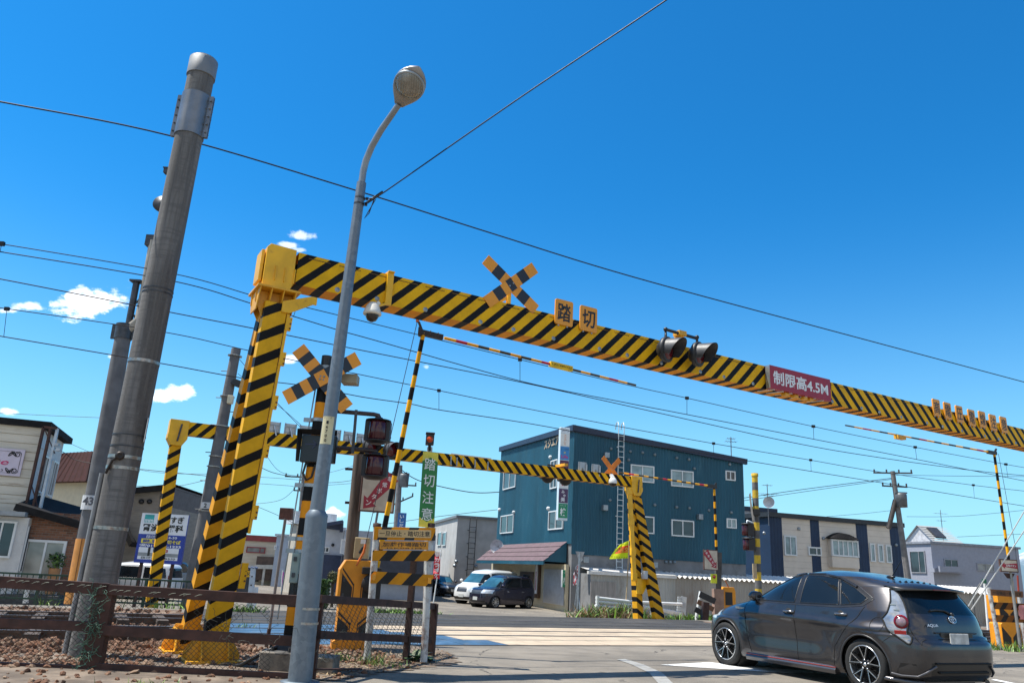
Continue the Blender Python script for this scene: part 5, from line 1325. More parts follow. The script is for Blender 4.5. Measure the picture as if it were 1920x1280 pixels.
        for dz in (.04, -.02): mb = MB(); mb.box(S.at(.76, 1.0 + dz, sd) + n * .006, (.06, .01, .012), Z.cross(n).normalized(), n, Z); mb.build('lamp_reflector', chrome, t, local=True)
        TLd = [(a[0] + (b[0] - a[0]) * q / 6, a[1] + (b[1] - a[1]) * q / 6) for a, b in zip(TL, TL[1:] + TL[:1]) for q in range(6)]; path = [S.at(a, z, sd) for a, z in TLd]; mb = MB(); mb.tube(path + [path[0]], .012, 6); mb.build('lamp_edge', gapm, t, local=True)
    # hatch seam, badge, name, plate, wiper
    for pts in ([(.66, .60), (.64, .64), (.58, .662), (.3, .672), (.0, .674)],):
        for sd in (1, -1): mb = MB(); mb.tube([S.at(a, z, sd) for a, z in pts], .006, 5); mb.build('hatch_gap', gapm, t, local=True)
    for sd in (1, -1): mb = MB(); mb.tube([S.at(a, z, sd) for a, z in ((.66, .60), (.68, .68), (.69, .80))], .005, 5); mb.build('hatch_gap', gapm, t, local=True)
    xr = lambda z: lerp_tab(S.pr, z); nR = S.norm(.02, .89); aR = V3(0, -1, 0); uR = nR.cross(aR) * -1
    if uR.z < 0: uR = -uR
    c = V3(xr(.90) - .012, 0, .90); mb = MB()
    def ell(cx, cz, rx, rz, r): mb.tube([c + aR * (cx + rx * math.cos(k * PI / 14)) + uR * (cz + rz * math.sin(k * PI / 14)) for k in range(29)], r, 6)
    ell(0, 0, .062, .042, .007); ell(0, .016, .045, .016, .005); ell(0, -.002, .018, .036, .005); mb.build('badge', chrome, t, local=True)
    c = V3(xr(.82) - .008, .40, .825); mb = MB(); mb.text('AQUA', c, (aR * .97 + V3(-.0, 0, 0)).normalized(), uR, .042, .2, 0, .02, shear=.25); mb.build('lettering', P('badge_silver', (.6, .62, .64), .35, .2), t, local=True)
    mb = MB(); c = V3(xr(.70) + .02, 0, .70); mb.box(V3(xr(.745) - .004, 0, .745), (.016, .78, .016)); mb.box(V3(xr(.71) - .0, 0, .70), (.012, .60, .11)); mb.build('plate_recess', trim, t, local=True, bevel=.006)
    mb = MB(); mb.box(V3(-1.985, .02, .65), (.014, .34, .185), m=0); mb.build('number_plate', [P('plate_blurred', (.5, .5, .48), .5, var=.25, scale=9)], t, local=True, bevel=.006)
    mb = MB(); p = [V3(xr(z) - .012, y, z) for y, z in ((-.02, .965), (.06, 1.0), (.22, 1.005), (.33, .995))]; mb.tube(p, .013, 6); mb.ball(V3(xr(.955) - .01, -.04, .955), .03, 10); mb.build('wiper', trim, t, local=True)
    # rear bumper details
    for sd in (1, -1):
        mb = MB(); pts = [S.at(a, z, sd) + S.norm(a, z, sd) * .012 for a, z in ((.50, .37), (.62, .30), (.70, .25), (.86, .245), (.98, .26))]; mb.tube(pts, .016, 8); mb.tube([S.at(a, z, sd) + S.norm(a, z, sd) * .03 for a, z in ((.58, .2), (.75, .2), (.95, .205), (1.1, .21))], .028, 8); mb.build('bumper_fin', car_paint('skirt_paint', (.075, .072, .076)), t, local=True)
        mb = MB(); q = [S.at(a, z, sd) + S.norm(a, z, sd) * .004 for a, z in ((.64, .265), (.93, .265), (.90, .385), (.74, .385))]; mb.poly(q if sd < 0 else list(reversed(q))); mb.build('bumper_vent', trim, t, local=True)
    mb = MB(); mb.tube([V3(-2.003, y, .40) for y in (-.5, -.2, .2, .5)], .012, 6); mb.tube([V3(-1.99, y, .30) for y in (-.45, .45)], .014, 6); mb.build('bumper_slat', gapm, t, local=True)
    return t
if not globals().get("NOCAR"): hatchback()
# ---------------------------------------------------------------- simpler cars for the distance
def simple_car(name, label, loc, rz, kind, paint, L=1., group=None, step=.06, plate=True):
    t = thing(name, label, 'car', loc, rz, group)
    if kind == 'van':       # tall one-box people carrier
        pf = [(2.30, .2), (2.40, .35), (2.40, .6), (2.34, .82), (2.15, .98), (1.75, 1.12), (1.2, 1.50), (.8, 1.78), (.4, 1.88), (.1, 1.93)]; pr = [(-2.38, .2), (-2.42, .5), (-2.40, 1.0), (-2.33, 1.4), (-2.22, 1.75), (-1.9, 1.88), (-.6, 1.925), (.1, 1.93)]
        wf = [(.86, .2), (.90, .5), (.90, 1.0), (.86, 1.25), (.78, 1.7), (.72, 1.82)]; zt_ = 1.93; wx = (1.55, -1.4); rw = .33; zb, zt2, zw = 1.08, 1.66, 1.15
        wins = [[(1.55, 1.16), (1.0, 1.60), (.75, 1.66), (.62, 1.13)], [(.50, 1.13), (.58, 1.68), (-.75, 1.68), (-.8, 1.12)], [(-.92, 1.12), (-.88, 1.68), (-1.95, 1.64), (-2.1, 1.18)]]; hl = (.72, .98); xw = 1.2
    elif kind == 'tall':    # boxy compact
        pf = [(1.88, .2), (1.97, .3), (1.98, .6), (1.93, .8), (1.72, .96), (1.25, 1.04), (.75, 1.38), (.42, 1.58), (.1, 1.66), (-.3, 1.69)]; pr = [(-1.9, .2), (-1.96, .45), (-1.95, .9), (-1.86, 1.3), (-1.72, 1.54), (-1.45, 1.63), (-.9, 1.685), (-.3, 1.69)]
        wf = [(.80, .2), (.84, .45), (.84, .9), (.80, 1.05), (.70, 1.5), (.64, 1.60)]; zt_ = 1.69; wx = (1.27, -1.28); rw = .30; zw = 1.02
        wins = [[(1.08, 1.06), (.70, 1.35), (.62, 1.05)], [(.54, 1.05), (.50, 1.50), (-.62, 1.52), (-.62, 1.05)], [(-.72, 1.05), (-.72, 1.52), (-1.35, 1.48), (-1.45, 1.1)]]; hl = (.72, .90); xw = .75
    else:                   # low hatch or saloon
        pf = [(2.05, .2), (2.15, .3), (2.15, .55), (2.05, .72), (1.7, .86), (1.1, .96), (.55, 1.24), (.2, 1.40), (-.1, 1.45), (-.4, 1.47)]; pr = [(-2.1, .2), (-2.16, .45), (-2.14, .75), (-2.02, .98), (-1.7, 1.2), (-1.45, 1.33), (-1.0, 1.43), (-.4, 1.47)]
        wf = [(.82, .2), (.86, .45), (.86, .75), (.82, .95), (.68, 1.3), (.6, 1.39)]; zt_ = 1.47; wx = (1.3, -1.3); rw = .31; zw = .96
        wins = [[(1.0, .98), (.5, 1.22), (.12, 1.34), (.0, .98)], [(-.08, .98), (-.02, 1.35), (-.6, 1.34), (-.95, 1.2), (-1.0, 1.0)]]; hl = (.6, .76); xw = .6
    S = Shell(pf, pr, wf, zt_, 0, lambda z: 4.2, lambda z: 5.5)
    zmax = max(p[1] for w_ in wins for p in w_)
    def cl(x, y, z, s):
        if y > .4 and any(inpoly((x, z), w_) for w_ in wins): return 'side_window'
        if x > 0 and zw + .02 < z < zmax and lerp_tab(S.pf, z) - x < .26 and y < S.width(z) - .1: return 'windshield'
        if x < 0 and zw + .05 < z < zmax - .02 and x - lerp_tab(S.pr, z) < .14 and y < S.width(z) - .14: return 'rear_window'
        if x > 1.2 and hl[0] < z < hl[1] and .38 < y and lerp_tab(S.pf, z) - x < .5: return 'headlight'
        if x > 1.5 and hl[0] - .06 < z < hl[1] - .06 and y < .36: return 'grille'
        if x < -1.5 and .72 < z < zw + .15 and S.width(z) - y < .17 and x - lerp_tab(S.pr, z) < .2: return 'tail_light'
        if x > 1.8 and .25 < z < .38 and y < .6: return 'bumper_vent'
        return 'body'
    car_shell(t, S, step, cl, dict(body=paint, side_window=cglass, windshield=GLASS('windscreen_glass', (.03, .10, .14), .04), rear_window=cglass, headlight=headm, grille=P('grille_grey', (.08, .085, .09), .3, .5), tail_light=tailm, bumper_vent=trim), [(w_, rw) for w_ in wx], rw + .045)
    for w_ in wins: surf_line(S, t, w_, .014, trim, 'window_seal', True, n=4)
    for x in wx:
        for sd in (1, -1): wheel(t, x, sd * (lerp_tab(S.wf, .45) - .11), rw, .2, sd, False, 18)
        for sd in (1, -1): mb = MB(); mb.lathe(V3(x, sd * .4, rw), V3(0, sd, 0), [(rw + .05, 0), (rw + .05, .38)], 20); mb.disc(V3(x, sd * .4, rw), V3(0, sd, 0), rw + .05, 20); mb.build('wheel_well', well, t, local=True)
    mb = MB(); mb.box((0, 0, .22), (3.6, 1.3, .14)); mb.build('underbody', well, t, local=True)
    for sd in (1, -1):
        x = xw + .1; y = S.ys(x, zw); mb = MB(); mb.ball(V3(x, sd * (y + .13), zw + .1), 1, 12, 0, (.08, .12, .09)); mb.bar(V3(x, sd * (y - .02), zw + .02), V3(x, sd * (y + .1), zw + .06), .04); mb.build('mirror', paint, t, local=True)
        for x in (.35, -.75): y = S.ys(x, zw - .18); mb = MB(); mb.tube([V3(x - .09, sd * y, zw - .18), V3(x - .06, sd * (y + .03), zw - .18), V3(x + .06, sd * (y + .03), zw - .18), V3(x + .09, sd * y, zw - .18)], .014, 6); mb.build('door_handle', chrome, t, local=True)
        surf_line(S, t, [(.58, zw), (.56, .5), (.5, .3)], .007, P('panel_gap', (.006,) * 3, .8), 'door_gap', sides=(sd,), n=4); surf_line(S, t, [(-.72, zw), (-.74, .5), (-.78, .35)], .007, P('panel_gap', (.006,) * 3, .8), 'door_gap', sides=(sd,), n=4)
    if plate:
        for x in (lerp_tab(S.pf, .45) + .01, lerp_tab(S.pr, .62) - .01): mb = MB(); mb.box((x, 0, .45 if x > 0 else .66), (.02, .33, .165)); mb.build('number_plate', plate_m, t, local=True)
    return t
# ------------------------------------------------------------------ far gantry beyond the tracks
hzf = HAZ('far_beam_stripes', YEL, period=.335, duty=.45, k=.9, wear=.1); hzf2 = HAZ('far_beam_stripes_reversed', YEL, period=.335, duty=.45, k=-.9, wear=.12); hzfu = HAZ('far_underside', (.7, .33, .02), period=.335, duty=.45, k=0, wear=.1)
fl = AG(284, 1131, 20.6); fr = AG(1197, 1156, 27.2); fr2 = AG(1236, 1158, 27.1)
zB = H(fl, 331, 819); b0_ = HZ(343, 814, zB); zR = H(fr, 1198, 912); b1_ = HZ(1188, 912, zB)
if abs(zR - zB) > .0: b1_ = A(1188, 912, fr.y - .1)
FB = (b1_ - b0_).normalized(); FBn = Vector((-FB.y, FB.x, 0)).normalized(); FBu = FB.cross(FBn) * -1
if FBu.z < 0: FBu = -FBu
fL = (b1_ - b0_).length; FHt = .34; fD = .3
FGt = thing('far_height_gantry', 'smaller striped height gantry across the road beyond the tracks', 'gantry', fl)
usp = (PL(815, 860, b0_, FB) - b0_).dot(FB); mb = MB()
def fbeam(u0, u1, mf):
    q = lambda u, n, z: b0_ + FB * u + FBn * n + FBu * z
    mb.poly([q(u0, 0, 0), q(u1, 0, 0), q(u1, 0, FHt), q(u0, 0, FHt)], mf, [(u0, 0), (u1, 0), (u1, FHt), (u0, FHt)]); mb.poly([q(u1, fD, 0), q(u0, fD, 0), q(u0, fD, FHt), q(u1, fD, FHt)], mf, [(u1, 0), (u0, 0), (u0, FHt), (u1, FHt)])
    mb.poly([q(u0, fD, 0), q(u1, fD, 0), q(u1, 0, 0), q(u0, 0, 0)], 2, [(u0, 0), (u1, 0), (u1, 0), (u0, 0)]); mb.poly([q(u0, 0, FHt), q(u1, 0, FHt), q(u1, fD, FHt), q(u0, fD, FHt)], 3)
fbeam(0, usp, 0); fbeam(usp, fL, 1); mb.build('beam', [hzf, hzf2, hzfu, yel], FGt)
colm = HAZ('far_column_stripes', (.78, .4, .015), period=.33, duty=.42, k=.7, wear=.16); colm2 = HAZ('far_column_reversed', (.7, .34, .015), period=.36, duty=.42, k=-.75, wear=.1)
for c, o_ in ((b0_, -.12), (b1_, .12)):
    e = c + FB * o_; mb = MB(); mb.box(e + FBn * fD / 2 + FBu * FHt * .5, (.46, fD + .1, FHt * 1.12), FB, FBn, FBu); mb.prism([(-.24, 0), (.24, 0), (.24, -.12), (.13, -.3), (-.13, -.3), (-.24, -.12)], e + FBn * -.06, FB, FBu, fD + .12); mb.build('end_cap', yel, FGt, bevel=.006)
    mb = MB(); mb.tube([e - FBn * .09 + FBu * .25 + FB * .05, e - FBn * .1 - FBu * .2], .022, 6); mb.build('tie_rod', dsteel, FGt)
e = b0_ - FB * .12 + FBn * fD / 2; mb = MB(); mb.bar(Vector((fl.x, fl.y, fl.z)), e - FBu * .25, .26, .27, side=-FBn); mb.build('leg', colm, FGt)
e = b1_ + FB * .05 + FBn * fD / 2; mb = MB(); mb.bar(fr - Z * .1, e - FBu * .22, .26, .24, side=-FBn); mb.build('leg', colm2, FGt)
mb = MB(); mb.bar(fr2 - Z * .1, e - FBu * .15 + FB * .1, .2, .36, side=-FBn); mb.build('leg', colm2, FGt)
mb = MB(); dv = (e - fr).normalized(); pa = fr + dv * 1.2 - FBn * .14 - FB * .2; mb.bar(pa, e - FBu * .05 - FBn * .14 - FB * .22, .06, .16, side=-FBn)
for k in (.05, .3, .62, .95): mb.box(pa.lerp(e - FBn * .14 - FB * .22, k), (.2, .1, .22), FB, FBn, Z)
mb.prism([(-.12, 0), (.35, 0), (.35, -.15), (.12, -.5), (-.12, -.5)], fr + dv * 1.3 - FBn * .2, FB, Z, .05); mb.build('hinge_strip', yel, FGt, bevel=.005)
mb = MB(); mb.box(fr + dv * 1.42 - FBn * .3 + FB * .12, (.16, .14, .26), FB, FBn, Z); mb.build('switch_box', P('box_grey', (.45, .46, .46), .45), FGt, bevel=.01)
# backs of sign plates and lamps on the far gantry
FK = lambda px, py, off=0: PL(px, py, b0_ - FBn * off, FB)
silver = P('silver_back', (.42, .43, .44), .4, .6, var=.12); first = None
for i, (px, py) in enumerate(((514, 803), (544, 806.5), (572, 810), (600, 813.5), (628, 817), (654, 821), (678, 825))):
    c = FK(px, py - 1, -.1)
    t = thing('sign_plate_back', 'silver back of a square sign plate in the row of seven on the far beam', 'sign', c, 0, 'backs of the sign row on the far gantry')
    mb = MB(); mb.box(c, (.33, .02, .33), FB, FBn, Z); mb.build('panel', silver, t); mb = MB()
    for s_ in (-.15, .15): mb.bar(c + FB * s_ - FBn * .02 - Z * .17, c + FB * s_ - FBn * .02 + Z * .17, .03)
    for s_ in (-.08, .08): mb.bar(c + Z * s_ - FBn * .02 - FB * .15, c + Z * s_ - FBn * .02 + FB * .15, .025)
    mb.bar(c - FBn * .03 + Z * .05, c - FBn * .12 - Z * .22 + FB * .06, .035); mb.build('frame', steel, t)
for i, (px, py) in enumerate(((1092, 876), (1117, 880))):
    c = FK(px, py, -.1); t = thing('sign_plate_back', 'silver back of a square sign plate beside the crossbuck on the far gantry', 'sign', c, 0, 'sign plate backs beside the far crossbuck')
    mb = MB(); mb.box(c, (.33, .02, .36), FB, FBn, Z); mb.build('panel', silver, t); mb = MB(); 
    for s_ in (-.13, .13): mb.bar(c + FB * s_ - FBn * .02 - Z * .2, c + FB * s_ - FBn * .02 + Z * .17, .03)
    mb.bar(c - FBn * .03, c - FBn * .1 - Z * .22 + FB * .1, .035); mb.build('frame', steel, t)
c = FK(1146, 879, -.35); crossbuck('crossbuck_sign', 'dark backed crossbuck sign on the right end of the far gantry', c, FB, Z, 1.05, .18, [P('crossbuck_back', (.62, .2, .012), .5, var=.2), P('crossbuck_back_dark', (.55, .18, .012), .5), steel], ang=(45, -45))
c = FK(1149, 906, .14); dc = thing('dome_camera', 'white dome security camera hung on the right end of the far gantry', 'camera', c)
mb = MB(); mb.lathe(c, Z, [(0, .2), (.08, .19), (.13, .12), (.15, .02), (.14, 0)], 18); mb.bar(c + Z * .18, c + Z * .3 + FBn * .1, .1, .08); mb.build('housing', P('camera_pale', (.68, .68, .66), .35), dc); mb = MB(); mb.lathe(c, -Z, [(.13, 0), (.11, .06), (.06, .1), (0, .11)], 16); mb.build('dome', P('smoked_dome', (.03, .025, .022)), dc)
l1, l2 = FK(695, 837, .25), FK(733, 843, .25); t = thing('crossing_lights', 'pair of hooded red crossing lights on the far gantry, behind the orange barrier arm', 'signal light', (l1 + l2) / 2)
for c in (l1, l2): signal_lamp(t, c, (-FBn * .95 + FB * .25 - Z * .05).normalized(), .19)
mb = MB(); mb.tube([l1 + Z * .36 + FBn * .1, l2 + Z * .36 + FBn * .1], .03, 8); mb.build('arm', blackp, t)
l1, l2 = FK(1026, 888, -.42), FK(1059, 893, -.42); t = thing('crossing_lights', 'pair of crossing lights seen from behind the far gantry beam, near the vertical shop sign', 'signal light', (l1 + l2) / 2)
for c in (l1, l2): signal_lamp(t, c - Z * .06, FBn, .19)
mb = MB(); mb.tube([l1 + Z * .3, l2 + Z * .3], .03, 8); mb.bar((l1 + l2) / 2 + Z * .3, (l1 + l2) / 2 + Z * .3 - FBn * .6, .12, .08, m=1); mb.build('arm', [blackp, yel2], t)
c = FK(880, 868, .04); t = thing('sign_bracket_frame', 'row of thin silver bars and a sign back on the far gantry beam', 'sign bracket', c)
for px, py in ((846, 862), (857, 864), (868, 865), (891, 868), (915, 872)):
    a = FK(px, py - 7, .03); b = FK(px - 1, py + 9, .03); mb = MB(); mb.bar(a, b, .035, .03, side=FB); mb.build('bar', steel, t)
a, b = FK(845, 860, -.4), FK(920, 872, -.4); mb = MB(); mb.box((a + b) / 2, ((b - a).length, .05, .4), FB, FBn, Z); mb.build('panel', silver, t)
# ------------------------------------------------------------------ blue three storey building
bc_ = GF(1068, 1147); rb = R(17); BU = Vector((math.cos(rb), math.sin(rb), 0)); BV = Vector((-BU.y, BU.x, 0))
C0 = Vector((bc_.x, bc_.y, 0)); zg = bc_.z - .1
def onf(d): return lambda px, py, off=0: PL(px, py, C0 + (-BV if d is BU else -BU) * off, d)
RF, LF = onf(BU), onf(BV)
zt0 = RF(1074, 803).z; pr_ = RF(1393, 866); zt1 = pr_.z; LRt = (pr_ - C0).dot(BU); pl_ = LF(940, 843); zt2 = pl_.z; LLt = (pl_ - C0).dot(BV); zb_ = RF(1120, 1041).z
BB = thing('blue_building', 'dark blue ribbed metal three storey building with a shop front and white windows', 'building', C0 + Z * zg)
bluem = P('blue_siding', (.008, .077, .12), .55, .1, var=.16, scale=.7, st=(1, 1, .25), dirt=((.05, .15, .2), .25, 1.3)); navyf = P('navy_fascia', (.012, .022, .05), .5, var=.15)
concm = P('grey_render', (.2, .2, .2), .85, var=.2, scale=.8, dirt=((.12, .11, .1), .4, 1.5)); beige = P('beige_render', (.50, .43, .29), .7, var=.1, scale=1)
mb = MB(); mb.corr(C0, BU, LRt, zb_, zt0, -BV, .21, .03, 0, top=lambda a: zt0 + (zt1 - zt0) * a / LRt); mb.build('wall', bluem, BB)
mb = MB(); zc_ = LF(1000, 1019).z; mb.corr(C0 + BV * LLt, -BV, LLt, zc_ - .1, zt0, -BU, .21, .03, 0, top=lambda a: zt2 + (zt0 - zt2) * a / LLt); mb.build('wall', bluem, BB)
mb = MB(); q = [C0 + BU * .05 + BV * .05, C0 + BU * (LRt - .02) + BV * .05, C0 + BU * (LRt - .02) + BV * LLt, C0 + BU * .05 + BV * LLt]
for i in range(4):
    a, b = q[i], q[(i + 1) % 4]; za, zb2 = (zt0, zt1, zt1 + zt2 - zt0, zt2)[i], (zt0, zt1, zt1 + zt2 - zt0, zt2)[(i + 1) % 4]
    mb.poly([a + Z * zg, b + Z * zg, b + Z * (za if False else zb2 - .05), a + Z * (za - .05)], 0)
mb.poly([p + Z * (z - .06) for p, z in zip(q, (zt0, zt1, zt1 + zt2 - zt0, zt2))], 0); mb.build('core', concm, BB)
mb = MB(); a, b, c = C0 + Z * zt0 - BU * .1 - BV * .1, C0 + BU * (LRt + .2) - BV * .1 + Z * zt1, C0 + BV * LLt - BU * .1 + Z * zt2
mb.bar(a + Z * .02, b + Z * .02, .34, .2, side=Z); mb.bar(a + Z * .021 - BV * .1, c + Z * .02, .34, .2, side=Z); mb.build('fascia', navyf, BB)
mb = MB(); mb.poly([a + Z * .1, b + Z * .1, b + BV * (LLt + .1) + Z * (.1 + zt2 - zt0), c + Z * .1]); mb.build('roof', navyf, BB)
winframe = P('white_frame', (.66, .67, .66), .4, var=.05); wg = GLASS('window_glass', (.025, .032, .038)); curtain = GLASS('curtained_glass', (.20, .27, .28), .15)
def window(parent, fn, x0, y0, x1, y1, d, n, mull=(.5,), glass=None, fr_=.07, dep=.1, sill=False, fm=None, name='window'):
    """white frame standing proud of the wall with a pane inside; px corners on the wall plane"""
    a, b = fn(x0, y0), fn(x1, y1); w = abs((b - a).dot(d)); c = (a + b) / 2; h = abs(a.z - b.z); dz = 0
    return window3(parent, c, w, h, d, n, mull, glass, fr_, dep, sill, fm, name)
def window3(parent, c, w, h, d, n, mull=(.5,), glass=None, fr_=.07, dep=.1, sill=False, fm=None, name='window'):
    mb = MB(); c = c + n * dep / 2
    for s_ in (-1, 1): mb.box(c + d * s_ * (w / 2 - fr_ / 2), (fr_, dep, h), d, n, Z); mb.box(c + Z * s_ * (h / 2 - fr_ / 2), (w - 2 * fr_, dep - .004, fr_), d, n, Z)
    for m_ in mull: mb.box(c + d * (m_ - .5) * w, (fr_ * .8, dep - .02, h - 2 * fr_), d, n, Z)
    if sill: mb.box(c - Z * (h / 2 + .03) + n * .03, (w + .1, dep + .05, .05), d, n, Z)
    o = mb.build(name, fm or winframe, parent)
    mb = MB(); mb.box(c - n * .02, (w - fr_, dep - .06, h - fr_), d, n, Z); mb.build('pane', glass or wg, o); return o
nR_, nL_ = -BV, -BU
for x0, y0, x1, y1, g in ((1181.7, 870, 1225.6, 905.6, curtain), (1257, 880, 1299.5, 914.5, curtain), (1359, 881.7, 1378, 901.4, wg), (1180, 965, 1225.6, 1000.8, wg), (1257.8, 973, 1300.4, 1007, wg), (1361, 971, 1380, 990.6, curtain), (1084, 869, 1099.5, 884, curtain), (1109, 872, 1124.5, 887, curtain)):
    window(BB, RF, x0, y0, x1, y1, BU, nR_, glass=g)
for x0, y0, x1, y1 in ((946.5, 884, 967.6, 912.6), (1035, 864, 1046, 914), (941, 967, 963.4, 998), (1031, 958.5, 1057, 991)): window(BB, LF, x0, y0, x1, y1, BV, nL_)
hoodm = P('vent_grey', (.28, .31, .33), .4, .6)
for px, py in ((1135, 855), (1132, 953), (1310, 970), (1096, 1050), (1225, 1060)):
    c = RF(px, py); mb = MB(); mb.box(c + nR_ * .15, (.3, .3, .24), BU, BV, Z); mb.prism([(-.15, .12), (.15, .12), (.15, .2), (-.15, .2)], c + nR_ * .3, BU, Z, .3); mb.build('vent_hood', hoodm, BB, bevel=.02)
for px, py in ((1145, 841), (1181, 846), (1204, 848), (1227, 852), (1268, 858), (1291, 861), (1301, 878), (1367, 870), (1227, 946), (1268, 950), (1292, 952), (1328, 956), (1370, 960), (1178, 862), (1143, 937), (1177, 959), (1248, 1053), (1256, 1053), (1264, 1053)):
    c = RF(px, py); mb = MB(); mb.lathe(c, nR_, [(.09, 0), (.09, .1), (.06, .14), (0, .15)], 10); mb.build('vent_cap', P('vent_dull', (.2, .24, .26), .45, .5), BB)
for px, py in ((1034, 857), (965, 960), (1030, 953), (938, 955)): c = LF(px, py); mb = MB(); mb.lathe(c, nL_, [(.11, 0), (.12, .12), (.06, .18), (0, .18)], 10); mb.build('vent_cap', P('vent_white', (.6, .62, .62), .4), BB)
a, b = LF(1017, 834), LF(1066, 834); mb = MB(); mb.text('スクエアビル', LF(1022, 834) + nL_ * .06 - BV * 2.0, -BV, Z, .62, 4.0, 0, .035); mb.build('lettering', P('letter_tan', (.46, .33, .2), .5), BB)
# roof ladder
def ladder(name, label, pa, pb, d, n, w, mat, group=None, parent=None, rung=.32, hook=True):
    """stands off the wall from foot pa to head pb"""
    t = parent or thing(name, label, 'ladder', pa, 0, group); off = n * .22
    for s_ in (-1, 1):
        mb = MB(); pts = [pa + off + d * s_ * w / 2, pb + off + d * s_ * w / 2]
        if hook: pts += [pb + off * 1.1 + Z * .5 + d * s_ * w / 2, pb + off * .5 + Z * .75 + d * s_ * w / 2, pb - off * .5 + Z * .7 + d * s_ * w / 2, pb - off * 1. + Z * .35 + d * s_ * w / 2]
        mb.tube(pts, .03, 6); mb.build('rail', mat, t)
    k = int((pb.z - pa.z) / rung)
    for i in range(k + 1):
        p = pa.lerp(pb, (i + .3) / (k + .6)) + off; mb = MB(); mb.bar(p - d * w / 2, p + d * w / 2, .035); mb.build('rung', mat, t)
    for i in range(4):
        p = pa.lerp(pb, .12 + i * .26); mb = MB()
        for s_ in (-1, 1): mb.bar(p + d * s_ * w / 2, p + off + d * s_ * w * .5, .05)
        mb.bar(p + off - d * w * .8, p + off - d * w / 2, .05); mb.build('bracket', mat, t)
    return t
ladder('wall_ladder', 'tall white ladder fixed to the side of the blue building', RF(1158, 1066), RF(1162, 815), BU, nR_, .36, P('ladder_white', (.55, .58, .58), .4, .2))
# shop canopy with tiles, beige shopfront below
ca, cb2 = LF(931, 1022), LF(1064, 1015.5); zt_c = (ca.z + cb2.z) / 2; lo_ = PL(1041, 1052, C0 - BU * 1.35, BV); dz = zt_c - lo_.z; u0, u1 = (cb2 - C0).dot(BV), (ca - C0).dot(BV) - .0
tile = P('tile_maroon', (.075, .03, .048), .65, var=.2, scale=2); mb = MB(); CN = thing('tiled_canopy', 'maroon tiled canopy over the shop front of the blue building', 'canopy', C0 + BV * (u0 + u1) / 2 + Z * zt_c)
rows = 4; P0 = lambda u, k: C0 + BV * u - BU * (1.38 * k + .04) + Z * (zt_c - dz * k); nn = Vector((-BU.x * dz, -BU.y * dz, 1.38)).normalized()
for r_ in range(rows):
    k0, k1 = r_ / rows, (r_ + 1) / rows + .012; m_ = int((u1 - u0) / .12)
    for i in range(m_):
        a, b = u0 + (u1 - u0) * i / m_, u0 + (u1 - u0) * (i + 1) / m_; h = .035
        p = [P0(a, k0), P0(b, k0), P0(b, k1), P0(a, k1)]; mid = (a + b) / 2; up0 = nn * (.015); 
        q0, q1 = P0(mid, k0) + nn * h, P0(mid, k1) + nn * (h + .04)
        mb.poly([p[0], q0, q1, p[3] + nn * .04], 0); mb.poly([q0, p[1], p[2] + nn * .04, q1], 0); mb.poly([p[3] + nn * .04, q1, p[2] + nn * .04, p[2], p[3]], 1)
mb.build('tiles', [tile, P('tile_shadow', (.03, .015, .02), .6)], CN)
mb = MB(); a = P0(u0, 0); b = P0(u0, 1); c = Vector((a.x, a.y, b.z)); mb.poly([a, c, b], 0); a = P0(u1, 0); b = P0(u1, 1); c2 = Vector((a.x, a.y, b.z)); mb.poly([a, b, c2], 0); mb.bar(P0(u0 - .05, 1) - Z * .08, P0(u1 + .05, 1) - Z * .08, .2, .08, side=Z); mb.poly([P0(u0, 1) - Z * .1, P0(u1, 1) - Z * .1, c2 - Z * .1, c - Z * .1], 0); mb.build('trim', bluem, CN)
zs_ = lo_.z - .1
mb = MB(); mb.box(C0 + BV * (u0 + u1) / 2 - BU * .1 + Z * (zs_ + zg) / 2, (LLt, .2, zs_ - zg), BV, BU, Z); mb.build('shop_wall', beige, BB)
sa, sb = LF(1021.5, 1066, .2), LF(1058, 1135, .2); sw = abs((sb - sa).dot(BV)); c = (sa + sb) / 2; hh_ = abs(sa.z - sb.z); mb = MB()
for i in range(26):
    z0 = c.z - hh_ / 2 + hh_ * i / 26; mb.poly([c - BV * sw / 2 - BU * .03 + Z * (z0 - c.z), c + BV * sw / 2 - BU * .03 + Z * (z0 - c.z), c + BV * sw / 2 - BU * .055 + Z * (z0 + hh_ / 26 - c.z), c - BV * sw / 2 - BU * .055 + Z * (z0 + hh_ / 26 - c.z)][::-1])
    mb.poly([c - BV * sw / 2 - BU * .055 + Z * (z0 + hh_ / 26 - c.z), c + BV * sw / 2 - BU * .055 + Z * (z0 + hh_ / 26 - c.z), c + BV * sw / 2 - BU * .03 + Z * (z0 + hh_ / 26 - c.z), c - BV * sw / 2 - BU * .03 + Z * (z0 + hh_ / 26 - c.z)][::-1])
mb.build('roller_shutter', P('shutter_grey', (.48, .5, .52), .4, .2, var=.08), BB)
woodd = P('door_brown', (.09, .05, .03), .5)
for x0, x1 in ((977, 1000), (936, 958)):
    a, b = LF(x0, 1064, .2), LF(x1, 1110, .2); c = (a + b) / 2; w_ = abs((a - b).dot(BV)); zd = zs_ - .5; mb = MB(); mb.box(Vector((c.x, c.y, (zd + zg) / 2)) - BU * .03, (w_, .06, zd - zg), BV, BU, Z); mb.build('door', woodd if x0 > 960 else P('door_buff', (.4, .28, .2), .5), BB)
    do = bpy.data.objects['door' if x0 > 960 else 'door.001']; mb = MB(); mb.box(Vector((c.x, c.y, (zd + zg) / 2 + .2)) - BU * .07, (w_ * .5, .03, (zd - zg) * .6), BV, BU, Z); mb.build('pane', wg, do)
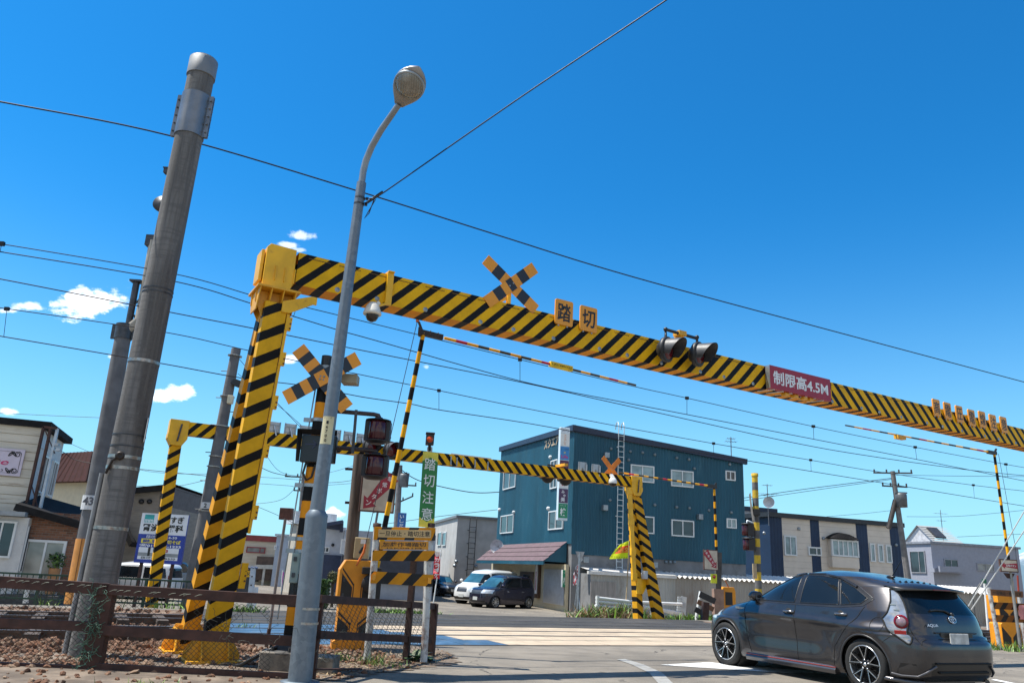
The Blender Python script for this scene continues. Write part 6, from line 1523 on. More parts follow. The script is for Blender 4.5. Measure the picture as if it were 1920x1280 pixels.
a = LF(1008, 1085, .3); mb = MB(); mb.box(a, (.7, .15, 2.2), BV, BU, Z); mb.prism([(-.45, 0), (.45, 0), (.2, .28), (-.2, .28)], a - BU * .1 + Z * 1.05, BV, Z, .2); mb.box(a - BU * .09 + Z * .0, (.34, .03, 1.7), BV, BU, Z, m=1); mb.box(a - BU * .108 - Z * .1, (.12, .01, 1.1), BV, BU, Z, m=2)
single('menu_board', 'dark wooden framed board with a white notice beside the shutter', 'notice board', mb, [woodd, white, red], a - Z * 1.1)
# green box sign by the shutter
a, b = LF(1056, 1068, 1.0), LF(1067, 1101, 1.0); gc_ = PL(1061, 1084, C0 - BV * -.3, BU); mb = MB(); hh_ = 1.0; gh = PL(1061, 1068, C0 + BV * .3, BU).z - PL(1061, 1100.5, C0 + BV * .3, BU).z
gx0, gx1 = PL(1054.5, 1084, C0 + BV * .3, BU), PL(1063.8, 1084, C0 + BV * .3, BU); gw = (gx1 - gx0).length; c = (gx0 + gx1) / 2
mb = MB(); mb.box(c + BV * .12, (gw, .24, gh), BU, BV, Z, m=2, ms={'-y': 0}); mb.text('枝', c - BV * .006 - Z * gh * .12, BU, Z, gh * .42, gw * .62, 1, .02); mb.text('スナック', c - BV * .006 + Z * gh * .33, BU, Z, gh * .08, gw * .7, 1, 0); mb.bar(c + BU * gw / 2 + BV * .1, c + BU * (gw / 2 + .5) + BV * .1, .06, m=2)
single('snack_box_sign', 'small green box sign reading 枝 beside the roller shutter', 'sign', mb, [P('sign_green', (.01, .22, .10), .35), whitel, white], c - Z * gh / 2)
# tall vertical box sign on the corner
vo = .9; SPf = lambda px, py: PL(px, py, C0 - BV * vo, BU)
a, b = SPf(1051.5, 800), SPf(1070, 802); a2, b2 = SPf(1045.5, 974), SPf(1063, 976); vw = ((b - a).dot(BU) + (b2 - a2).dot(BU)) / 2; c = (a + b + a2 + b2) / 4; vh = (a.z + b.z - a2.z - b2.z) / 2
t = thing('vertical_shop_sign', 'tall white vertical box sign with coloured panels on the corner of the blue building', 'sign', c - Z * vh / 2)
mb = MB(); mb.box(c + BV * .14, (vw, .28, vh), BU, BV, Z); mb.build('cabinet', P('cabinet_white', (.58, .68, .74), .4, var=.05), t, bevel=.02)
for k in (.35, -.1, -.3): mb = MB(); mb.bar(c + BV * .3 + Z * vh * k, c + BV * (vo + .2) + Z * vh * k + BU * .4, .16, .12); mb.build('bracket', steel, t)
pan = [(0, .055, (.7, .75, .78), 'スクエアビル', (.02, .06, .2)), (.06, .20, (.72, .70, .66), 'スクエアビル', (.7, .25, .08)), (.205, .355, (.03, .22, .5), 'Life', (.5, .03, .2)), (.36, .5, (.09, .02, .06), '静', (.75, .1, .35)), (.505, .665, (.7, .68, .66), '休', (.55, .03, .05)), (.67, .825, (.07, .03, .09), 'みや美', (.7, .7, .72)), (.83, .985, (.01, .23, .11), '枝', (.75, .77, .75))]
for i, (f0, f1, col, tx, tcol) in enumerate(pan):
    mb = MB(); pc = c + Z * vh * (.49 - (f0 + f1) / 2 * .98) - BV * .006; ph = vh * (f1 - f0) * .96; mb.box(pc, (vw * .92, .02, ph), BU, BV, Z)
    if i == 1:
        for j, ch in enumerate(tx): mb.text(ch, pc - BV * .014 + Z * ph * (.38 - j * .15), BU, Z, ph * .11, vw * .26, 1, .01)
    elif i == 5:
        for j, ch in enumerate(tx): mb.text(ch, pc - BV * .014 + Z * ph * (.28 - j * .27) + BU * (.05 if j == 1 else -.03), BU, Z, ph * (.22 if j < 2 else .32), None, 1, .02)
    elif i == 2: mb.text(tx, pc - BV * .014 - Z * ph * .26, BU, Z, ph * .24, vw * .7, 1, .03); mb.text('3F', pc - BV * .014 + Z * ph * .04, BU, Z, ph * .14, None, 2, .02); mb.text('ライフ倶楽部', pc - BV * .014 + Z * ph * .3, BU, Z, ph * .1, vw * .8, 3)
    elif i == 0: mb.text(tx, pc - BV * .014, BU, Z, ph * .5, vw * .75, 1, .02)
    else: mb.text(tx, pc - BV * .014 - Z * ph * .08, BU, Z, ph * .55, vw * .62, 1, .03)
    if i == 6: mb.text('スナック', pc - BV * .014 + Z * ph * .36, BU, Z, ph * .09, vw * .6, 1)
    mb.build('panel', [P('sign_panel_%s' % 'abcdefg'[i], col, .4, var=.05), P('sign_ink_%s' % 'abcdefg'[i], tcol, .4, var=.05), P('sign_yellow', (.7, .5, .05), .4), P('sign_navy', (.02, .05, .15), .4)], t)
# antennas and dish
def antenna(name, label, base, h, bars, dish=None):
    t = thing(name, label, 'antenna', base); mb = MB(); mb.tube([base, base + Z * h], .03, 6); mb.build('mast', P('aerial_grey', (.2, .2, .21), .5, .5), t)
    for k, L_ in bars:
        mb = MB(); p = base + Z * h * k; mb.tube([p - X * L_ / 2, p + X * L_ / 2], .015, 5)
        for j in range(5): q = p + X * L_ * (j / 4 - .5); mb.tube([q - Y * .25, q + Y * .25], .01, 4)
        mb.build('aerial', P('aerial_grey', (.2, .2, .21)), t)
    if dish: c, r_ = dish; mb = MB(); mb.lathe(c, (CAM - c + X * 3).normalized(), [(0, -.05), (r_ * .6, -.03), (r_, .06)], 18); mb.build('dish', P('dish_white', (.55, .55, .55), .4), t)
    return t
b_ = RF(1377, 875) + BV * .3; antenna('tv_antenna', 'thin television antenna on the right corner of the blue building roof', b_, RF(1376, 818).z - b_.z, ((.95, .5), (.85, .7)))
p = LF(932, 1024, .6); t_ = thing('satellite_dish', 'small white satellite dish on the far left edge of the blue building', 'satellite dish', p); mb = MB(); mb.lathe(p, (CAM - p - X * 20).normalized(), [(0, -.08), (.3, -.04), (.5, .06)], 18); mb.build('dish', P('dish_white', (.55, .55, .55), .4), t_); mb = MB(); mb.tube([p, p + BU * .6], .03, 6); mb.build('arm', steel, t_)
# ------------------------------------------------------------------ pale grey building with black ladder
def block(name, label, base_px, Ydist, rot, fcorner, rpx, lpx, ztop_px, mats, cat='building', roofm=None, overhang=.15, fas=.25, zbase=None):
    """plain building: front corner px column, right and left extents by px"""
    cz = A(fcorner[0], fcorner[1], Ydist); a = R(rot); u = Vector((math.cos(a), math.sin(a), 0)); v = Vector((-u.y, u.x, 0)); c = Vector((cz.x, cz.y, 0)); zt_b = PL(fcorner[0], ztop_px, c, u).z; zb_ = zt(c.x, c.y) - .3 if zbase is None else zbase
    Lr = (PL(rpx, fcorner[1], c, u) - c).dot(u); Ll = (PL(lpx, fcorner[1], c, v) - c).dot(v) if lpx is not None else 8
    t = thing(name, label, cat, c + Z * zb_)
    mb = MB(); mb.box(c + u * Lr / 2 + v * Ll / 2 + Z * (zt_b + zb_) / 2, (Lr, Ll, zt_b - zb_), u, v, Z); mb.build('wall', mats, t)
    if roofm: mb = MB(); mb.box(c + u * Lr / 2 + v * Ll / 2 + Z * (zt_b + fas / 2 - .02), (Lr + overhang * 2, Ll + overhang * 2, fas), u, v, Z); mb.build('roof', roofm, t)
    return t, c, u, v, Lr, Ll, zt_b, zb_
stuc = P('pale_stucco', (.40, .39, .37), .85, var=.1, scale=1.2, bump=.3, bscale=12); greyroof = P('grey_flashing', (.16, .16, .165), .5, var=.1)
PG, pc, pu, pv, pL, pLl, pz, pzb = block('grey_building', 'pale grey stucco building with a black wall ladder beside the blue building', None, 66, 14, (853, 1050), 945, 805, 969, stuc, roofm=greyroof, fas=.2)
PF = lambda px, py, o=0: PL(px, py, pc - pv * o, pu)
ladder('wall_ladder', 'black ladder fixed to the pale grey stucco building', PF(880, 1080), PF(886, 985), pu, -pv, .55, P('ladder_black', (.03, .028, .027), .5, .3), rung=.42)
PLf = lambda px, py, o=0: PL(px, py, pc - pu * o, pv)
for x in (825, 834): window(PG, PLf, x - 2.5, 998, x + 2.5, 1022, pv, -pu, mull=(), fr_=.06)
c = PF(900, 1098); window3(PG, c, 1.0, 1.0, pu, -pv, mull=(), glass=P('door_red_brown', (.2, .07, .04), .5)); 
for px, py in ((892, 1061), (855, 1052), (852, 1060)): c = PF(px, py); mb = MB(); mb.lathe(c, -pv, [(.14, 0), (.14, .15), (0, .2)], 10); mb.build('vent_cap', hoodm, PG)
# ------------------------------------------------------------------ shed wall of corrugated sheet behind the far gantry leg
sdv = BU; shl = PL(1106, 1143, C0 - BV * 1.6, BU); shl.z = 0; s0 = shl
SW = lambda px, py, o=0: PL(px, py, shl - BV * o, sdv)
zt_s = SW(1110, 1070).z - .1; L1 = (SW(1266, 1075) - shl).dot(sdv); L2 = (SW(1900, 1110) - shl).dot(sdv); zgs = -1.3
SH = thing('corrugated_shed', 'long low shed of corrugated grey metal sheets with a rusty scalloped roof edge', 'shed', shl + Z * zgs)
sheet_m = P('shed_sheet', (.38, .37, .34), .6, .2, var=.15, scale=.8, dirt=((.17, .13, .1), .35, 1.2), st=(1, 1, .4)); sheet_m2 = P('shed_sheet_brown', (.33, .30, .26), .65, .1, var=.15, scale=.8, dirt=((.18, .1, .06), .35, 1.1), st=(1, 1, .4))
mb = MB(); mb.corr(shl, sdv, L1, zgs, zt_s, -BV, .17, .025); mb.build('wall', sheet_m, SH); mb = MB(); mb.corr(shl + sdv * L1, sdv, L2 - L1, zgs, zt_s, -BV, .17, .025); mb.build('wall', sheet_m2, SH)
mb = MB(); mb.box(shl + sdv * L2 / 2 + BV * 1.3 + Z * (zgs + zt_s) / 2, (L2 - .1, 2.4, zt_s - zgs - .06), sdv, BV, Z); mb.build('core', concm, SH)
mb = MB(); rfm = P('shed_roof_white', (.62, .60, .56), .5, var=.1, dirt=((.3, .13, .05), .25, 3)); mb.box(shl + sdv * (L1 / 2 - .1) - BV * .08 + Z * (zt_s + .02), (L1 + .2, .22, .17), sdv, BV, Z); mb.build('edge_trim', rfm, SH)
mb = MB(); kk = int((L2 - L1) / .32); amp = .06
for i in range(kk * 6):
    a, b = L1 + (L2 - L1) * i / (kk * 6), L1 + (L2 - L1) * (i + 1) / (kk * 6); za, zb2 = zt_s + .03 + amp * math.cos(2 * PI * i / 6), zt_s + .03 + amp * math.cos(2 * PI * (i + 1) / 6)
    p = [shl + sdv * a - BV * .22 + Z * za, shl + sdv * b - BV * .22 + Z * zb2, shl + sdv * b + BV * 2.6 + Z * (zb2 + .35), shl + sdv * a + BV * 2.6 + Z * (za + .35)]; mb.poly(p, 0, sm=True); mb.poly([p[0], p[1], p[1] + Z * (zt_s - .04 - zb2) , p[0] + Z * (zt_s - .04 - za)] if False else [p[0], p[1], p[1] - Z * .012, p[0] - Z * .012], 0)
mb.poly([shl - BV * .2 + Z * (zt_s + .1), shl + sdv * L1 - BV * .2 + Z * (zt_s + .1), shl + sdv * L1 + BV * 2.6 + Z * (zt_s + .42), shl + BV * 2.6 + Z * (zt_s + .42)]); mb.build('roof', rfm, SH)
mb = MB(); a = SW(1131, 1113, .06); mb.box(a, (1.5, .05, 1.3), sdv, BV, Z); mb.build('patch_panel', P('patch_grey', (.27, .245, .22), .7, var=.2, st=(5, 1, .5), scale=2), SH)
# ------------------------------------------------------------------ small things in front of the blue building
def banner_pole(name, label, base, ptop, q, mats, txt, vertical=True, group=None):
    t = thing(name, label, 'flag', base); mb = MB(); mb.tube([base, ptop], .03, 8); mb.build('pole', mats[2], t); return t
kb = A(812, 1125, 40); kb.z = -.8; kb.y = kb.y; kp = lambda px, py: A(px, py, kb.y)
t = thing('karaoke_banner', 'narrow red upright banner lettered カラオケ in white behind the warning boards', 'banner', kb); mb = MB(); mb.tube([kb, kp(827, 1030)], .03, 8); mb.build('pole', white, t)
a, b, c, d = kp(814.5, 1034), kp(826.5, 1034), kp(824, 1085), kp(812, 1084); mb = MB(); u_ = (b - a).normalized(); v_ = ((a + b) / 2 - (c + d) / 2); hh_ = v_.length; v_ /= hh_; ww_ = (b - a).length; m_ = (a + b + c + d) / 4
K_ = 10
for i in range(K_):
    for (z_, s_) in ((0, 1),):
        f = lambda k: m_ + v_ * hh_ * (.5 - k / K_) + Y * .08 * math.sin(k * 1.3)
        mb.poly([f(i + 1) - u_ * ww_ / 2, f(i + 1) + u_ * ww_ / 2, f(i) + u_ * ww_ / 2, f(i) - u_ * ww_ / 2], 0 if i else 1)
for i, ch in enumerate('カラオケ'): mb.text(ch, m_ - Y * .12 + v_ * hh_ * (.2 - i * .19), u_, v_, hh_ * .15, ww_ * .75, 1, .03)
mb.text('昼', m_ - Y * .12 + v_ * hh_ * .37, u_, v_, hh_ * .1, ww_ * .6, 1, .02); mb.build('cloth', [P('banner_red', (.55, .015, .03), .6), whitel], t)
# back of a triangular stop sign on its post, with a red and white striped flag
sb_ = G(1082, 1155); sp = lambda px, py, o=0: A(px, py, sb_.y + o)
t = thing('stop_sign_back', 'grey back of a triangular stop sign on twin posts by the blue building corner', 'road sign', sb_); mb = MB(); q = [sp(1079, 1033), sp(1096, 1034), sp(1088, 1057)]; mb.prism([((p - q[2]).dot(X), (p - q[2]).z) for p in (q[2], q[1], q[0])], q[2], X, Z, .03); mb.build('plate', P('sign_back_grey', (.34, .35, .36), .45, .5), t)
mb = MB(); mb.tube([sb_ - Z * .1, sp(1087, 1034)], .05, 10); mb.build('post', steel, t); mb = MB(); mb.tube([sp(1076, 1152, .2), sp(1084, 1085, .1)], .035, 8); mb.tube([sp(1089, 1152, -.2), sp(1085, 1120)], .03, 8); mb.build('brace', steel, t)
t = thing('striped_flag', 'red and white patterned flag hanging by the triangular stop sign', 'flag', sp(1080, 1080, .25)); mb = MB(); mb.tube([sp(1093, 1048, .25), sp(1080, 1062, .25), sp(1083, 1150, .25)], .02, 6); mb.build('pole', steel, t)
mb = MB(); n_ = 12; rowsf = [[sp(1084 - (9 * math.sin(min(1, j / 8) * 1.7)) * i / 5 + (.8 * math.sin(j)), 1056 + j * 3.2 + i * .5, .25 + .1 * math.sin(i * 1.7 + j * .8)) for i in range(6)] for j in range(13)]
for j in range(12):
    for i in range(5): mb.poly([rowsf[j + 1][i], rowsf[j + 1][i + 1], rowsf[j][i + 1], rowsf[j][i]], (i + j * 2 // 3) % 2 if (i * 7 + j * 3) % 5 else 1)
mb.build('cloth', [P('flag_red', (.5, .02, .05), .7), P('flag_white', (.65, .62, .62), .7)], t)
# yellow flag on a stick
yb = AG(1172, 1147, 29.5); yp = lambda px, py, o=0: A(px, py, yb.y + o); _fy = P('flag_yellow', (.80, .88, .01), .5, var=.05); _tr = _fy.node_tree.nodes.new('ShaderNodeBsdfTranslucent'); _tr.inputs[0].default_value = (.85, .95, .02, 1); _mx = _fy.node_tree.nodes.new('ShaderNodeMixShader'); _l = _fy.node_tree.links; _l.new(_fy.node_tree.nodes['Principled BSDF'].outputs[0], _mx.inputs[1]); _l.new(_tr.outputs[0], _mx.inputs[2]); _l.new(_mx.outputs[0], _fy.node_tree.nodes['Material Output'].inputs[0]); t = thing('yellow_flag', 'bright yellow warning flag on a thin stick left of the far gantry leg', 'flag', yb)
mb = MB(); mb.tube([yb, yp(1180, 1012)], .025, 6); mb.build('stick', P('stick_tan', (.45, .33, .2), .6), t)
mb = MB(); TLc, TRc, BRc, BLc = (1163, 1020), (1180.5, 1012), (1178, 1046), (1142.5, 1047.5); I, J = 12, 12
def fp(i, j):
    u, v = i / I, j / J; tx = TLc[0] + (TRc[0] - TLc[0]) * u; ty = TLc[1] + (TRc[1] - TLc[1]) * u; bx_ = BLc[0] + (BRc[0] - BLc[0]) * u; by = BLc[1] + (BRc[1] - BLc[1]) * u
    vv = v ** 1.0; return yp(tx + (bx_ - tx) * (1 - (1 - vv) ** 1.3), ty + (by - ty) * vv, .06 * math.sin(u * 5 + v * 2.0) * (1 - u))
for i in range(I):
    for j in range(J): mb.poly([fp(i, j + 1), fp(i + 1, j + 1), fp(i + 1, j), fp(i, j)], 1 if 3 <= j < 8 and i >= 2 else 0, sm=True)
cx_ = yp(1166, 1030.5, -.2)
for i, ch in enumerate('交通安'): mb.text(ch, yp(1175 - i * 9.2, 1029.5 + i * .9, -.1), -X, Z, .17, .16, 2, .0)
mb.text('スピードおとせ', yp(1161, 1044, -.2), -X, Z, .07, .6, 3, .0); mb.text('みんなで', yp(1171, 1019, -.2), -X, Z, .06, .3, 3, .0)
mb.build('cloth', [P('flag_yellow', (.75, .78, .01), .5, var=.05), P('flag_orange', (.75, .06, .005), .6), P('flag_ink_yellow', (.8, .75, .1), .5), blackl], t)
# white pipe guard rails
g0_ = AG(1120, 1160, 28); GR = thing('pipe_guard_rail', 'low white pipe guard rail in the grass behind the far gantry leg', 'guard rail', g0_); gp = lambda px, py, o=0: A(px, py, g0_.y + .8 + (px - 1120) * .012 + o)
for pts in (((1118, 1120), (1188, 1128), (1278, 1132)), ((1118, 1127), (1186, 1134), (1240, 1142), (1276, 1149)), ((1116, 1135), (1167, 1140), (1188, 1136)), ((1205, 1136), (1240, 1143), (1276, 1153))): mb = MB(); mb.tube([gp(*p) for p in pts], .055, 10); mb.build('rail', white, GR)
for px, yt_, yb_ in ((1120, 1116, 1150), (1188, 1124, 1158), (1223, 1128, 1158)): mb = MB(); mb.tube([gp(px, yb_), gp(px, yt_)], .06, 10); mb.build('post', white, GR)
a = gp(1280, 1160, .1); b = gp(1283, 1118, .1); mb = MB(); mb.bar(a, b, .18, .1, side=X)
for k in range(6): p = a.lerp(b, .4 + k * .11); mb.box(p - X * .16, (.16, .12, .07))
mb.build('end_post', P('weathered_white', (.5, .52, .52), .5, var=.2, dirt=((.2, .15, .1), .3, 8)), GR)
# ------------------------------------------------------------------ parked cars in front of the shop
def place_car(name, label, kind, paint, pf_, prr, **kw):
    a, b = G(*pf_), G(*prr); d = (a - b); d.z = 0; d.normalize(); t = simple_car(name, label, Vector(((a.x + b.x) / 2, (a.y + b.y) / 2, (a.z + b.z) / 2)), math.atan2(d.y, d.x), kind, paint, **kw); return t
navy_p = car_paint('navy_paint', (.016, .014, .032), .4, .25); white_p = car_paint('white_car_paint', (.66, .66, .64), 0, .3); grey_p = car_paint('slate_paint', (.04, .045, .055), .5, .3)
"""cars stand across the lot with their left sides to the camera"""
def lot_car(name, label, kind, paint, wf_, wr_, half, wx, scale=1, **kw):
    """wf_, wr_: pixels of the near side wheels' feet"""
    a, b = GF(*wf_), GF(*wr_); d = (a - b); d.z = 0; dist = d.length; d.normalize(); left = Vector((-d.y, d.x, 0)); c = (a + b) / 2 - left * half * scale - d * (wx[0] + wx[1]) / 2 * scale
    t = simple_car(name, label, Vector((c.x, c.y, (a.z + b.z) / 2)), math.atan2(d.y, d.x), kind, paint, **kw); t.scale = (scale,) * 3; return t, dist
lc1, d1 = lot_car('compact_car', 'dark navy tall compact car parked before the roller shutter', 'tall', navy_p, (917, 1139.5), (998, 1140), .74, (1.27, -1.28), 1.06, step=.045)
lc2, d2 = lot_car('minivan', 'white minivan parked behind the navy compact car', 'van', white_p, (882, 1133), (975, 1132.5), .8, (1.55, -1.4), 1.06, step=.05)
cc_ = GF(838, 1118); c3 = simple_car('parked_car', 'dark grey car parked far left of the white minivan, half behind the warning boards', Vector((cc_.x - .6, cc_.y + 2, cc_.z)), R(-62), 'low', grey_p)
# ------------------------------------------------------------------ left: beige shop with brick porch
ZB = -.85
sidm = P('cream_siding', (.60, .54, .44), .7, var=.1, scale=1.2, dirt=((.28, .2, .13), .3, 1.4), st=(.4, .4, 3)); sidw = P('pale_siding', (.55, .54, .52), .65, var=.08, dirt=((.3, .27, .24), .2, 2)); dkroof = P('dark_roof', (.02, .019, .019), .85, var=.2, spec=.1)
a_ = R(19); su = Vector((math.cos(a_), math.sin(a_), 0)); sv = Vector((-su.y, su.x, 0)); SY = 31.0; sc0 = A(47, 950, SY); sc0 = Vector((sc0.x, sc0.y, 0)); SFf = lambda px, py, o=0: PL(px, py, sc0 - sv * o, su); SSf = lambda px, py, o=0: PL(px, py, sc0 + su * o, sv)
SHP = thing('beige_shop', 'beige sided shop with a brick porch at the far left edge behind the fence', 'building', sc0 + Z * ZB); zs1 = SFf(60, 800).z; zs0 = SFf(48, 945).z
mb = MB(); mb.box(sc0 - su * 5 + sv * 2.3 + Z * (zs1 + ZB) / 2, (10, 4.6, zs1 - ZB), su, sv, Z, ms={'+x': 1}); mb.build('wall', [sidm, sidw], SHP)
mb = MB(); mb.box(sc0 - su * 4.9 + sv * 2.3 + Z * (zs1 + .12), (10.4, 4.9, .26), su, sv, Z); mb.build('roof', dkroof, SHP)
mb = MB()
for k in range(9): mb.box(sc0 - su * 5 - sv * .004 + Z * (zs0 + (zs1 - zs0) * k / 9), (10, .012, .02), su, sv, Z)
mb.build('siding_joints', P('joint_tan', (.3, .24, .16), .8), SHP)
for z0, z1 in ((880, 890), (840, 905)): pass
for px0, px1, y0, y1 in ((50, 54, 872, 905), (60, 64, 885, 925)):
    a, b = SSf(px0 + 2, (y0 + y1) / 2), None; window3(SHP, sc0 + sv * (1.6 if px0 == 50 else 3.5) + Z * (zs0 + 1.3), 1.0, 1.5, sv, su, (.5,))
for z in (zs1 - .5, zs0 + .4): mb = MB(); mb.box(sc0 + su * .02 + sv * .5 + Z * z, (.02, .9, .5), su, sv, Z); mb.build('patch', P('patch_pale', (.42, .43, .46), .5), SHP)
# name board
a, b = SFf(-60, 835, .06), SFf(45, 892, .06); w_ = (b - a).length; cz = (SFf(43, 843, .06).z + SFf(39, 893, .06).z) / 2; hh_ = SFf(43, 843, .06).z - SFf(39, 893, .06).z; pw = 5.0; rt = SFf(43, 866, .06); c = rt - su * pw / 2; c.z = cz
t = thing('shop_name_board', 'pale pink name board with red script lettering on the beige shop wall', 'sign', c); mb = MB(); mb.box(c, (pw, .06, hh_), su, sv, Z); f = c - sv * .034
mb.text('Silhouette', f + su * (pw / 2 - 1.75) + Z * hh_ * .0, su, Z, hh_ * .24, 2.6, 1, .012, shear=.35); mb.text('（婦人服）', f + su * (pw / 2 - 1.1) - Z * hh_ * .32, su, Z, hh_ * .1, 1.0, 2, .02); mb.build('board', [P('board_pink', (.58, .50, .58), .4, var=.05), P('script_red', (.5, .03, .13), .5), blackl], t)
for k in (-1, 1):
    mb = MB(); o = f + su * (pw / 2 - .22) + Z * k * (hh_ / 2 - .2)
    for j in range(3): mb.tube([o + su * (.12 * math.cos(g / 5 * 5 + j * 2.1)) * (1 - g / 14) - su * .12 * j + Z * k * (.12 * math.sin(g) * (1 - g / 14)) for g in [q * .6 for q in range(16)]], .016, 4)
    mb.bar(o - su * 1.5 + Z * k * .1, o + Z * k * .1, .015, .006); mb.bar(o + su * .12 - Z * k * .5, o + su * .12, .015, .006, side=su); mb.build('flourish', blackl, t)
# rusty sign frame on the shop side
fq = [SSf(82, 801, .9), SSf(108, 803, .9), SSf(75, 955, .9), SSf(48, 952, .9)]; t = thing('empty_sign_frame', 'empty rusty steel sign frame standing out from the side of the beige shop', 'sign frame', fq[3])
fy = A(80, 880, SY + 1); fpx = lambda px, py: A(px, py, SY - .4)
for (a, b), mt in zip((((82, 800), (48, 952)), ((108, 803), (75, 955)), ((82, 800), (108, 803)), ((48, 952), (75, 955)), ((95, 803), (62, 953))), (rusty, P('frame_pale', (.42, .46, .5), .5, .3), rusty, rusty, rusty)): mb = MB(); mb.bar(fpx(*a), fpx(*b), .09); mb.build('bar', mt, t)
mb = MB(); mb.bar(fpx(84, 805), fpx(103, 850), .03); mb.bar(fpx(58, 905), fpx(72, 955), .03); mb.build('brace', rusty, t)
for px, py in ((107, 833), (110, 843)): mb = MB(); mb.bar(fpx(96, py + 3), fpx(px, py), .03); mb.box(fpx(px, py), (.16, .14, .1)); mb.build('spotlight', P('spot_grey', (.4, .4, .42), .4, .5), t)
# brick porch with tiled lean-to roof, bay and glass doors
def brick():
    m, nt, b = _mat('mottled_brick'); tc = nd(nt, 'ShaderNodeUVMap').outputs[0]; bt = nt.nodes.new('ShaderNodeTexBrick'); nt.links.new(tc, bt.inputs['Vector']); bt.inputs['Scale'].default_value = 1; bt.inputs['Brick Width'].default_value = .23; bt.inputs['Row Height'].default_value = .085; bt.inputs['Mortar Size'].default_value = .008
    bt.inputs['Color1'].default_value = (.28, .12, .065, 1); bt.inputs['Color2'].default_value = (.12, .055, .035, 1); bt.inputs['Mortar'].default_value = (.2, .17, .14, 1); bt.inputs['Bias'].default_value = -.1
    n = noise(nt, tc, 5, 3); nt.links.new(mixc(nt, ramp(nt, n, .4, .65), bt.outputs['Color'], (.34, .2, .12), 'MIX') if False else bt.outputs['Color'], b.inputs['Base Color']); b.inputs['Roughness'].default_value = .85; bumpn(nt, b, bt.outputs['Fac'], .4, .01); return m
brk = brick(); bo_ = 1.0; BFf = lambda px, py, o=0: PL(px, py, sc0 - sv * (bo_ + o), su); bl, br_ = BFf(30, 1040), BFf(136, 1040); zbt = BFf(45, 957).z
mb = MB(); mb.box(Vector(((bl.x + br_.x) / 2, (bl.y + br_.y) / 2, (zbt + ZB) / 2)) + sv * 1.5, ((br_ - bl).length, 3, zbt - ZB), su, sv, Z); mb.build('porch_wall', brk, SHP)
mb = MB(); ra, rb = BFf(28, 951, .35), BFf(150, 985, .35); ra2, rb2 = ra + sv * 3.4 + Z * .7, rb + sv * 3.4 + Z * .7
mb.bar(ra + Z * .02, rb + Z * .02, .26, .16, side=Z); mb.poly([ra + Z * .12, rb + Z * .12, rb2, ra2]); mb.poly([ra - Z * .1, ra2 - Z * .1, rb2 - Z * .1, rb - Z * .1]); mb.build('porch_roof', dkroof, SHP)
da, db = BFf(50, 1012), BFf(127, 1014); dw = (db - da).length; zd = (da.z + db.z) / 2 + .02; o = window3(SHP, Vector(((da.x + db.x) / 2, (da.y + db.y) / 2, (zd - .6) / 2)) , dw, zd + .6, su, -sv, (.5,), GLASS('shop_glass', (.30, .29, .25), .08), .09, .12, name='glass_door')
bw = 2.6; bb0 = BFf(-70, 1040, .5); mb = MB(); b1 = BFf(40, 1040, .5); zt_b = BFf(20, 968, .5).z; mb.box(Vector(((bb0.x + b1.x) / 2, (bb0.y + b1.y) / 2, (zt_b + ZB) / 2)) + sv * .7, ((b1 - bb0).length, 1.4, zt_b - ZB), su, sv, Z); mb.build('bay', sidw, SHP)
mb = MB(); a, b = BFf(-75, 956, .7), BFf(48, 969, .7); mb.box(Vector(((a.x + b.x) / 2, (a.y + b.y) / 2, zt_b + .1)) + sv * .8, ((b - a).length, 2.0, .16), su, sv, Z); mb.build('bay_roof', P('bay_roof_grey', (.3, .32, .33), .5, .3), SHP)
window3(SHP, BFf(0, 1010, .5), .9, 1.3, su, -sv, (.5,))
c = BFf(40, 1018, .3); mb = MB()
for k in range(5): mb.box(Vector((b1.x, b1.y, (zt_b - 1.1))) + su * .02 + sv * (.15 + k * .22), (.04, .04, 1.6), su, sv, Z, m=k % 2)
mb.build('shutter_slats', [white, P('slat_dark', (.05, .05, .06), .5)], SHP)
mb = MB(); mb.box(Vector(((bl.x + br_.x) / 2, (bl.y + br_.y) / 2, ZB + .12)) - sv * .6, ((br_ - bl).length, 1.2, .5), su, sv, Z); mb.build('step', P('dark_step', (.06, .058, .056), .8), SHP)
pc_ = BFf(104, 1062, .35); t = thing('potted_plant', 'small dark potted plant behind the glass doors of the brick porch', 'plant', Vector((pc_.x, pc_.y, ZB + .4)))
mb = MB(); mb.tube([Vector((pc_.x, pc_.y, ZB + .4)), Vector((pc_.x, pc_.y, pc_.z - .05))], .17, 12, r2=.2); mb.build('pot', P('terracotta', (.35, .17, .07), .7), t)
def leaf_ball(mb, c, r, n, size, rnd, sc=(1, 1, 1), mats=3):
    for i in range(n):
        d = Vector((rnd.gauss(0, 1), rnd.gauss(0, 1), rnd.gauss(0, 1))).normalized(); k = rnd.random() ** .35; p = c + Vector((d.x * sc[0], d.y * sc[1], d.z * sc[2])) * r * k
        a = Vector((rnd.gauss(0, 1), rnd.gauss(0, 1), rnd.gauss(0, .7))).normalized(); b = a.cross(d + Vector((0, 0, .01))).normalized() * size * rnd.uniform(.3, .6); a = a * size * rnd.uniform(.7, 1.3)
        mb.poly([p - a * .5, p + b * .5, p + a * .5, p - b * .5], rnd.randrange(mats))
greens = [P('leaf_dark', (.018, .04, .01), .6), P('leaf_mid', (.05, .11, .018), .55), P('leaf_light', (.12, .2, .03), .55)]
rnd = random.Random(11); mb = MB(); leaf_ball(mb, pc_ + Z * .2, .35, 160, .16, rnd); mb.build('leaves', greens, t)
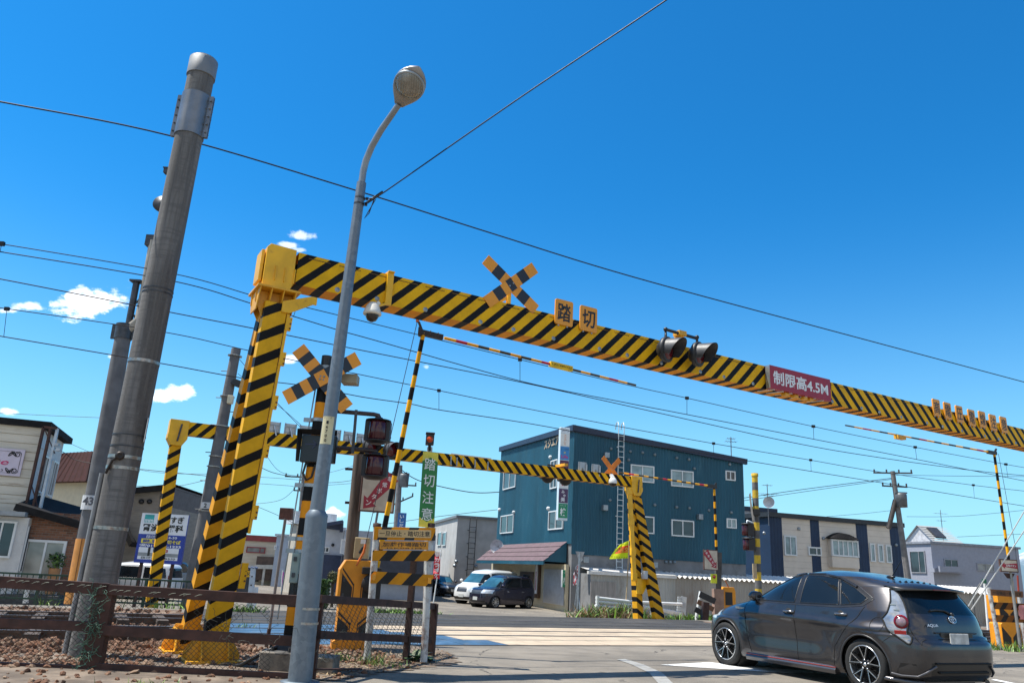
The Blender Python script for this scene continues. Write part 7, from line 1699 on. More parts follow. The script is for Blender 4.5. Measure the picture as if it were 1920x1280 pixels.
# cream house with brown metal roof
t, c, u, v, L1_, L2_, zt_h, _ = block('brown_roof_house', 'cream walled house with a steep brown metal roof left of the thick pole', None, 40, 58, (152, 980), 176, 66, 902, P('cream_wall', (.62, .53, .37), .75, var=.06), zbase=ZB)
mb = MB(); HF = lambda px, py, o=0: PL(px, py, c - v * o, u); HL = lambda px, py, o=0: PL(px, py, c - u * o, v); zrt = HL(120, 848).z; brn = P('brown_metal_roof', (.05, .016, .012), .7, 0, var=.15, spec=.2)
ov = .5; q0 = [c - u * ov - v * ov, c + u * (L1_ + ov) - v * ov, c + u * (L1_ + ov) + v * (L2_ + ov), c - u * ov + v * (L2_ + ov)]; ins = .5; q1 = [c + u * (ins * .2) + v * ins, c + u * (L1_ - ins) + v * ins, c + u * (L1_ - ins) + v * (L2_ - ins), c + u * (ins * .2) + v * (L2_ - ins)]
for i in range(4): j = (i + 1) % 4; mb.poly([q0[i] + Z * zt_h, q0[j] + Z * zt_h, q1[j] + Z * zrt, q1[i] + Z * zrt])
mb.poly([p + Z * zrt for p in q1]); mb.poly([p + Z * (zt_h - .0) for p in reversed(q0)])
n_ = 10
for i in range(n_ + 1):
    k = i / n_; a, b = q0[3].lerp(q0[0], k) + Z * zt_h, q1[3].lerp(q1[0], k) + Z * zrt; mb.bar(a + (a - c) * .0, b, .05)
mb.build('roof', brn, t); window3(t, c + u * L1_ * .6 + Z * (zt_h - 2.2), .5, 2.0, u, -v, (), P('dark_pane', (.02, .02, .022), .3)); mb = MB(); mb.tube([c + u * L1_ * .9 - v * .3 + Z * (zt_h - 2.6), c + u * L1_ * .9 - v * .3 + Z * (zt_h - 3.2)], .25, 10); mb.build('lantern', P('lantern_black', (.02, .02, .022), .4), t)
# grey brown house with a slanting dark roof
t, c, u, v, L1_, L2_, zt_h, _ = block('grey_tiled_house', 'grey brown tiled house with a slanting dark roof behind the striped far gantry leg', None, 42, 6, (152, 1000), 308, None, 930, P('grey_brown_tile', (.25, .215, .175), .8, var=.12, scale=1.5, st=(1, 1, 5), bump=.3, bscale=8), zbase=ZB)
HF = lambda px, py, o=0: PL(px, py, c - v * o, u); a, b = HF(146, 929, .3), HF(327, 912, .3); e = HF(310, 958, .2); mb = MB(); mb.bar(a, b, .3, .25, side=Z); a2, b2 = a + v * 8.5, b + v * 8.5; mb.poly([a + Z * .14, b + Z * .14, b2 + Z * .14, a2 + Z * .14]); mb.poly([a - Z * .1, a2 - Z * .1, b2 - Z * .1, b - Z * .1])
mb.build('roof', dkroof, t); mb = MB(); tr_ = [HF(305, 930), b + v * .3, HF(307, 972)]; mb.poly([HF(300, 929, .05), b - v * .02, HF(308, 972, .05), HF(298, 972, .05)]); mb.poly([b, b2, HF(308, 972, .05) + v * 8, HF(308, 972, .05)]); mb.build('end_wall', P('dark_gable', (.1, .09, .095), .7), t)
wz = HF(300, 1000); top_b = MB(); x1_ = (HF(303, 1000) - c).dot(u); top_b.poly([c + u * 0.02 - v * .01 + Z * (zt_h - .3), c + u * x1_ - v * .01 + Z * (zt_h - .3), c + u * x1_ - v * .01 + Z * HF(303, 914).z, c + u * .02 - v * .01 + Z * HF(152, 929).z]); top_b.build('upper_wall', MATS['grey_brown_tile'], t)
for px in (266, 281): p = HF(px, 940); mb = MB(); mb.lathe(p, -v, [(.13, 0), (.13, .12), (.06, .18), (0, .18)], 10); mb.build('vent_cap', blackp, t)
mb = MB(); a, b, d_ = HF(232, 985, .4), HF(248, 1020, .9), HF(268, 1022, .9); mb.bar(a, b, .2, .3); mb.bar(b, d_, .3, .25); mb.poly([a, b, b + v * .9, a + v * .4]); mb.build('porch_canopy', dkroof, t)
mb = MB(); p = HF(168, 1010); mb.box(p - v * .3, (1.2, .4, 2.2), u, v, Z); mb.build('side_box', sidw, t)
# clinic sign board
cl0 = AG(262, 1112, 27.5); CLp = lambda px, py, o=0: PL(px, py, Vector((cl0.x, cl0.y, 0)) - Y * o, Vector((1, .05, 0)).normalized())
tl, tr, brr, bl_ = CLp(268, 960), CLp(355, 966.5), CLp(340, 1058), CLp(252, 1053.5); cw2 = ((tr - tl).length + (brr - bl_).length) / 2; chh = (tl.z + tr.z - brr.z - bl_.z) / 2; cc2 = (tl + tr + brr + bl_) / 4; ax_ = Vector((1, .05, 0)).normalized(); ny = Vector((.05, -1, 0)).normalized()
t = thing('clinic_sign', 'large blue and white clinic sign board behind the left leg of the far gantry', 'sign', Vector((cc2.x, cc2.y, -.7)))
mb = MB(); mb.box(cc2, (cw2, .1, chh), ax_, -ny, Z, m=1, ms={'-y': 0}); f = cc2 + ny * .053; g = lambda u_, v_: f + ax_ * cw2 * (u_ - .5) + Z * chh * (.5 - v_)
bluei, blk_i, yeli, tealc, greyi = 1, 2, 3, 4, 5
mb.rect(g(0, 1) + ny * .002, ax_, Z, cw2, chh * .575, 1)
mb.rect(g(.06, .93) + ny * .004, ax_, Z, cw2 * .85, chh * .24, 0); mb.rect(g(.06, .865) + ny * .006, ax_, Z, cw2 * .85, chh * .07, 5)
mb.rect(g(.07, .19) + ny * .003, ax_, Z, cw2 * .2, chh * .16, 4); mb.text('mm', g(.17, .155) + ny * .006, ax_, Z, chh * .06, cw2 * .18, 0, .03)
mb.text('かすぎ', g(.70, .115) + ny * .005, ax_, Z, chh * .14, cw2 * .44, 2, .035); mb.text('腎泌尿器科', g(.50, .29) + ny * .005, ax_, Z, chh * .155, cw2 * .86, 2, .035)
mb.text('篠路6丁目4-30', g(.5, .475) + ny * .006, ax_, Z, chh * .06, cw2 * .66, 0, .02); mb.rect(g(.08, .605) + ny * .005, ax_, Z, cw2 * .44, chh * .09, 3); mb.text('横新道沿', g(.3, .56) + ny * .008, ax_, Z, chh * .07, cw2 * .38, 1, .03); mb.text('踏切そば', g(.73, .565) + ny * .006, ax_, Z, chh * .08, cw2 * .38, 3, .03)
mb.text('☎011-775-1233', g(.5, .655) + ny * .006, ax_, Z, chh * .07, cw2 * .88, 0, .035); mb.text('篠路駅徒歩5分', g(.5, .9) + ny * .009, ax_, Z, chh * .05, cw2 * .74, 2, .02)
mb.rect(g(.52, .775) + ny * .009, ax_, Z, cw2 * .16, chh * .055, 6); mb.text('ココ', g(.6, .747) + ny * .012, ax_, Z, chh * .03, cw2 * .1, 0, .03); mb.rect(g(.26, .86) + ny * .012, ax_, Z, cw2 * .05, chh * .17, 2); mb.text('国道', g(.55, .835) + ny * .012, ax_, Z, chh * .035, cw2 * .2, 2)
mb.build('board', [P('clinic_white', (.68, .70, .74), .4, var=.05), P('clinic_blue', (.012, .035, .28), .4), blackl, P('clinic_yellow', (.75, .62, .02), .4), P('clinic_teal', (.03, .33, .33), .4), P('clinic_grey', (.25, .27, .28), .4), red], t)
for k in (-.36, .30): mb = MB(); p = cc2 + ax_ * cw2 * k - ny * .08; mb.bar(Vector((p.x, p.y, -.9)), p + Z * chh * .4, .09); mb.build('post', rusty2, t)
# green railing along the street
gf0 = AG(-30, 1138, 19.2); GDr = Vector((.985, .17, 0)).normalized(); g00 = Vector((gf0.x, gf0.y, 0)); GRp = lambda px, py: PL(px, py, g00, GDr)
t = thing('green_railing', 'low dark green railing with thin upright bars along the far side of the tracks', 'railing', g00 + GDr * 4); grm = P('railing_green', (.012, .04, .02), .5, var=.25)
x0_, x1_ = (GRp(-30, 1090) - g00).dot(GDr), (GRp(372, 1090) - g00).dot(GDr); zr1 = GRp(213, 1083).z; zr0 = min(.02, GRp(213, 1128).z)
for z in (zr1, zr0): mb = MB(); mb.bar(g00 + GDr * x0_ + Z * z, g00 + GDr * x1_ + Z * z, .05, .04); mb.build('rail', grm, t)
k = int((x1_ - x0_) / .125)
k = min(k, 98)
for i in range(k + 1): p = g00 + GDr * (x0_ + (x1_ - x0_) * i / k); mb = MB(); mb.bar(p + Z * zr0, p + Z * zr1, .02, .012); mb.build('baluster', grm, t)
for i in range(5): p = g00 + GDr * (x0_ + (x1_ - x0_) * i / 4); mb = MB(); mb.bar(p + Z * -.15, p + Z * (zr1 + .02), .06); mb.build('post', grm, t)
wpst = GRp(36, 1120); mb = MB(); mb.bar(Vector((wpst.x, wpst.y + .3, -.1)), GRp(40, 1088) + Y * .3, .09); single('white_post', 'short white post behind the green railing near the beige shop', 'post', mb, white, Vector((wpst.x, wpst.y + .3, -.1)))
# cars on the left street
silv = car_paint('silver_white', (.6, .6, .6), .1, .3); bluep = car_paint('pale_blue_paint', (.10, .17, .25), .4, .3); redp = car_paint('dark_car_paint', (.03, .03, .04), .4, .3)
p = A(250, 1093, 36.5); c1 = simple_car('minivan', 'white minivan parked in front of the grey brown tiled house', Vector((p.x, p.y, ZB)), R(176), 'van', silv); c1.scale = (.85,) * 3
p = A(753, 981, 50); mb = MB(); mb.box(p, (.5, .15, 1.3)); [mb.text(ch, p - Y * .08 + Z * (.42 - i * .27), X, Z, .2, .26, 1, .02) for i, ch in enumerate('いしだ')]; mb.bar(p - Z * .65, Vector((p.x, p.y, ZB)), .1, m=2); single('blue_sign', 'small blue vertical sign on a pole just above the warning boards', 'sign', mb, [P('sign_blue', (.02, .12, .36), .4), whitel, steel], Vector((p.x, p.y, ZB)))
for px, py, kd, pt, lb, rz in ((322, 1090, 'van', bluep, 'pale blue car parked just right of the clinic sign posts', 80), (300, 1088, 'low', bluep, 'blue car with red tail lights seen below the clinic sign', 84), (343, 1091, 'low', silv, 'white car with red tail lights farthest right below the clinic sign', 95)):
    p = GF(px, py); p = A(px, py - 6, 52 if kd == 'low' else 47); simple_car('parked_car', lb, Vector((p.x, p.y, ZB)), R(rz), kd if kd != 'van' else 'tall', pt, step=.09)
# ------------------------------------------------------------------ middle houses beyond the crossing
creamw = P('cream_boards', (.52, .46, .36), .75, var=.1, scale=1, st=(1, 1, 6)); pbl = P('pale_blue_wall', (.36, .42, .50), .7, var=.06); whw = P('white_wall', (.52, .54, .58), .7, var=.05); nvy = P('navy_wall', (.025, .04, .085), .6, var=.15); gyw = P('grey_wall', (.30, .33, .38), .7, var=.06); tanw = P('tan_wall', (.46, .42, .35), .75, var=.08); brw = P('brown_wall', (.07, .045, .035), .7, var=.2)
t, c, u, v, L, Lb, zh, _ = block('cream_house', 'cream boarded house with a dark red roof edge and red window frame', None, 64, 8, (452, 1060), 513, None, 1012, creamw, roofm=P('red_fascia', (.22, .03, .03), .5), zbase=ZB, fas=.45)
HF = lambda px, py, o=0: PL(px, py, c - v * o, u); window(t, HF, 463, 1024, 497, 1037, u, -v, (.72,), GLASS('blind_glass', (.2, .2, .19), .3), fm=P('window_red', (.25, .03, .04), .4)); mb = MB(); a, b = HF(484, 1042, .6), HF(513, 1088, .6); mb.box((a + b) / 2, ((b - a).dot(u), 1.0, a.z - b.z), u, v, Z); mb.build('porch', brw, t); mb = MB(); a, b = HF(455, 1061, 1.5), HF(531, 1063, 1.5); mb.bar(a, b, .25, .3); mb.bar(HF(496, 1064, 1.5), Vector((HF(496, 1064, 1.5).x, HF(496, 1064, 1.5).y, ZB)), .15); mb.build('carport', P('carport_grey', (.4, .39, .36), .6), t)
mb = MB(); a, b = HF(456, 1066), HF(484, 1090); mb.box((a + b) / 2 - v * .02, ((b - a).dot(u), .06, a.z - b.z), u, v, Z); mb.build('garage_door', P('garage_dark', (.02, .02, .022), .6), t)
t, c, u, v, L, Lb, zh, _ = block('pale_blue_house', 'pale blue house with flat roof between the cream house and the tall tan building', None, 62, 10, (512, 1060), 545, None, 1003, pbl, roofm=P('pale_edge', (.4, .45, .5), .5), zbase=ZB, fas=.15); HF = lambda px, py, o=0: PL(px, py, c - v * o, u); window(t, HF, 514.5, 1022, 518, 1030, u, -v, ())
t, c, u, v, L, Lb, zh, _ = block('tan_building', 'tall tan building with a white roof edge behind the signal post', None, 52, 30, (545, 1080), 610, 533, 980, tanw, roofm=P('white_edge', (.5, .53, .56), .5), zbase=ZB, fas=.8, overhang=.25); HF = lambda px, py, o=0: PL(px, py, c - v * o, u); mb = MB(); a, b = HF(548, 1068), HF(575, 1107); mb.box((a + b) / 2 - v * .1, ((b - a).dot(u), .2, max(.5, a.z - ZB)), u, v, Z); mb.build('lower_wall', P('taupe_wall', (.22, .17, .13), .8), t); window(t, HF, 550, 1023, 556, 1042, u, -v, ())
t, c, u, v, L, Lb, zh, _ = block('white_house', 'white upper storey house with a navy slanted canopy and navy ground floor', None, 50, 12, (590, 1080), 640, None, 985, whw, zbase=ZB); HF = lambda px, py, o=0: PL(px, py, c - v * o, u)
mb = MB(); a, b = HF(608, 984, .6), HF(643, 978, .6); d_ = HF(640, 994, .3); mb.bar(a, b, .2, 1.0, side=Z); mb.poly([a, b, d_, HF(609, 990, .05)]); mb.bar(HF(641, 977, .6), HF(640, 996, .3), .2); mb.build('canopy', nvy, t); mb = MB(); a, b = HF(590, 1038, .1), HF(652, 1110, .1); mb.box((a + b) / 2, ((b - a).dot(u), .3, a.z - b.z), u, v, Z); mb.build('lower_wall', nvy, t); window(t, HF, 604, 1024, 617, 1036, u, -v, (.5,)); window(t, HF, 600, 1060, 611, 1086, u, -v, (.5,), GLASS('blind_glass', (.2, .2, .19), .3), name='door'); mb = MB(); mb.lathe(HF(624, 1021), -v, [(.1, 0), (.1, .1), (0, .1)], 8); mb.build('vent_cap', blackp, t)
t, c, u, v, L, Lb, zh, _ = block('grey_house', 'blue grey house with navy lower floor behind the wooden post and orange machine', None, 49, 14, (638, 1080), 812, None, 992, gyw, zbase=ZB); HF = lambda px, py, o=0: PL(px, py, c - v * o, u); mb = MB(); a, b = HF(641, 1040, .1), HF(800, 1096, .1); mb.box((a + b) / 2, ((b - a).dot(u), .3, a.z - b.z), u, v, Z); mb.build('lower_wall', P('charcoal_wall', (.03, .036, .055), .6, var=.15), t); window(t, HF, 646, 1016, 652, 1040, u, -v, (.5,), GLASS('blue_pane', (.12, .25, .33), .1)); window(t, HF, 640, 1010, 646, 1038, u, -v, (), whw)
# hedge, clipped tree, flower bed
hp = GF(588, 1114); hp = A(588, 1113, 36); hq = A(611, 1113, 36); mb = MB(); rnd = random.Random(3); hz1 = A(600, 1088, 36).z; hz0 = ZB + .05
for i in range(1500):
    x = rnd.uniform(hp.x, hq.x); y = 36 + rnd.uniform(0, .8); z = rnd.uniform(hz0, hz1); f = rnd.random()
    if f < .35: y = 36
    elif f < .6: z = hz1
    a = Vector((rnd.gauss(0, 1), rnd.gauss(0, 1), rnd.gauss(0, 1))).normalized() * .1; b = Vector((rnd.gauss(0, 1), rnd.gauss(0, 1), rnd.gauss(0, 1))).normalized() * .06; p = Vector((x, y, z)); mb.poly([p - a, p + b, p + a, p - b], rnd.randrange(3))
mb.box(((hp.x + hq.x) / 2, 36.4, (hz0 + hz1) / 2), ((hq.x - hp.x) * .92, .7, (hz1 - hz0) * .96)); single('clipped_hedge', 'square clipped green hedge right of the street lamp', 'hedge', mb, [P('hedge_dark', (.02, .045, .012), .7), P('hedge_mid', (.04, .09, .018), .6), P('hedge_light', (.08, .15, .03), .6)], ((hp.x + hq.x) / 2, 36.4, hz0))
tb = A(625, 1110, 38); t = thing('clipped_tree', 'small round clipped tree beside the square hedge', 'tree', Vector((tb.x, tb.y, ZB))); mb = MB(); mb.tube([Vector((tb.x, tb.y, ZB)), A(624, 1090, 38)], .07, 8); mb.build('trunk', P('bark', (.05, .035, .025), .9), t); mb = MB(); rnd = random.Random(8); leaf_ball(mb, A(624, 1082, 38), .28, 700, .1, rnd, (1, 1, 1.1)); mb.build('crown', [P('topiary_dark', (.02, .03, .01), .7), P('topiary_mid', (.05, .06, .015), .7), P('topiary_olive', (.09, .08, .02), .7)], t)
p0, p1 = A(612, 1110, 40), A(618, 1092, 40); mb = MB(); mb.box((p0 + p1) / 2, (.35, .3, p1.z - p0.z)); mb.lathe((p0 + p1) / 2 - Y * .16, -Y, [(.15, 0), (.13, .03), (0, .03)], 14); single('outdoor_unit', 'small pale outdoor unit between hedge and clipped tree', 'outdoor unit', mb, [P('unit_pale', (.5, .5, .48), .5)], p0)
# weeds and grass
def blades(name, spots, mats, seed, h=(.1, .25), n=60, spread=.25, wd=.012, kind='stuff', lean=.5):
    rnd = random.Random(seed); mb = MB()
    for p, k in spots:
        for i in range(int(n * k)):
            b = p + Vector((rnd.gauss(0, spread), rnd.gauss(0, spread), 0)); b.z = zt(b.x, b.y) - .01; hh = rnd.uniform(*h) * k ** .3; d = Vector((rnd.gauss(0, lean), rnd.gauss(0, lean), 1)).normalized(); s = Vector((rnd.gauss(0, 1), rnd.gauss(0, 1), 0)).normalized() * wd * rnd.uniform(.6, 1.4); m = b + d * hh * .55; e = b + d * hh + Vector((d.x, d.y, -.3)) * hh * .35; k_ = rnd.randrange(len(mats))
            mb.poly([b - s, b + s, m + s * .7, m - s * .7], k_); mb.poly([m - s * .7, m + s * .7, e], k_)
    o = mb.build(name, mats); o['kind'] = kind; return o
straw = [P('straw', (.36, .26, .14), .8), P('dead_leaf', (.16, .085, .04), .9), P('dry_twig', (.22, .17, .12), .9)]
gmats = [P('blade_bright', (.17, .30, .03), .55), P('blade_dark', (.03, .075, .012), .6), P('blade_mid', (.07, .15, .02), .55), P('blade_light', (.14, .24, .03), .55)]
blades('grass', [(AG(x, 1152, 28.6 + random.uniform(-.6, .9)), random.uniform(.3, 1.6)) for x in range(1092, 1196, 3)], gmats + straw, 1, (.25, .75), 60, .28, .025, lean=.6); blades('grass', [(AG(x, 1152, 28.6), random.uniform(.1, .8)) for x in range(1196, 1290, 4)], gmats + straw, 3, (.15, .45), 50, .25, .02, lean=.7)
blades('grass', [(AG(x, 1160, 28.2), .5) for x in range(1270, 1350, 6)], gmats, 2, (.15, .4), 40, .3, .03)
blades('grass', [(A(x, 1113, 34), 1) for x in range(700, 815, 5)], gmats, 4, (.15, .4), 50, .35, .04)
blades('weeds', [(G(*p), k) for p, k in (((628, 1240), 1), (640, 1243) and ((650, 1240), .8), ((700, 1243), 1), ((708, 1248), .9), ((692, 1238), .8), ((604, 1250), .5), ((300, 1292), .5), ((230, 1296), .5), ((260, 1294), .5), ((750, 1252), .4), ((452, 1176), .5), ((560, 1176), .3))], gmats, 6, (.06, .2), 60, .1, .006)
blades('weeds', [(G(*p), k) for p, k in (((1853, 1216), .8), ((1840, 1213), .5), ((1890, 1219), 1), ((1905, 1221), 1), ((1918, 1216), 1), ((1862, 1214), .6))], gmats, 8, (.08, .3), 50, .15, .012)
blades('weeds', [(AG(x, 1140, 18.9), .6) for x in (443, 449, 456, 463, 470, 476, 300, 330, 200, 90)], gmats, 9, (.1, .32), 40, .12, .012)
# broad leaved plant at the fence end
pb = G(782, 1238); t = thing('broad_leaf_plant', 'broad leaved green plant growing at the end of the rusty fence', 'plant', pb); rnd = random.Random(2)
for i in range(15):
    a = rnd.uniform(0, 6.28); L_ = rnd.uniform(.16, .32); up_ = rnd.uniform(.05, 1.3); d = Vector((math.cos(a), math.sin(a), up_)).normalized(); s = d.cross(Z).normalized(); mb = MB(); b = pb + Vector((rnd.gauss(0, .07), rnd.gauss(0, .07), .02)); pts = [(0, .02), (.3, .045), (.6, .07), (.85, .05), (1, .0)]
    for (k0, w0), (k1, w1) in zip(pts, pts[1:]):
        dr = lambda k: b + d * L_ * k - Z * .10 * k * k * L_ * 3
        mb.poly([dr(k0) - s * w0, dr(k0), dr(k1), dr(k1) - s * w1], 0, sm=True); mb.poly([dr(k0), dr(k0) + s * w0, dr(k1) + s * w1, dr(k1)], 0, sm=True)
    mb.build('leaf', P('dock_leaf', (.055, .10, .035), .5, var=.3) if i % 3 else P('dock_leaf_pale', (.13, .15, .07), .5, var=.2), t)
# dry straw along the pavement edge
rnd = random.Random(14); mb = MB()
for i in range(1500):
    q_ = rnd.random(); x, y = 590 + 270 * q_, 1262 - 38 * q_ + rnd.gauss(0, 9); p = G(x, y)
    if not in_dirt(p.x, p.y): continue
    p.z += .012; a = Vector((rnd.gauss(0, 1), rnd.gauss(0, 1), rnd.gauss(0, .25))).normalized() * rnd.uniform(.02, .06); b = a.cross(Z).normalized() * rnd.uniform(.003, .014); mb.poly([p - a, p - a * .2 + b, p + a, p - b], rnd.randrange(3))
o = mb.build('litter', straw); o['kind'] = 'stuff'
# ------------------------------------------------------------------ cream and navy building, annex, grey house
creamp = P('cream_panel', (.64, .56, .47), .7, var=.05, scale=1.5); nvp = P('navy_panel', (.006, .024, .065), .6, var=.12, scale=1)
rt_ = 17.5; cz = A(1444, 1000, 60); u = Vector((math.cos(R(rt_)), math.sin(R(rt_)), 0)); v = Vector((-u.y, u.x, 0)); c = Vector((cz.x, cz.y, 0)); CF = lambda px, py, o=0: PL(px, py, c - v * o, u); CS = lambda px, py: PL(px, py, c, v)
t = thing('cream_navy_building', 'cream two storey building with dark navy vertical stripes and a bay window', 'building', c + Z * ZB)
zt_c2 = CF(1444, 967).z; zt_d2 = CF(1687, 992).z; Lc = (CF(1688.5, 1000) - c).dot(u)
mb = MB(); mb.box(c + u * Lc / 2 + v * 4 + Z * (zt_c2 + ZB) / 2, (Lc, 8, zt_c2 - ZB), u, v, Z, ms={'-x': 1}); mb.build('wall', [creamp, nvp], t)
xs_ = [CF(x, 1010) for x in (1444, 1467, 1520, 1537, 1606, 1627, 1669, 1688.5)]
for a, b in ((0, 1), (2, 3), (4, 5), (6, 7)):
    ua, ub = (xs_[a] - c).dot(u), (xs_[b] - c).dot(u); mb = MB(); mb.corr(c + u * ua - v * .01, u, ub - ua, ZB, zt_c2 - .02, -v, .3, .02); mb.build('stripe', nvp, t)
mb = MB()
for k in range(14): mb.box(c + u * Lc / 2 - v * .003 + Z * (zt_c2 - .45 - k * .46), (Lc - .1, .008, .012), u, v, Z)
mb.build('panel_joints', P('joint_cream', (.33, .27, .21), .8), t)
mb = MB(); mb.box(c + u * Lc / 2 + v * 4 + Z * (zt_c2 + .12), (Lc + .5, 8.5, .34), u, v, Z); mb.build('roof', P('roof_black', (.02, .02, .022), .5), t)
for x0, y0, x1, y1, m_, g in ((1468.5, 1003, 1493.4, 1042, (.5,), curtain), (1514, 1024, 1539.4, 1042, (.62,), wg), (1629, 1018, 1641, 1053, (), curtain), (1643.5, 1019.5, 1656.5, 1054, (), curtain), (1658.8, 1021, 1672, 1055.5, (), curtain)): window(t, CF, x0, y0, x1, y1, u, -v, m_, g, .1, .12)
a, b = CF(1549.7, 1010), CF(1602, 1045); bw_ = (b - a).dot(u); bh_ = abs(a.z - b.z); bc2 = (a + b) / 2; mb = MB(); mb.box(bc2 - v * .25 - Z * (bh_ / 2 + .42), (bw_, .5, .8), u, v, Z); mb.box(bc2 - v * .2, (bw_ - .2, .4, bh_), u, v, Z); mb.build('bay', creamp, t); window3(t, bc2 - v * .42, bw_, bh_, u, -v, (.25, .42, .6, .78), curtain, .12, .14)
mb = MB(); P_ = 12; tp = lambda k, o, h: bc2 + u * bw_ * 1.1 * (k / P_ - .5) - v * o + Z * (bh_ / 2 + .06 + h * math.sin(PI * k / P_) ** .8)
for k in range(P_): mb.poly([tp(k, .75, 0), tp(k + 1, .75, 0), tp(k + 1, .5, .42), tp(k, .5, .42)]); mb.poly([tp(k, .5, .42), tp(k + 1, .5, .42), tp(k + 1, 0, .5), tp(k, 0, .5)]); mb.poly([tp(k, .75, -.05), tp(k, 0, -.05), tp(k + 1, 0, -.05), tp(k + 1, .75, -.05)])
mb.build('bay_awning', dkroof, t)
for px, py in ((1497, 991), (1543, 1009), (1679, 1021), (1432, 999)): p = CF(px, py); mb = MB(); mb.lathe(p, -v, [(.12, 0), (.12, .12), (.05, .16), (0, .16)], 8); mb.build('vent_cap', hoodm, t)
t2, c2, u2, v2, *_ = block('white_annex', 'white annex between the blue building and the cream and navy building', None, 66, 17, (1370, 1000), 1455, None, 954, P('annex_white', (.46, .45, .46), .7, var=.06), roofm=navyf, zbase=ZB, fas=.35); HF = lambda px, py, o=0: PL(px, py, c2 - v2 * o, u2); window(t2, HF, 1396, 1004, 1406, 1049, u2, -v2, (), wg); mb = MB(); mb.box(HF(1402, 1052, .4), (1.4, .8, .3), u2, v2, Z); mb.build('ledge', dkroof, t2)
ab_ = CF(1437, 985) - v * .3; antenna('tv_antenna', 'television antenna with a round white dish at the corner of the cream and navy building', ab_, CF(1436, 908).z - ab_.z, ((.97, .7), (.76, 1.5), (.72, .8)), (Vector((ab_.x, ab_.y - .2, CF(1436, 942).z)), .42))
# grey house at the far right
gyl = P('lavender_grey_wall', (.28, .29, .34), .75, var=.05); t, c, u, v, L, Lb, zh, _ = block('grey_flat_house', 'pale grey flat roofed house with a small gabled roof at the far right', None, 74, 12, (1748, 1050), 1912, 1690, 1018, gyl, roofm=P('grey_edge', (.22, .23, .26), .6), zbase=ZB, fas=.2); HF = lambda px, py, o=0: PL(px, py, c - v * o, u)
for x0, y0, x1, y1 in ((1769, 1047, 1796.5, 1065), (1830.5, 1055, 1864, 1071)): window(t, HF, x0, y0, x1, y1, u, -v, (.5,), wg if x0 < 1800 else GLASS('blind_glass', (.2, .2, .19), .3), fm=P('frame_grey', (.3, .3, .32), .5))
mb = MB(); a, b = HF(1752, 1068, .8), HF(1812, 1072, .8); mb.box((a + b) / 2 + v * .4, ((b - a).dot(u), .8, .35), u, v, Z); mb.bar(HF(1761, 1066, 1.2), HF(1806, 1067, 1.2), .18, .5); mb.build('balcony', gyl, t)
LFs = lambda px, py: PL(px, py, c, v); window3(t, LFs(1722, 1053), 2.0, 2.0, v, -u, (.4,), wg, fm=P('frame_grey', (.3, .3, .32)))
gw0 = c + v * .3; ap = HF(1703, 979); r0 = HF(1749.6, 1015.5, -.5); r1 = HF(1808, 1016, -.5); ap2 = Vector((ap.x, ap.y, ap.z)); a1 = LFs(1694, 1012); ridge0 = (a1 + r0) / 2; ridge0.z = ap.z; dr_ = u * (r1 - r0).dot(u)
mb = MB(); e0 = r0; e1 = a1; e1.z = r0.z; rd = (e0 + e1) / 2; rd = Vector((rd.x, rd.y, ap.z)); wt_ = P('slate_pale', (.38, .38, .37), .6, var=.08, st=(1, 1, 8), scale=1.2); n_ = 9
for k in range(n_):
    p0, p1 = e0.lerp(rd, k / n_), e0.lerp(rd, (k + 1) / n_); mb.poly([p0 + Z * .05, p0 + dr_ + Z * .05, p1 + dr_ * .62 * ((k + 1) / n_) + dr_ * (1 - (k + 1) / n_) + Z * .0, p1 + Z * .0])
mb.poly([e1, rd, rd + dr_ * .62, e1 + dr_]); mb.build('gable_roof', wt_, t); mb = MB(); mb.poly([e0 - u * -.2, rd - u * -.2 - Z * .1, e1 - u * -.2]); mb.box((e0 + e1) / 2 + dr_ / 2 - Z * .6, ((e0 - e1).length * .85, dr_.length * .9, 1.2), (e0 - e1).normalized(), u, Z); mb.build('gable_wall', P('gable_pale', (.5, .5, .52), .7), t)
sk_ = e0.lerp(rd, .55) + dr_ * .38; mb = MB(); nrm = dr_.cross(rd - e0).normalized(); nrm = nrm if nrm.z > 0 else -nrm; mb.box(sk_ + nrm * .1, (1.1, 1.3, .15), u, (rd - e0).normalized(), nrm); mb.build('skylight', P('skylight_dark', (.05, .05, .055), .2), t)
p = HF(1765, 975, -3); antenna('tv_antenna', 'small antenna on the grey flat roofed house at the far right', Vector((p.x, p.y, zh)), p.z - zh + 1, ((.9, 1.2), (.7, .8)))
# utility pole with transformer
def upole(name, label, base, top, arms, trans=None, r=.17, strut=None, group=None):
    t = thing(name, label, 'utility pole', base, 0, group); d = (top - base).normalized(); mb = MB(); mb.tube([base - d * .3, top], r, 12, r2=r * .7); mb.build('shaft', P('pole_concrete_grey', (.16, .15, .145), .85, var=.2), t)
    for k, L_, dx in arms:
        p = base.lerp(top, k); mb = MB(); mb.bar(p - dx * L_ / 2, p + dx * L_ / 2, .09)
        for j in range(4): q = p + dx * L_ * (j / 3 - .5) * .95; mb.tube([q, q + Z * .22], .05, 6)
        mb.build('crossarm', P('arm_dark', (.07, .068, .065), .6, .3), t)
    if trans: c = trans; mb = MB(); mb.lathe(c, Z, [(0, -.45), (.33, -.45), (.35, .3), (.3, .42), (0, .45)], 14); mb.box(c + Z * .45, (.7, .3, .08)); mb.build('transformer', P('transformer_grey', (.12, .125, .13), .5, .3), t)
    if strut: mb = MB(); mb.tube(list(strut), r * .8, 8); mb.build('strut', P('strut_dark', (.06, .05, .045), .8), t)
    return t
yb_ = 50; b_ = A(1706, 1110, yb_); tt = A(1673.5, 883, yb_)
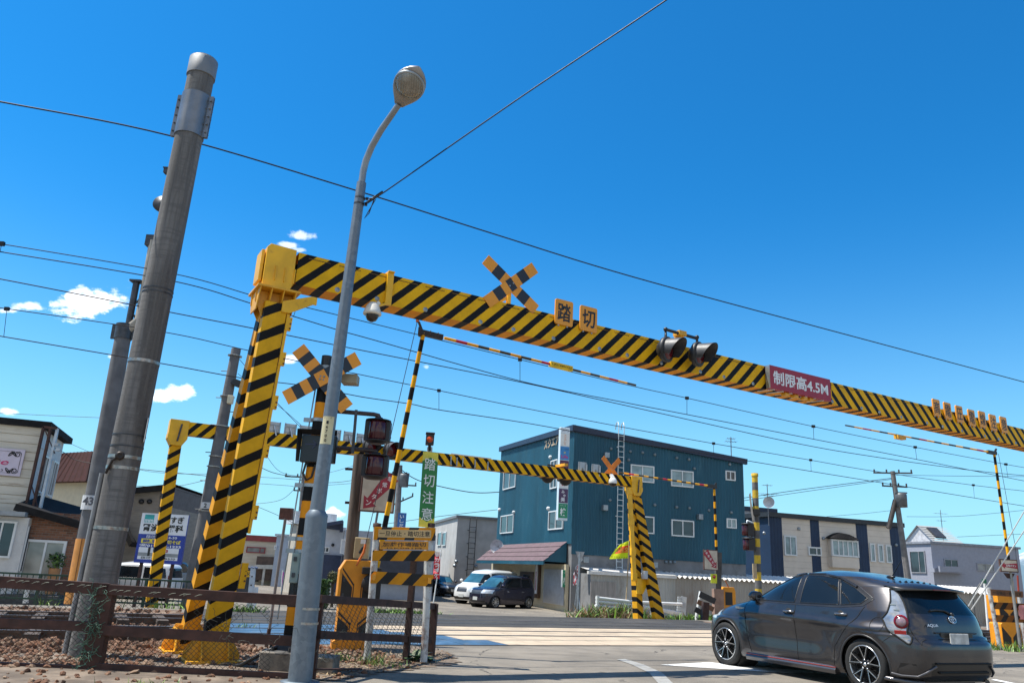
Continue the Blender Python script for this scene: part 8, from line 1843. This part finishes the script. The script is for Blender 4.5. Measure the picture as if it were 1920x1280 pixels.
upole('utility_pole', 'concrete utility pole with a grey transformer at the right end of the cream building', b_, tt, ((.985, 2.3, (X * .95 - Y * .3)), (.87, 1.6, X)), A(1690, 937, yb_ - .2), .2, (A(1666, 990, yb_), A(1679, 937, yb_)))
b_ = A(556, 1050, 56); upole('utility_pole', 'distant grey utility pole with crossarm just left of the signal post', b_, A(569, 888, 56), ((.96, 2.6, X), (.8, 1.2, X)))
b_ = A(740, 1060, 54); upole('utility_pole', 'dark distant utility pole behind the raised barrier arm', b_, A(750, 872, 54), ((.8, 2.4, X), (.62, 2.0, (X + Z * .5)), (.9, 1.0, X)), A(757, 900, 54), .25)
b_ = A(349, 1060, 75); upole('utility_pole', 'thin distant utility pole right of the clinic sign', b_, A(360, 940, 75), ((.96, 2.0, X), (.6, 2.5, X), (.75, 1.6, X)), None, .16)
b_ = A(690, 1060, 60); t = upole('street_light', 'small distant street light above the grey house behind the warning boards', b_, A(709, 955, 60), (), None, .12); mb = MB(); mb.bar(A(709, 957, 60), A(700, 960, 60), .15, .12); mb.build('lamp_head', steel, t); t['category'] = 'street light'
# ------------------------------------------------------------------ crossing gear on the far right side of the road
KR = G(1875, 1217); gR = Vector((1, .12, 0)).normalized(); KRp = lambda px, py, off=0: PL(px, py, KR - Vector((-gR.y, gR.x, 0)) * off, gR); gRn = Vector((-gR.y, gR.x, 0))
t = thing('guard_board_stand', 'rusty white posts with three worn striped boards at the right edge beyond the car', 'warning boards', KR)
for (xa, ya), (xb, yb) in (((1854, 1101), (1876, 1217)), ((1911.5, 1118), (1926, 1222))): mb = MB(); mb.tube([KRp(xb, yb) - Z * .05, KRp(xa, ya)], .05, 12); mb.build('post', wp, t)
b_brown = P('board_brown', (.16, .07, .03), .7, var=.25, dirt=((.05, .03, .02), .4, 8))
board(t, ((1858, 1104), (1918, 1108), (1918, 1119), (1859, 1116)), [b_brown, blackl], '一旦停止・踏切注意', K=KRp, GD=gR, GN=gRn)
board(t, ((1863, 1128), (1926, 1131), (1926, 1144), (1865, 1141)), [hz_dark, blackl], K=KRp, GD=gR, GN=gRn); board(t, ((1867, 1152), (1924, 1154), (1925, 1167), (1869, 1165)), [hz_dark, blackl], K=KRp, GD=gR, GN=gRn)
sb0 = G(1914, 1220); st1_ = A(1894, 1070, sb0.y); ts = thing('emergency_button_sign', 'cream sign with a red left pointing arrow 非常ボタン on a metal post at the right edge', 'sign', sb0); mb = MB(); mb.tube([sb0 - Z * .05, st1_], .035, 10); mb.build('post', P('post_dull', (.3, .29, .27), .5, .4, var=.2), ts)
arrow_sign(ts, A(1892, 1060, sb0.y - .06), X, Z, .43, .30, PI, '非常ボタン'); mb = MB(); mb.prism([(-.13, 0), (.13, 0), (.05, -.12), (-.05, -.12)], A(1893, 1074, sb0.y - .02), X, Z, .04); mb.build('bracket', rusty2, ts)
mR = G(1902, 1214); mR = AG(1900, 1212, max(sb0.y, KR.y) + .9); tm = thing('barrier_machine', 'orange barrier machine with its horizontal folding arm at the right edge beyond the car', 'barrier', mR); mw2 = .5
hR = H(mR, 1900, 1117); mb = MB(); prof = [(-mw2 / 2, 0), (mw2 / 2, 0), (mw2 / 2, .55), (mw2 * .38, .6), (mw2 * .5, .66), (mw2 * .5, hR), (-mw2 * .5, hR), (-mw2 * .5, .66), (-mw2 * .38, .6), (-mw2 / 2, .55)]; mb.prism(prof, mR, X, Z, .5); mb.build('body', morg, tm, bevel=.012)
mb = MB(); f0 = mR - Y * .004
for y0, y1 in ((.08, .5), (.7, 1.0)): mb.poly([f0 + V3(-mw2 * .46, 0, y1), f0 + V3(-mw2 * .46, 0, y0), f0 + V3(-mw2 * .05, 0, y0), f0 + V3(-mw2 * .05, 0, (y0 + y1) / 2 - .05)]); mb.poly([f0 + V3(mw2 * .46, 0, y1), f0 + V3(mw2 * .05, 0, (y0 + y1) / 2 - .05), f0 + V3(mw2 * .05, 0, y0), f0 + V3(mw2 * .46, 0, y0)])
mb.build('chevrons', mblk, tm)
aR0, aR1 = A(1901, 1120, mR.y - .05), A(1864, 849, mR.y - .05); mb = MB(); mb.tube([aR0, aR1], .036, 12, r2=.032); mb.build('arm', HAZ('arm_bands_far', (.84, .40, .008), period=.42, duty=.5, k=0, wear=.03), tm)
tipR = PL(1585, 797, aR1, T); dR = (tipR - aR1).normalized(); tip_arm(tm, aR1 + dR * .2, tipR, .024); mb = MB(); mb.bar(aR1 - dR * .08, aR1 + dR * .3, .09, .07, side=Z); mb.bar(aR1, A(1868, 841, aR1.y), .04); mb.build('elbow', MATS['elbow_black'], tm); mb = MB(); p = PL(1687, 816, aR1, T); mb.box(p - Z * .05, (.12, .3, .09), Vector((-dR.y, dR.x, 0)).normalized(), dR, Z); mb.build('notice_sleeve', yel2, tm)
mb = MB(); mb.tube([A(1872, 850, mR.y), A(1903, 1020, mR.y), A(1908, 1075, mR.y)], .006, 5); mb.build('stay_wire', dsteel, tm); mb = MB(); mb.tube([A(1908, 1078, mR.y), A(1910, 1108, mR.y)], .022, 8); mb.build('stay_hook', P('hook_red', (.3, .04, .02), .5), tm)
pk = KRp(1916, 1147, .18); mb = MB(); rnd = random.Random(4)
pts = [[pk + gR * (i - 2) * .06 * (1.2 - abs(j - 3) * .12) + Z * (j - 3) * .055 - gRn * (.05 * math.cos(i * 1.2) + rnd.uniform(-.02, .02)) for i in range(6)] for j in range(7)]
for j in range(6):
    for i in range(5): mb.poly([pts[j][i], pts[j][i + 1], pts[j + 1][i + 1], pts[j + 1][i]], 0, sm=True)
single('pink_cloth', 'crumpled pink cloth hanging on the striped boards at the right edge', 'cloth', mb, P('pink_fabric', (.60, .27, .27), .8, var=.2), pk)
gp0 = G(1853, 1184); mb = MB(); t = thing('green_marker_post', 'small green marker plate on a white post beyond the car at right', 'marker post', gp0); mb.tube([gp0, A(1846, 1092, gp0.y)], .045, 10); mb.build('post', white, t); mb = MB(); mb.box(A(1845.5, 1089, gp0.y - .05), (.17, .02, .16)); mb.build('plate', P('marker_green', (.01, .17, .08), .4), t)
bp = AG(1832, 1185, gp0.y - .4); mb = MB(); mb.tube([bp, A(1824, 1122, bp.y), A(1826, 1112, bp.y), A(1838, 1093, bp.y)], .028, 8); single('bent_pipe', 'thin bent dark grey pipe just right of the car roof', 'pipe', mb, P('bent_grey', (.1, .1, .1), .5, .5), bp)
for i, (p0, p1, lb) in enumerate((((1812, 1142), (1934, 935), 'upper pale guy rod slanting up to the right edge'), ((1816, 1150), (1940, 965), 'lower pale guy rod slanting up to the right edge'))): a, b = A(*p0, 17.5), A(*p1, 15); mb = MB(); mb.tube([a - (b - a).normalized() * 1.0, b], .011, 6); mb.lathe(a, (b - a).normalized(), [(0, -.05), (.035, -.04), (.035, .04), (0, .05)], 8, 1); single('guy_rod', lb, 'guy wire', mb, [white, yel2], a)
# ------------------------------------------------------------------ gear at the far right corner of the crossing
YB = 29.3; q0 = AG(1348, 1160, YB); q1 = A(1339, 912, YB); tf = thing('barrier_machine', 'small orange barrier machine with a striped raised arm in front of the long shed', 'barrier', q0)
mb = MB(); mb.tube([q0 + (q1 - q0) * .4, q1], .05, 10, r2=.042); mb.build('arm', HAZ('arm_bands_small', (.80, .36, .01), period=.46, duty=.5, k=0, wear=.05), tf); tipF = PL(1160, 885, q1, T); dF = (tipF - q1).normalized(); tip_arm(tf, q1 + dF * .3, tipF, .035); mb = MB(); mb.bar(q1 - dF * .1, q1 + dF * .35, .13, .1, side=Z); mb.bar(q1, A(1343, 905, YB), .06); mb.build('elbow', MATS['elbow_black'], tf)
a, b = A(1353, 1100, YB + .3), A(1379, 1100, YB + .3); m0 = (a + b) / 2; wB = (b - a).length; mb = MB(); mb.prism([(-wB / 2, -1.3), (wB / 2, -1.3), (wB / 2, -.14), (wB * .4, .0), (-wB * .36, .0), (-wB / 2, -.14)], m0, X, Z, .6); mb.build('body', morg, tf, bevel=.01); mb = MB(); mb.box(m0 - Y * .01 - Z * .4, (wB * .5, .02, .45)); mb.build('chevrons', mblk, tf); mb = MB(); mb.tube([m0, A(1359, 1086, YB + .3)], .02, 6); mb.build('stay_hook', MATS['hook_orange'], tf)
pa, pb2 = AG(1345, 1160, YB - .2), A(1347, 1035, YB - .2); tq = thing('emergency_button_post', 'dark square post with a small slanted red arrow sign in front of the shed', 'sign post', pa); mb = MB(); mb.bar(pa, pb2, .2, .2); mb.build('post', P('post_dark', (.07, .065, .06), .8, var=.3), tq); mb = MB(); c = A(1346, 1120, YB - .3); mb.box(c - Z * .3, (.34, .34, 1.2)); mb.build('footing', P('footing_pink', (.30, .18, .13), .8), tq)
arrow_sign(tq, A(1333, 1049, YB - .4), Vector((.95, .3, 0)).normalized(), Z, .58, .7, R(-52), '非常ボタン'); mb = MB(); c = A(1338.5, 1084, YB - .4); mb.box(c, (.2, .12, .32)); mb.ball(c - Y * .06 + Z * .06, .06, 10, 1); mb.build('button_box', [P('box_lime', (.62, .62, .02), .4), P('button_red', (.35, .03, .03), .3)], tq, bevel=.01)
YS = 31; sa_, sb2 = AG(1424, 1170, YS), A(1415, 887, YS); tg = thing('crossing_signal_post', 'worn yellow and black banded signal post with lamps before the cream building', 'signal post', sa_); mb = MB(); mb.tube([sa_, sb2], .13, 14, r2=.115); mb.lathe(sb2, Z, [(.135, -.12), (.135, 0), (0, .03)], 14); mb.build('post', HAZ('worn_post_bands', (.62, .42, .05), (.10, .10, .10), period=.62, duty=.5, k=0, wear=.5, rough=.6), tg)
for g in (62, -62):
    d = X * math.cos(R(g)) * .35 + Z * math.sin(R(g)) * .9 + Y * .3 * (1 if g > 0 else -1); c = A(1409, 953, YS - .15); mb = MB(); mb.bar(c - d * .52 * 0, c + d * (.75 if g > 0 else .6) - X * .1, .16, .02, side=Y); mb.build('crossbuck_board', P('crossbuck_grey', (.16, .14, .12), .6), tg)
mb = MB(); mb.box(A(1418, 960, YS - .18), (.25, .2, .25)); mb.build('speaker_box', blackp, tg, bevel=.01)
for px, py in ((1401, 993), (1403, 1020)): c = A(px, py, YS); mb = MB(); mb.box(c + X * .1, (.24, .36, .44)); mb.lathe(c + Z * -.25, Z, [(0, .5), (.22, .5), (.24, .46), (.2, .45)], 16); lo = mb.build('lamp_housing', back_m, tg); mb = MB(); mb.lathe(c - Z * .22 - X * .05, Z, [(.14, 0), (.16, .04), (.16, .38), (.13, .42)], 20); mb.build('lamp_lens', MATS['deep_red_lens'], lo); mb = MB(); mb.tube([A(1418, py - 10, YS), c + Z * .35, c + Z * .2], .045, 8); mb.build('lamp_arm', steel, tg)
mb = MB(); c = A(1415, 1070, YS - .2); mb.box(c, (.14, .1, .55)); mb.build('label_plate', P('plate_tan', (.4, .3, .18), .6), tg)
tl_ = AG(1305, 1162, 27.8); tk = thing('tilted_guard_boards', 'guard boards leaning far over on a white post in front of the shed', 'warning boards', tl_); mb = MB(); mb.tube([tl_, A(1314, 1108, 27.8)], .06, 10); mb.build('post', white, tk)
for (x0, y0), (x1, y1), h in (((1312, 1113), (1341, 1127), .2), ((1308, 1127), (1338, 1142), .16), ((1303, 1141), (1322, 1152), .18)): a, b = A(x0, y0, 27.7), A(x1, y1, 27.7); mb = MB(); d = (b - a).normalized(); mb.bar(a, b, h, .04, side=Y.cross(d)); mb.build('board', P('board_faded_black', (.035, .03, .028), .7) if h != .16 else b_brown, tk)
mb = MB(); p = AG(1321, 1166, 27.2); mb.bar(p, A(1323, 1128, 27.2), .26, .2); single('rusty_stub_post', 'short square rusty brown post beside the leaning guard boards', 'post', mb, rusty2, p)
# far left corner of the crossing
YL = 21.5; p0, p1 = AG(470, 1120, YL), A(475, 1064, YL); t = thing('guard_post_group', 'white perforated post with a small yellow plate behind the near gantry leg', 'guard post', p0); mb = MB(); mb.bar(p0, p1, .13, .06, side=X); mb.bar(AG(478, 1116, YL), A(480, 1100, YL), .12, .06, side=X); mb.build('post', P('perforated_white', (.5, .55, .6), .5), t)
for k in range(4): c = p1.lerp(p0, .2 + k * .2); mb = MB(); mb.lathe(c - Y * .035, -Y, [(.022, 0), (.022, .004), (0, .004)], 8); mb.build('hole', blackp, t)
c = A(463, 1075, YL); mb = MB(); mb.box(c, (.35, .03, .16)); mb.text('50', c - Y * .018 + X * .05, X, Z, .08, .1, 1, .02); mb.build('plate', [yel, blackl], t); mb = MB(); c = A(461, 1097, YL + .1); mb.box(c, (.4, .2, .5)); mb.build('cabinet_box', P('cab_dark', (.05, .05, .055), .5), t); mb = MB(); mb.tube([A(452 + i * 3.4, 1063 + (i % 2) * 2, YL) for i in range(10)], .035, 6); mb.build('rope', P('rope_blue', (.03, .06, .14), .7), t)
mp = A(529, 1100, 45); mb = MB(); mb.poly([A(527, 1103, 45), A(531, 1103, 45), A(533.5, 1072, 45), A(529.5, 1072, 45)]); mb.poly([A(529.5, 1072, 45.03), A(533.5, 1072, 45.03), A(531, 1103, 45.03), A(527, 1103, 45.03)]); mb.tube([A(527, 1108, 45.02), A(530, 1068, 45.02)], .03, 6, 1); single('magenta_banner', 'narrow magenta banner left of the street lamp beside the tan building', 'banner', mb, [P('magenta', (.5, .08, .38), .6), white], mp)
# ------------------------------------------------------------------ hills and distant blocks
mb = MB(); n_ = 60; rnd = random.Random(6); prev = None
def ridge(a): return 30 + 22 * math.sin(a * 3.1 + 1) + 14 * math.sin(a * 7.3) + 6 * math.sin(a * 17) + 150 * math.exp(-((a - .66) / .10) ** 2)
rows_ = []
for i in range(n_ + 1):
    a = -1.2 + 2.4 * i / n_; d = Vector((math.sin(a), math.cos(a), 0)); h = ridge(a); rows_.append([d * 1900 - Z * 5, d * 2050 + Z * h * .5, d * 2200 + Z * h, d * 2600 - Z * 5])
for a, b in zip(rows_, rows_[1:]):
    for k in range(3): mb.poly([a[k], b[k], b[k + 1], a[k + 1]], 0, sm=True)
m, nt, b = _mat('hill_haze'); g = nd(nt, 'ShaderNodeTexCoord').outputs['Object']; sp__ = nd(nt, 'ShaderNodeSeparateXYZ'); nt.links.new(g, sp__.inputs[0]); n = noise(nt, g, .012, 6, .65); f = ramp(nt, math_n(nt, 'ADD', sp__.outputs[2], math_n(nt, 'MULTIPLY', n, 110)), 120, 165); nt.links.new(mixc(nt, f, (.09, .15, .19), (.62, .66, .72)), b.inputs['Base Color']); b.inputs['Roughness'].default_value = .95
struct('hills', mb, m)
rnd = random.Random(21)
for i, (px0, px1, pyt, yd, col, lb) in enumerate(((372, 420, 1012, 120, (.34, .36, .38), 'distant grey building behind the slim pole'), (392, 412, 985, 150, (.22, .27, .32), 'distant blue grey block above the slim pole foot'), (345, 366, 1035, 130, (.45, .42, .38), 'distant beige house right of the clinic sign'), (430, 470, 1045, 95, (.42, .42, .42), 'distant pale house behind the near gantry leg'), (700, 800, 1032, 58, (.06, .07, .10), 'dark low building behind the striped warning boards'))):
    a, b = A(px0, 1060, yd), A(px1, 1060, yd); zt__ = A(px0, pyt, yd).z; mb = MB(); mb.box(((a.x + b.x) / 2, yd + 5, (zt__ - .9) / 2), (b.x - a.x, 10, zt__ + .9)); mb.box(((a.x + b.x) / 2, yd + 5, zt__ + .1), (b.x - a.x + .5, 10.5, .3), m=1)
    for k in range(3): mb.box((a.x + (b.x - a.x) * (.2 + .3 * k), yd - .02, zt__ * .6), ((b.x - a.x) * .14, .1, zt__ * .2), m=2)
    single('distant_building', lb, 'building', mb, [P('distant_wall_%s' % 'abcde'[i], col, .8), greyroof, wg], ((a.x + b.x) / 2, yd + 5, -.9))
# ------------------------------------------------------------------ overhead wires
wirec = P('wire_black', (.012, .012, .014), .5, .3); cop = P('wire_copper', (.03, .024, .02), .45, .5)
def spline(pts, k=8):
    out = []
    for i in range(len(pts) - 1):
        p = [pts[max(0, i - 1)], pts[i], pts[i + 1], pts[min(len(pts) - 1, i + 2)]]
        for j in range(k):
            t = j / k; out.append(.5 * ((2 * p[1]) + (p[2] - p[0]) * t + (2 * p[0] - 5 * p[1] + 4 * p[2] - p[3]) * t * t + (3 * p[1] - p[0] - 3 * p[2] + p[3]) * t ** 3))
    return out + [pts[-1]]
def wire(label, pts, r=.009, mat=None, name='overhead_wire', grp=None):
    pp = spline(pts); mb = MB(); mb.tube(pp, r, 5, 0, True); return single(name, label, 'wire', mb, mat or wirec, pts[0], grp)
TP = lambda s: (lambda px, py: PL(px, py, N * s, T))
w0 = TP(11.2); wire('highest wire, sweeping across the whole sky behind the lamp head and thick pole', [w0(*p) for p in ((-60, 180), (0, 191), (320, 255), (670, 358), (930, 440), (1190, 520), (1560, 620), (1920, 716), (2000, 738))], .012)
n1, n2 = TP(14.5), TP(17.5)
La = [n1(*p) for p in ((-60, 449), (0, 457), (325, 513), (478, 555), (560, 573), (680, 602), (975, 674), (1192, 725), (1288, 746), (1524, 799), (1716, 838), (1886, 870), (1920, 876), (2000, 890))]
t = thing('catenary_wire', 'nearer catenary wire with hanging droppers above the crossing', 'wire', La[5]); mb = MB(); mb.tube(spline(La), .009, 5); mb.build('messenger_wire', cop, t)
Lb = [n1(*p) for p in ((-60, 463), (0, 472), (325, 527), (478, 571), (632, 618), (700, 637), (975, 714), (1160, 752), (1289, 777), (1526, 823), (1720, 861), (1920, 901), (2000, 916))]; mb = MB(); mb.tube(spline(Lb), .010, 5); mb.build('contact_wire', cop, t)
def dropper(p, q, f): a, b = f(*p), f(*q); mb = MB(); mb.tube([a, b], .006, 4); mb.box(a + Z * .0, (.09, .05, .07)); return mb
for p, q in (((3, 457), (0, 473)), ((557, 573), (550, 594)), ((975, 674), (975, 714)), ((1288, 746), (1288, 777)), ((1525, 799), (1526, 823)), ((1716, 838), (1719, 861)), ((1886, 870), (1890, 895))): dropper(p, q, n1).build('dropper', wirec, t)
wire('wire crossing the nearer contact wire at a shallow angle', [n1(*p) for p in ((-60, 514), (0, 523), (312, 584), (472, 615), (680, 657), (975, 716), (1160, 757), (1480, 828), (1640, 856), (1820, 881), (1920, 891), (2000, 898))], .010, cop)
Ld = [n2(*p) for p in ((-60, 569), (0, 577), (305, 622), (466, 657), (680, 703), (823, 732), (959, 760), (1160, 799), (1337, 831), (1519, 862), (1640, 883), (1824, 909), (1920, 920), (2000, 930))]; t = thing('catenary_wire', 'farther and lower catenary wire with hanging droppers, just above the blue building', 'wire', Ld[5]); mb = MB(); mb.tube(spline(Ld), .010, 5); mb.build('messenger_wire', cop, t)
Le = [n2(*p) for p in ((-60, 621), (0, 630), (290, 679), (450, 708), (570, 723), (680, 744), (769, 757), (823, 768), (1000, 795), (1200, 832), (1338, 853), (1520, 883), (1699, 912), (1827, 933), (1920, 948), (2000, 960))]; mb = MB(); mb.tube(spline(Le), .011, 5); mb.build('contact_wire', cop, t)
for p, q in (((13, 579), (7, 631)), ((823, 732), (823, 768)), ((1338, 831), (1338, 853)), ((1520, 862), (1521, 883)), ((1825, 909), (1827, 933))): dropper(p, q, n2).build('dropper', wirec, t)
g0_ = lampy(688, 378); wire('guy wire running from the street lamp pole up to the top of the picture', [g0_, A(712, 366, 8.5), A(980, 180, 7.6), A(1250, 0, 6.8), A(1420, -120, 6.3)], .008)
mb = MB()
for i in range(16): p = A(690 + i * 1.7 + 1, 377 - i * 1.15, 8.6); mb.ball(p, .014, 6)
mb.tube([lampy(676, 372), A(700, 372, 8.57)], .007, 5); mb.tube([A(702, 372, 8.57), A(692, 400, 8.58), A(683, 410, 8.6), A(690, 398, 8.57), A(704, 374, 8.56)], .006, 5); mb.tube([lampy(674, 384), A(690, 378, 8.57)], .006, 5); single('guy_grip', 'twisted wire grip tying the guy wire to the street lamp pole', 'wire grip', mb, wirec, g0_)
for lb, y, pts, r in (('faint wire above the beige shop roof', 45, ((-40, 772), (100, 779), (195, 783)), .014), ('dark cable sagging from the empty sign frame', 33, ((84, 828), (120, 848), (170, 868), (400, 893)), .014), ('thin wire just above the grey brown house roof', 48, ((100, 817), (260, 880), (420, 888)), .012), ('drooping wire right of the slanting dark roof', 50, ((240, 910), (330, 911), (410, 893)), .016), ('wire passing over the distant pole right of the clinic sign', 60, ((320, 930), (360, 942), (420, 916)), .012),
    ('upper slack wire left of the signal post', 55, ((480, 820), (520, 880), (566, 893)), .014), ('thick sagging cable left of the signal post', 52, ((470, 866), (510, 885), (550, 893)), .022), ('first thin wire running into the distant crossarm', 56, ((470, 893), (520, 896), (569, 900)), .014), ('long loose wire under the distant crossarm', 54, ((470, 905), (540, 910), (566, 912), (670, 905)), .014), ('loop of wire below the distant crossarm', 52, ((470, 945), (530, 935), (566, 898)), .014), ('lowest wire falling left of the boxed stick', 50, ((460, 940), (520, 965), (560, 985)), .014), ('wire from the distant crossarm toward the wooden post', 56, ((569, 893), (620, 885), (670, 870)), .014), ('second wire toward the wooden post', 55, ((600, 905), (640, 903), (676, 897)), .018),
    ('cable curving from the barrier pole to the blue building wall', 40, ((752, 880), (790, 902), (880, 922), (936, 922)), .022), ('faint wire over the grey building roof', 58, ((700, 985), (820, 968), (932, 955)), .02), ('upper power line rising to the transformer pole', 50, ((1395, 933), (1520, 915), (1672, 896)), .02), ('lower power line rising to the transformer pole', 50.3, ((1395, 938), (1530, 918), (1672, 898)), .016), ('power line leaving the transformer pole to the right', 50.5, ((1680, 890), (1800, 892), (1930, 893)), .014), ('thin wire right of the transformer', 52, ((1700, 968), (1800, 967), (1930, 955)), .012), ('thin wire above the cream building roof', 64, ((1550, 968), (1620, 962), (1675, 956)), .014), ('wavy thin wire over the grey flat roofed house', 70, ((1795, 1006), (1860, 1003), (1930, 1000)), .016), ('thin stay near the slim pole behind the gantry', 22, ((446, 670), (520, 755), (600, 838)), .008), ('second thin stay near the slim pole', 22.2, ((446, 700), (540, 775), (600, 830)), .007)):
    wire(lb, [A(px, py, y) for px, py in pts], r, name='cable')
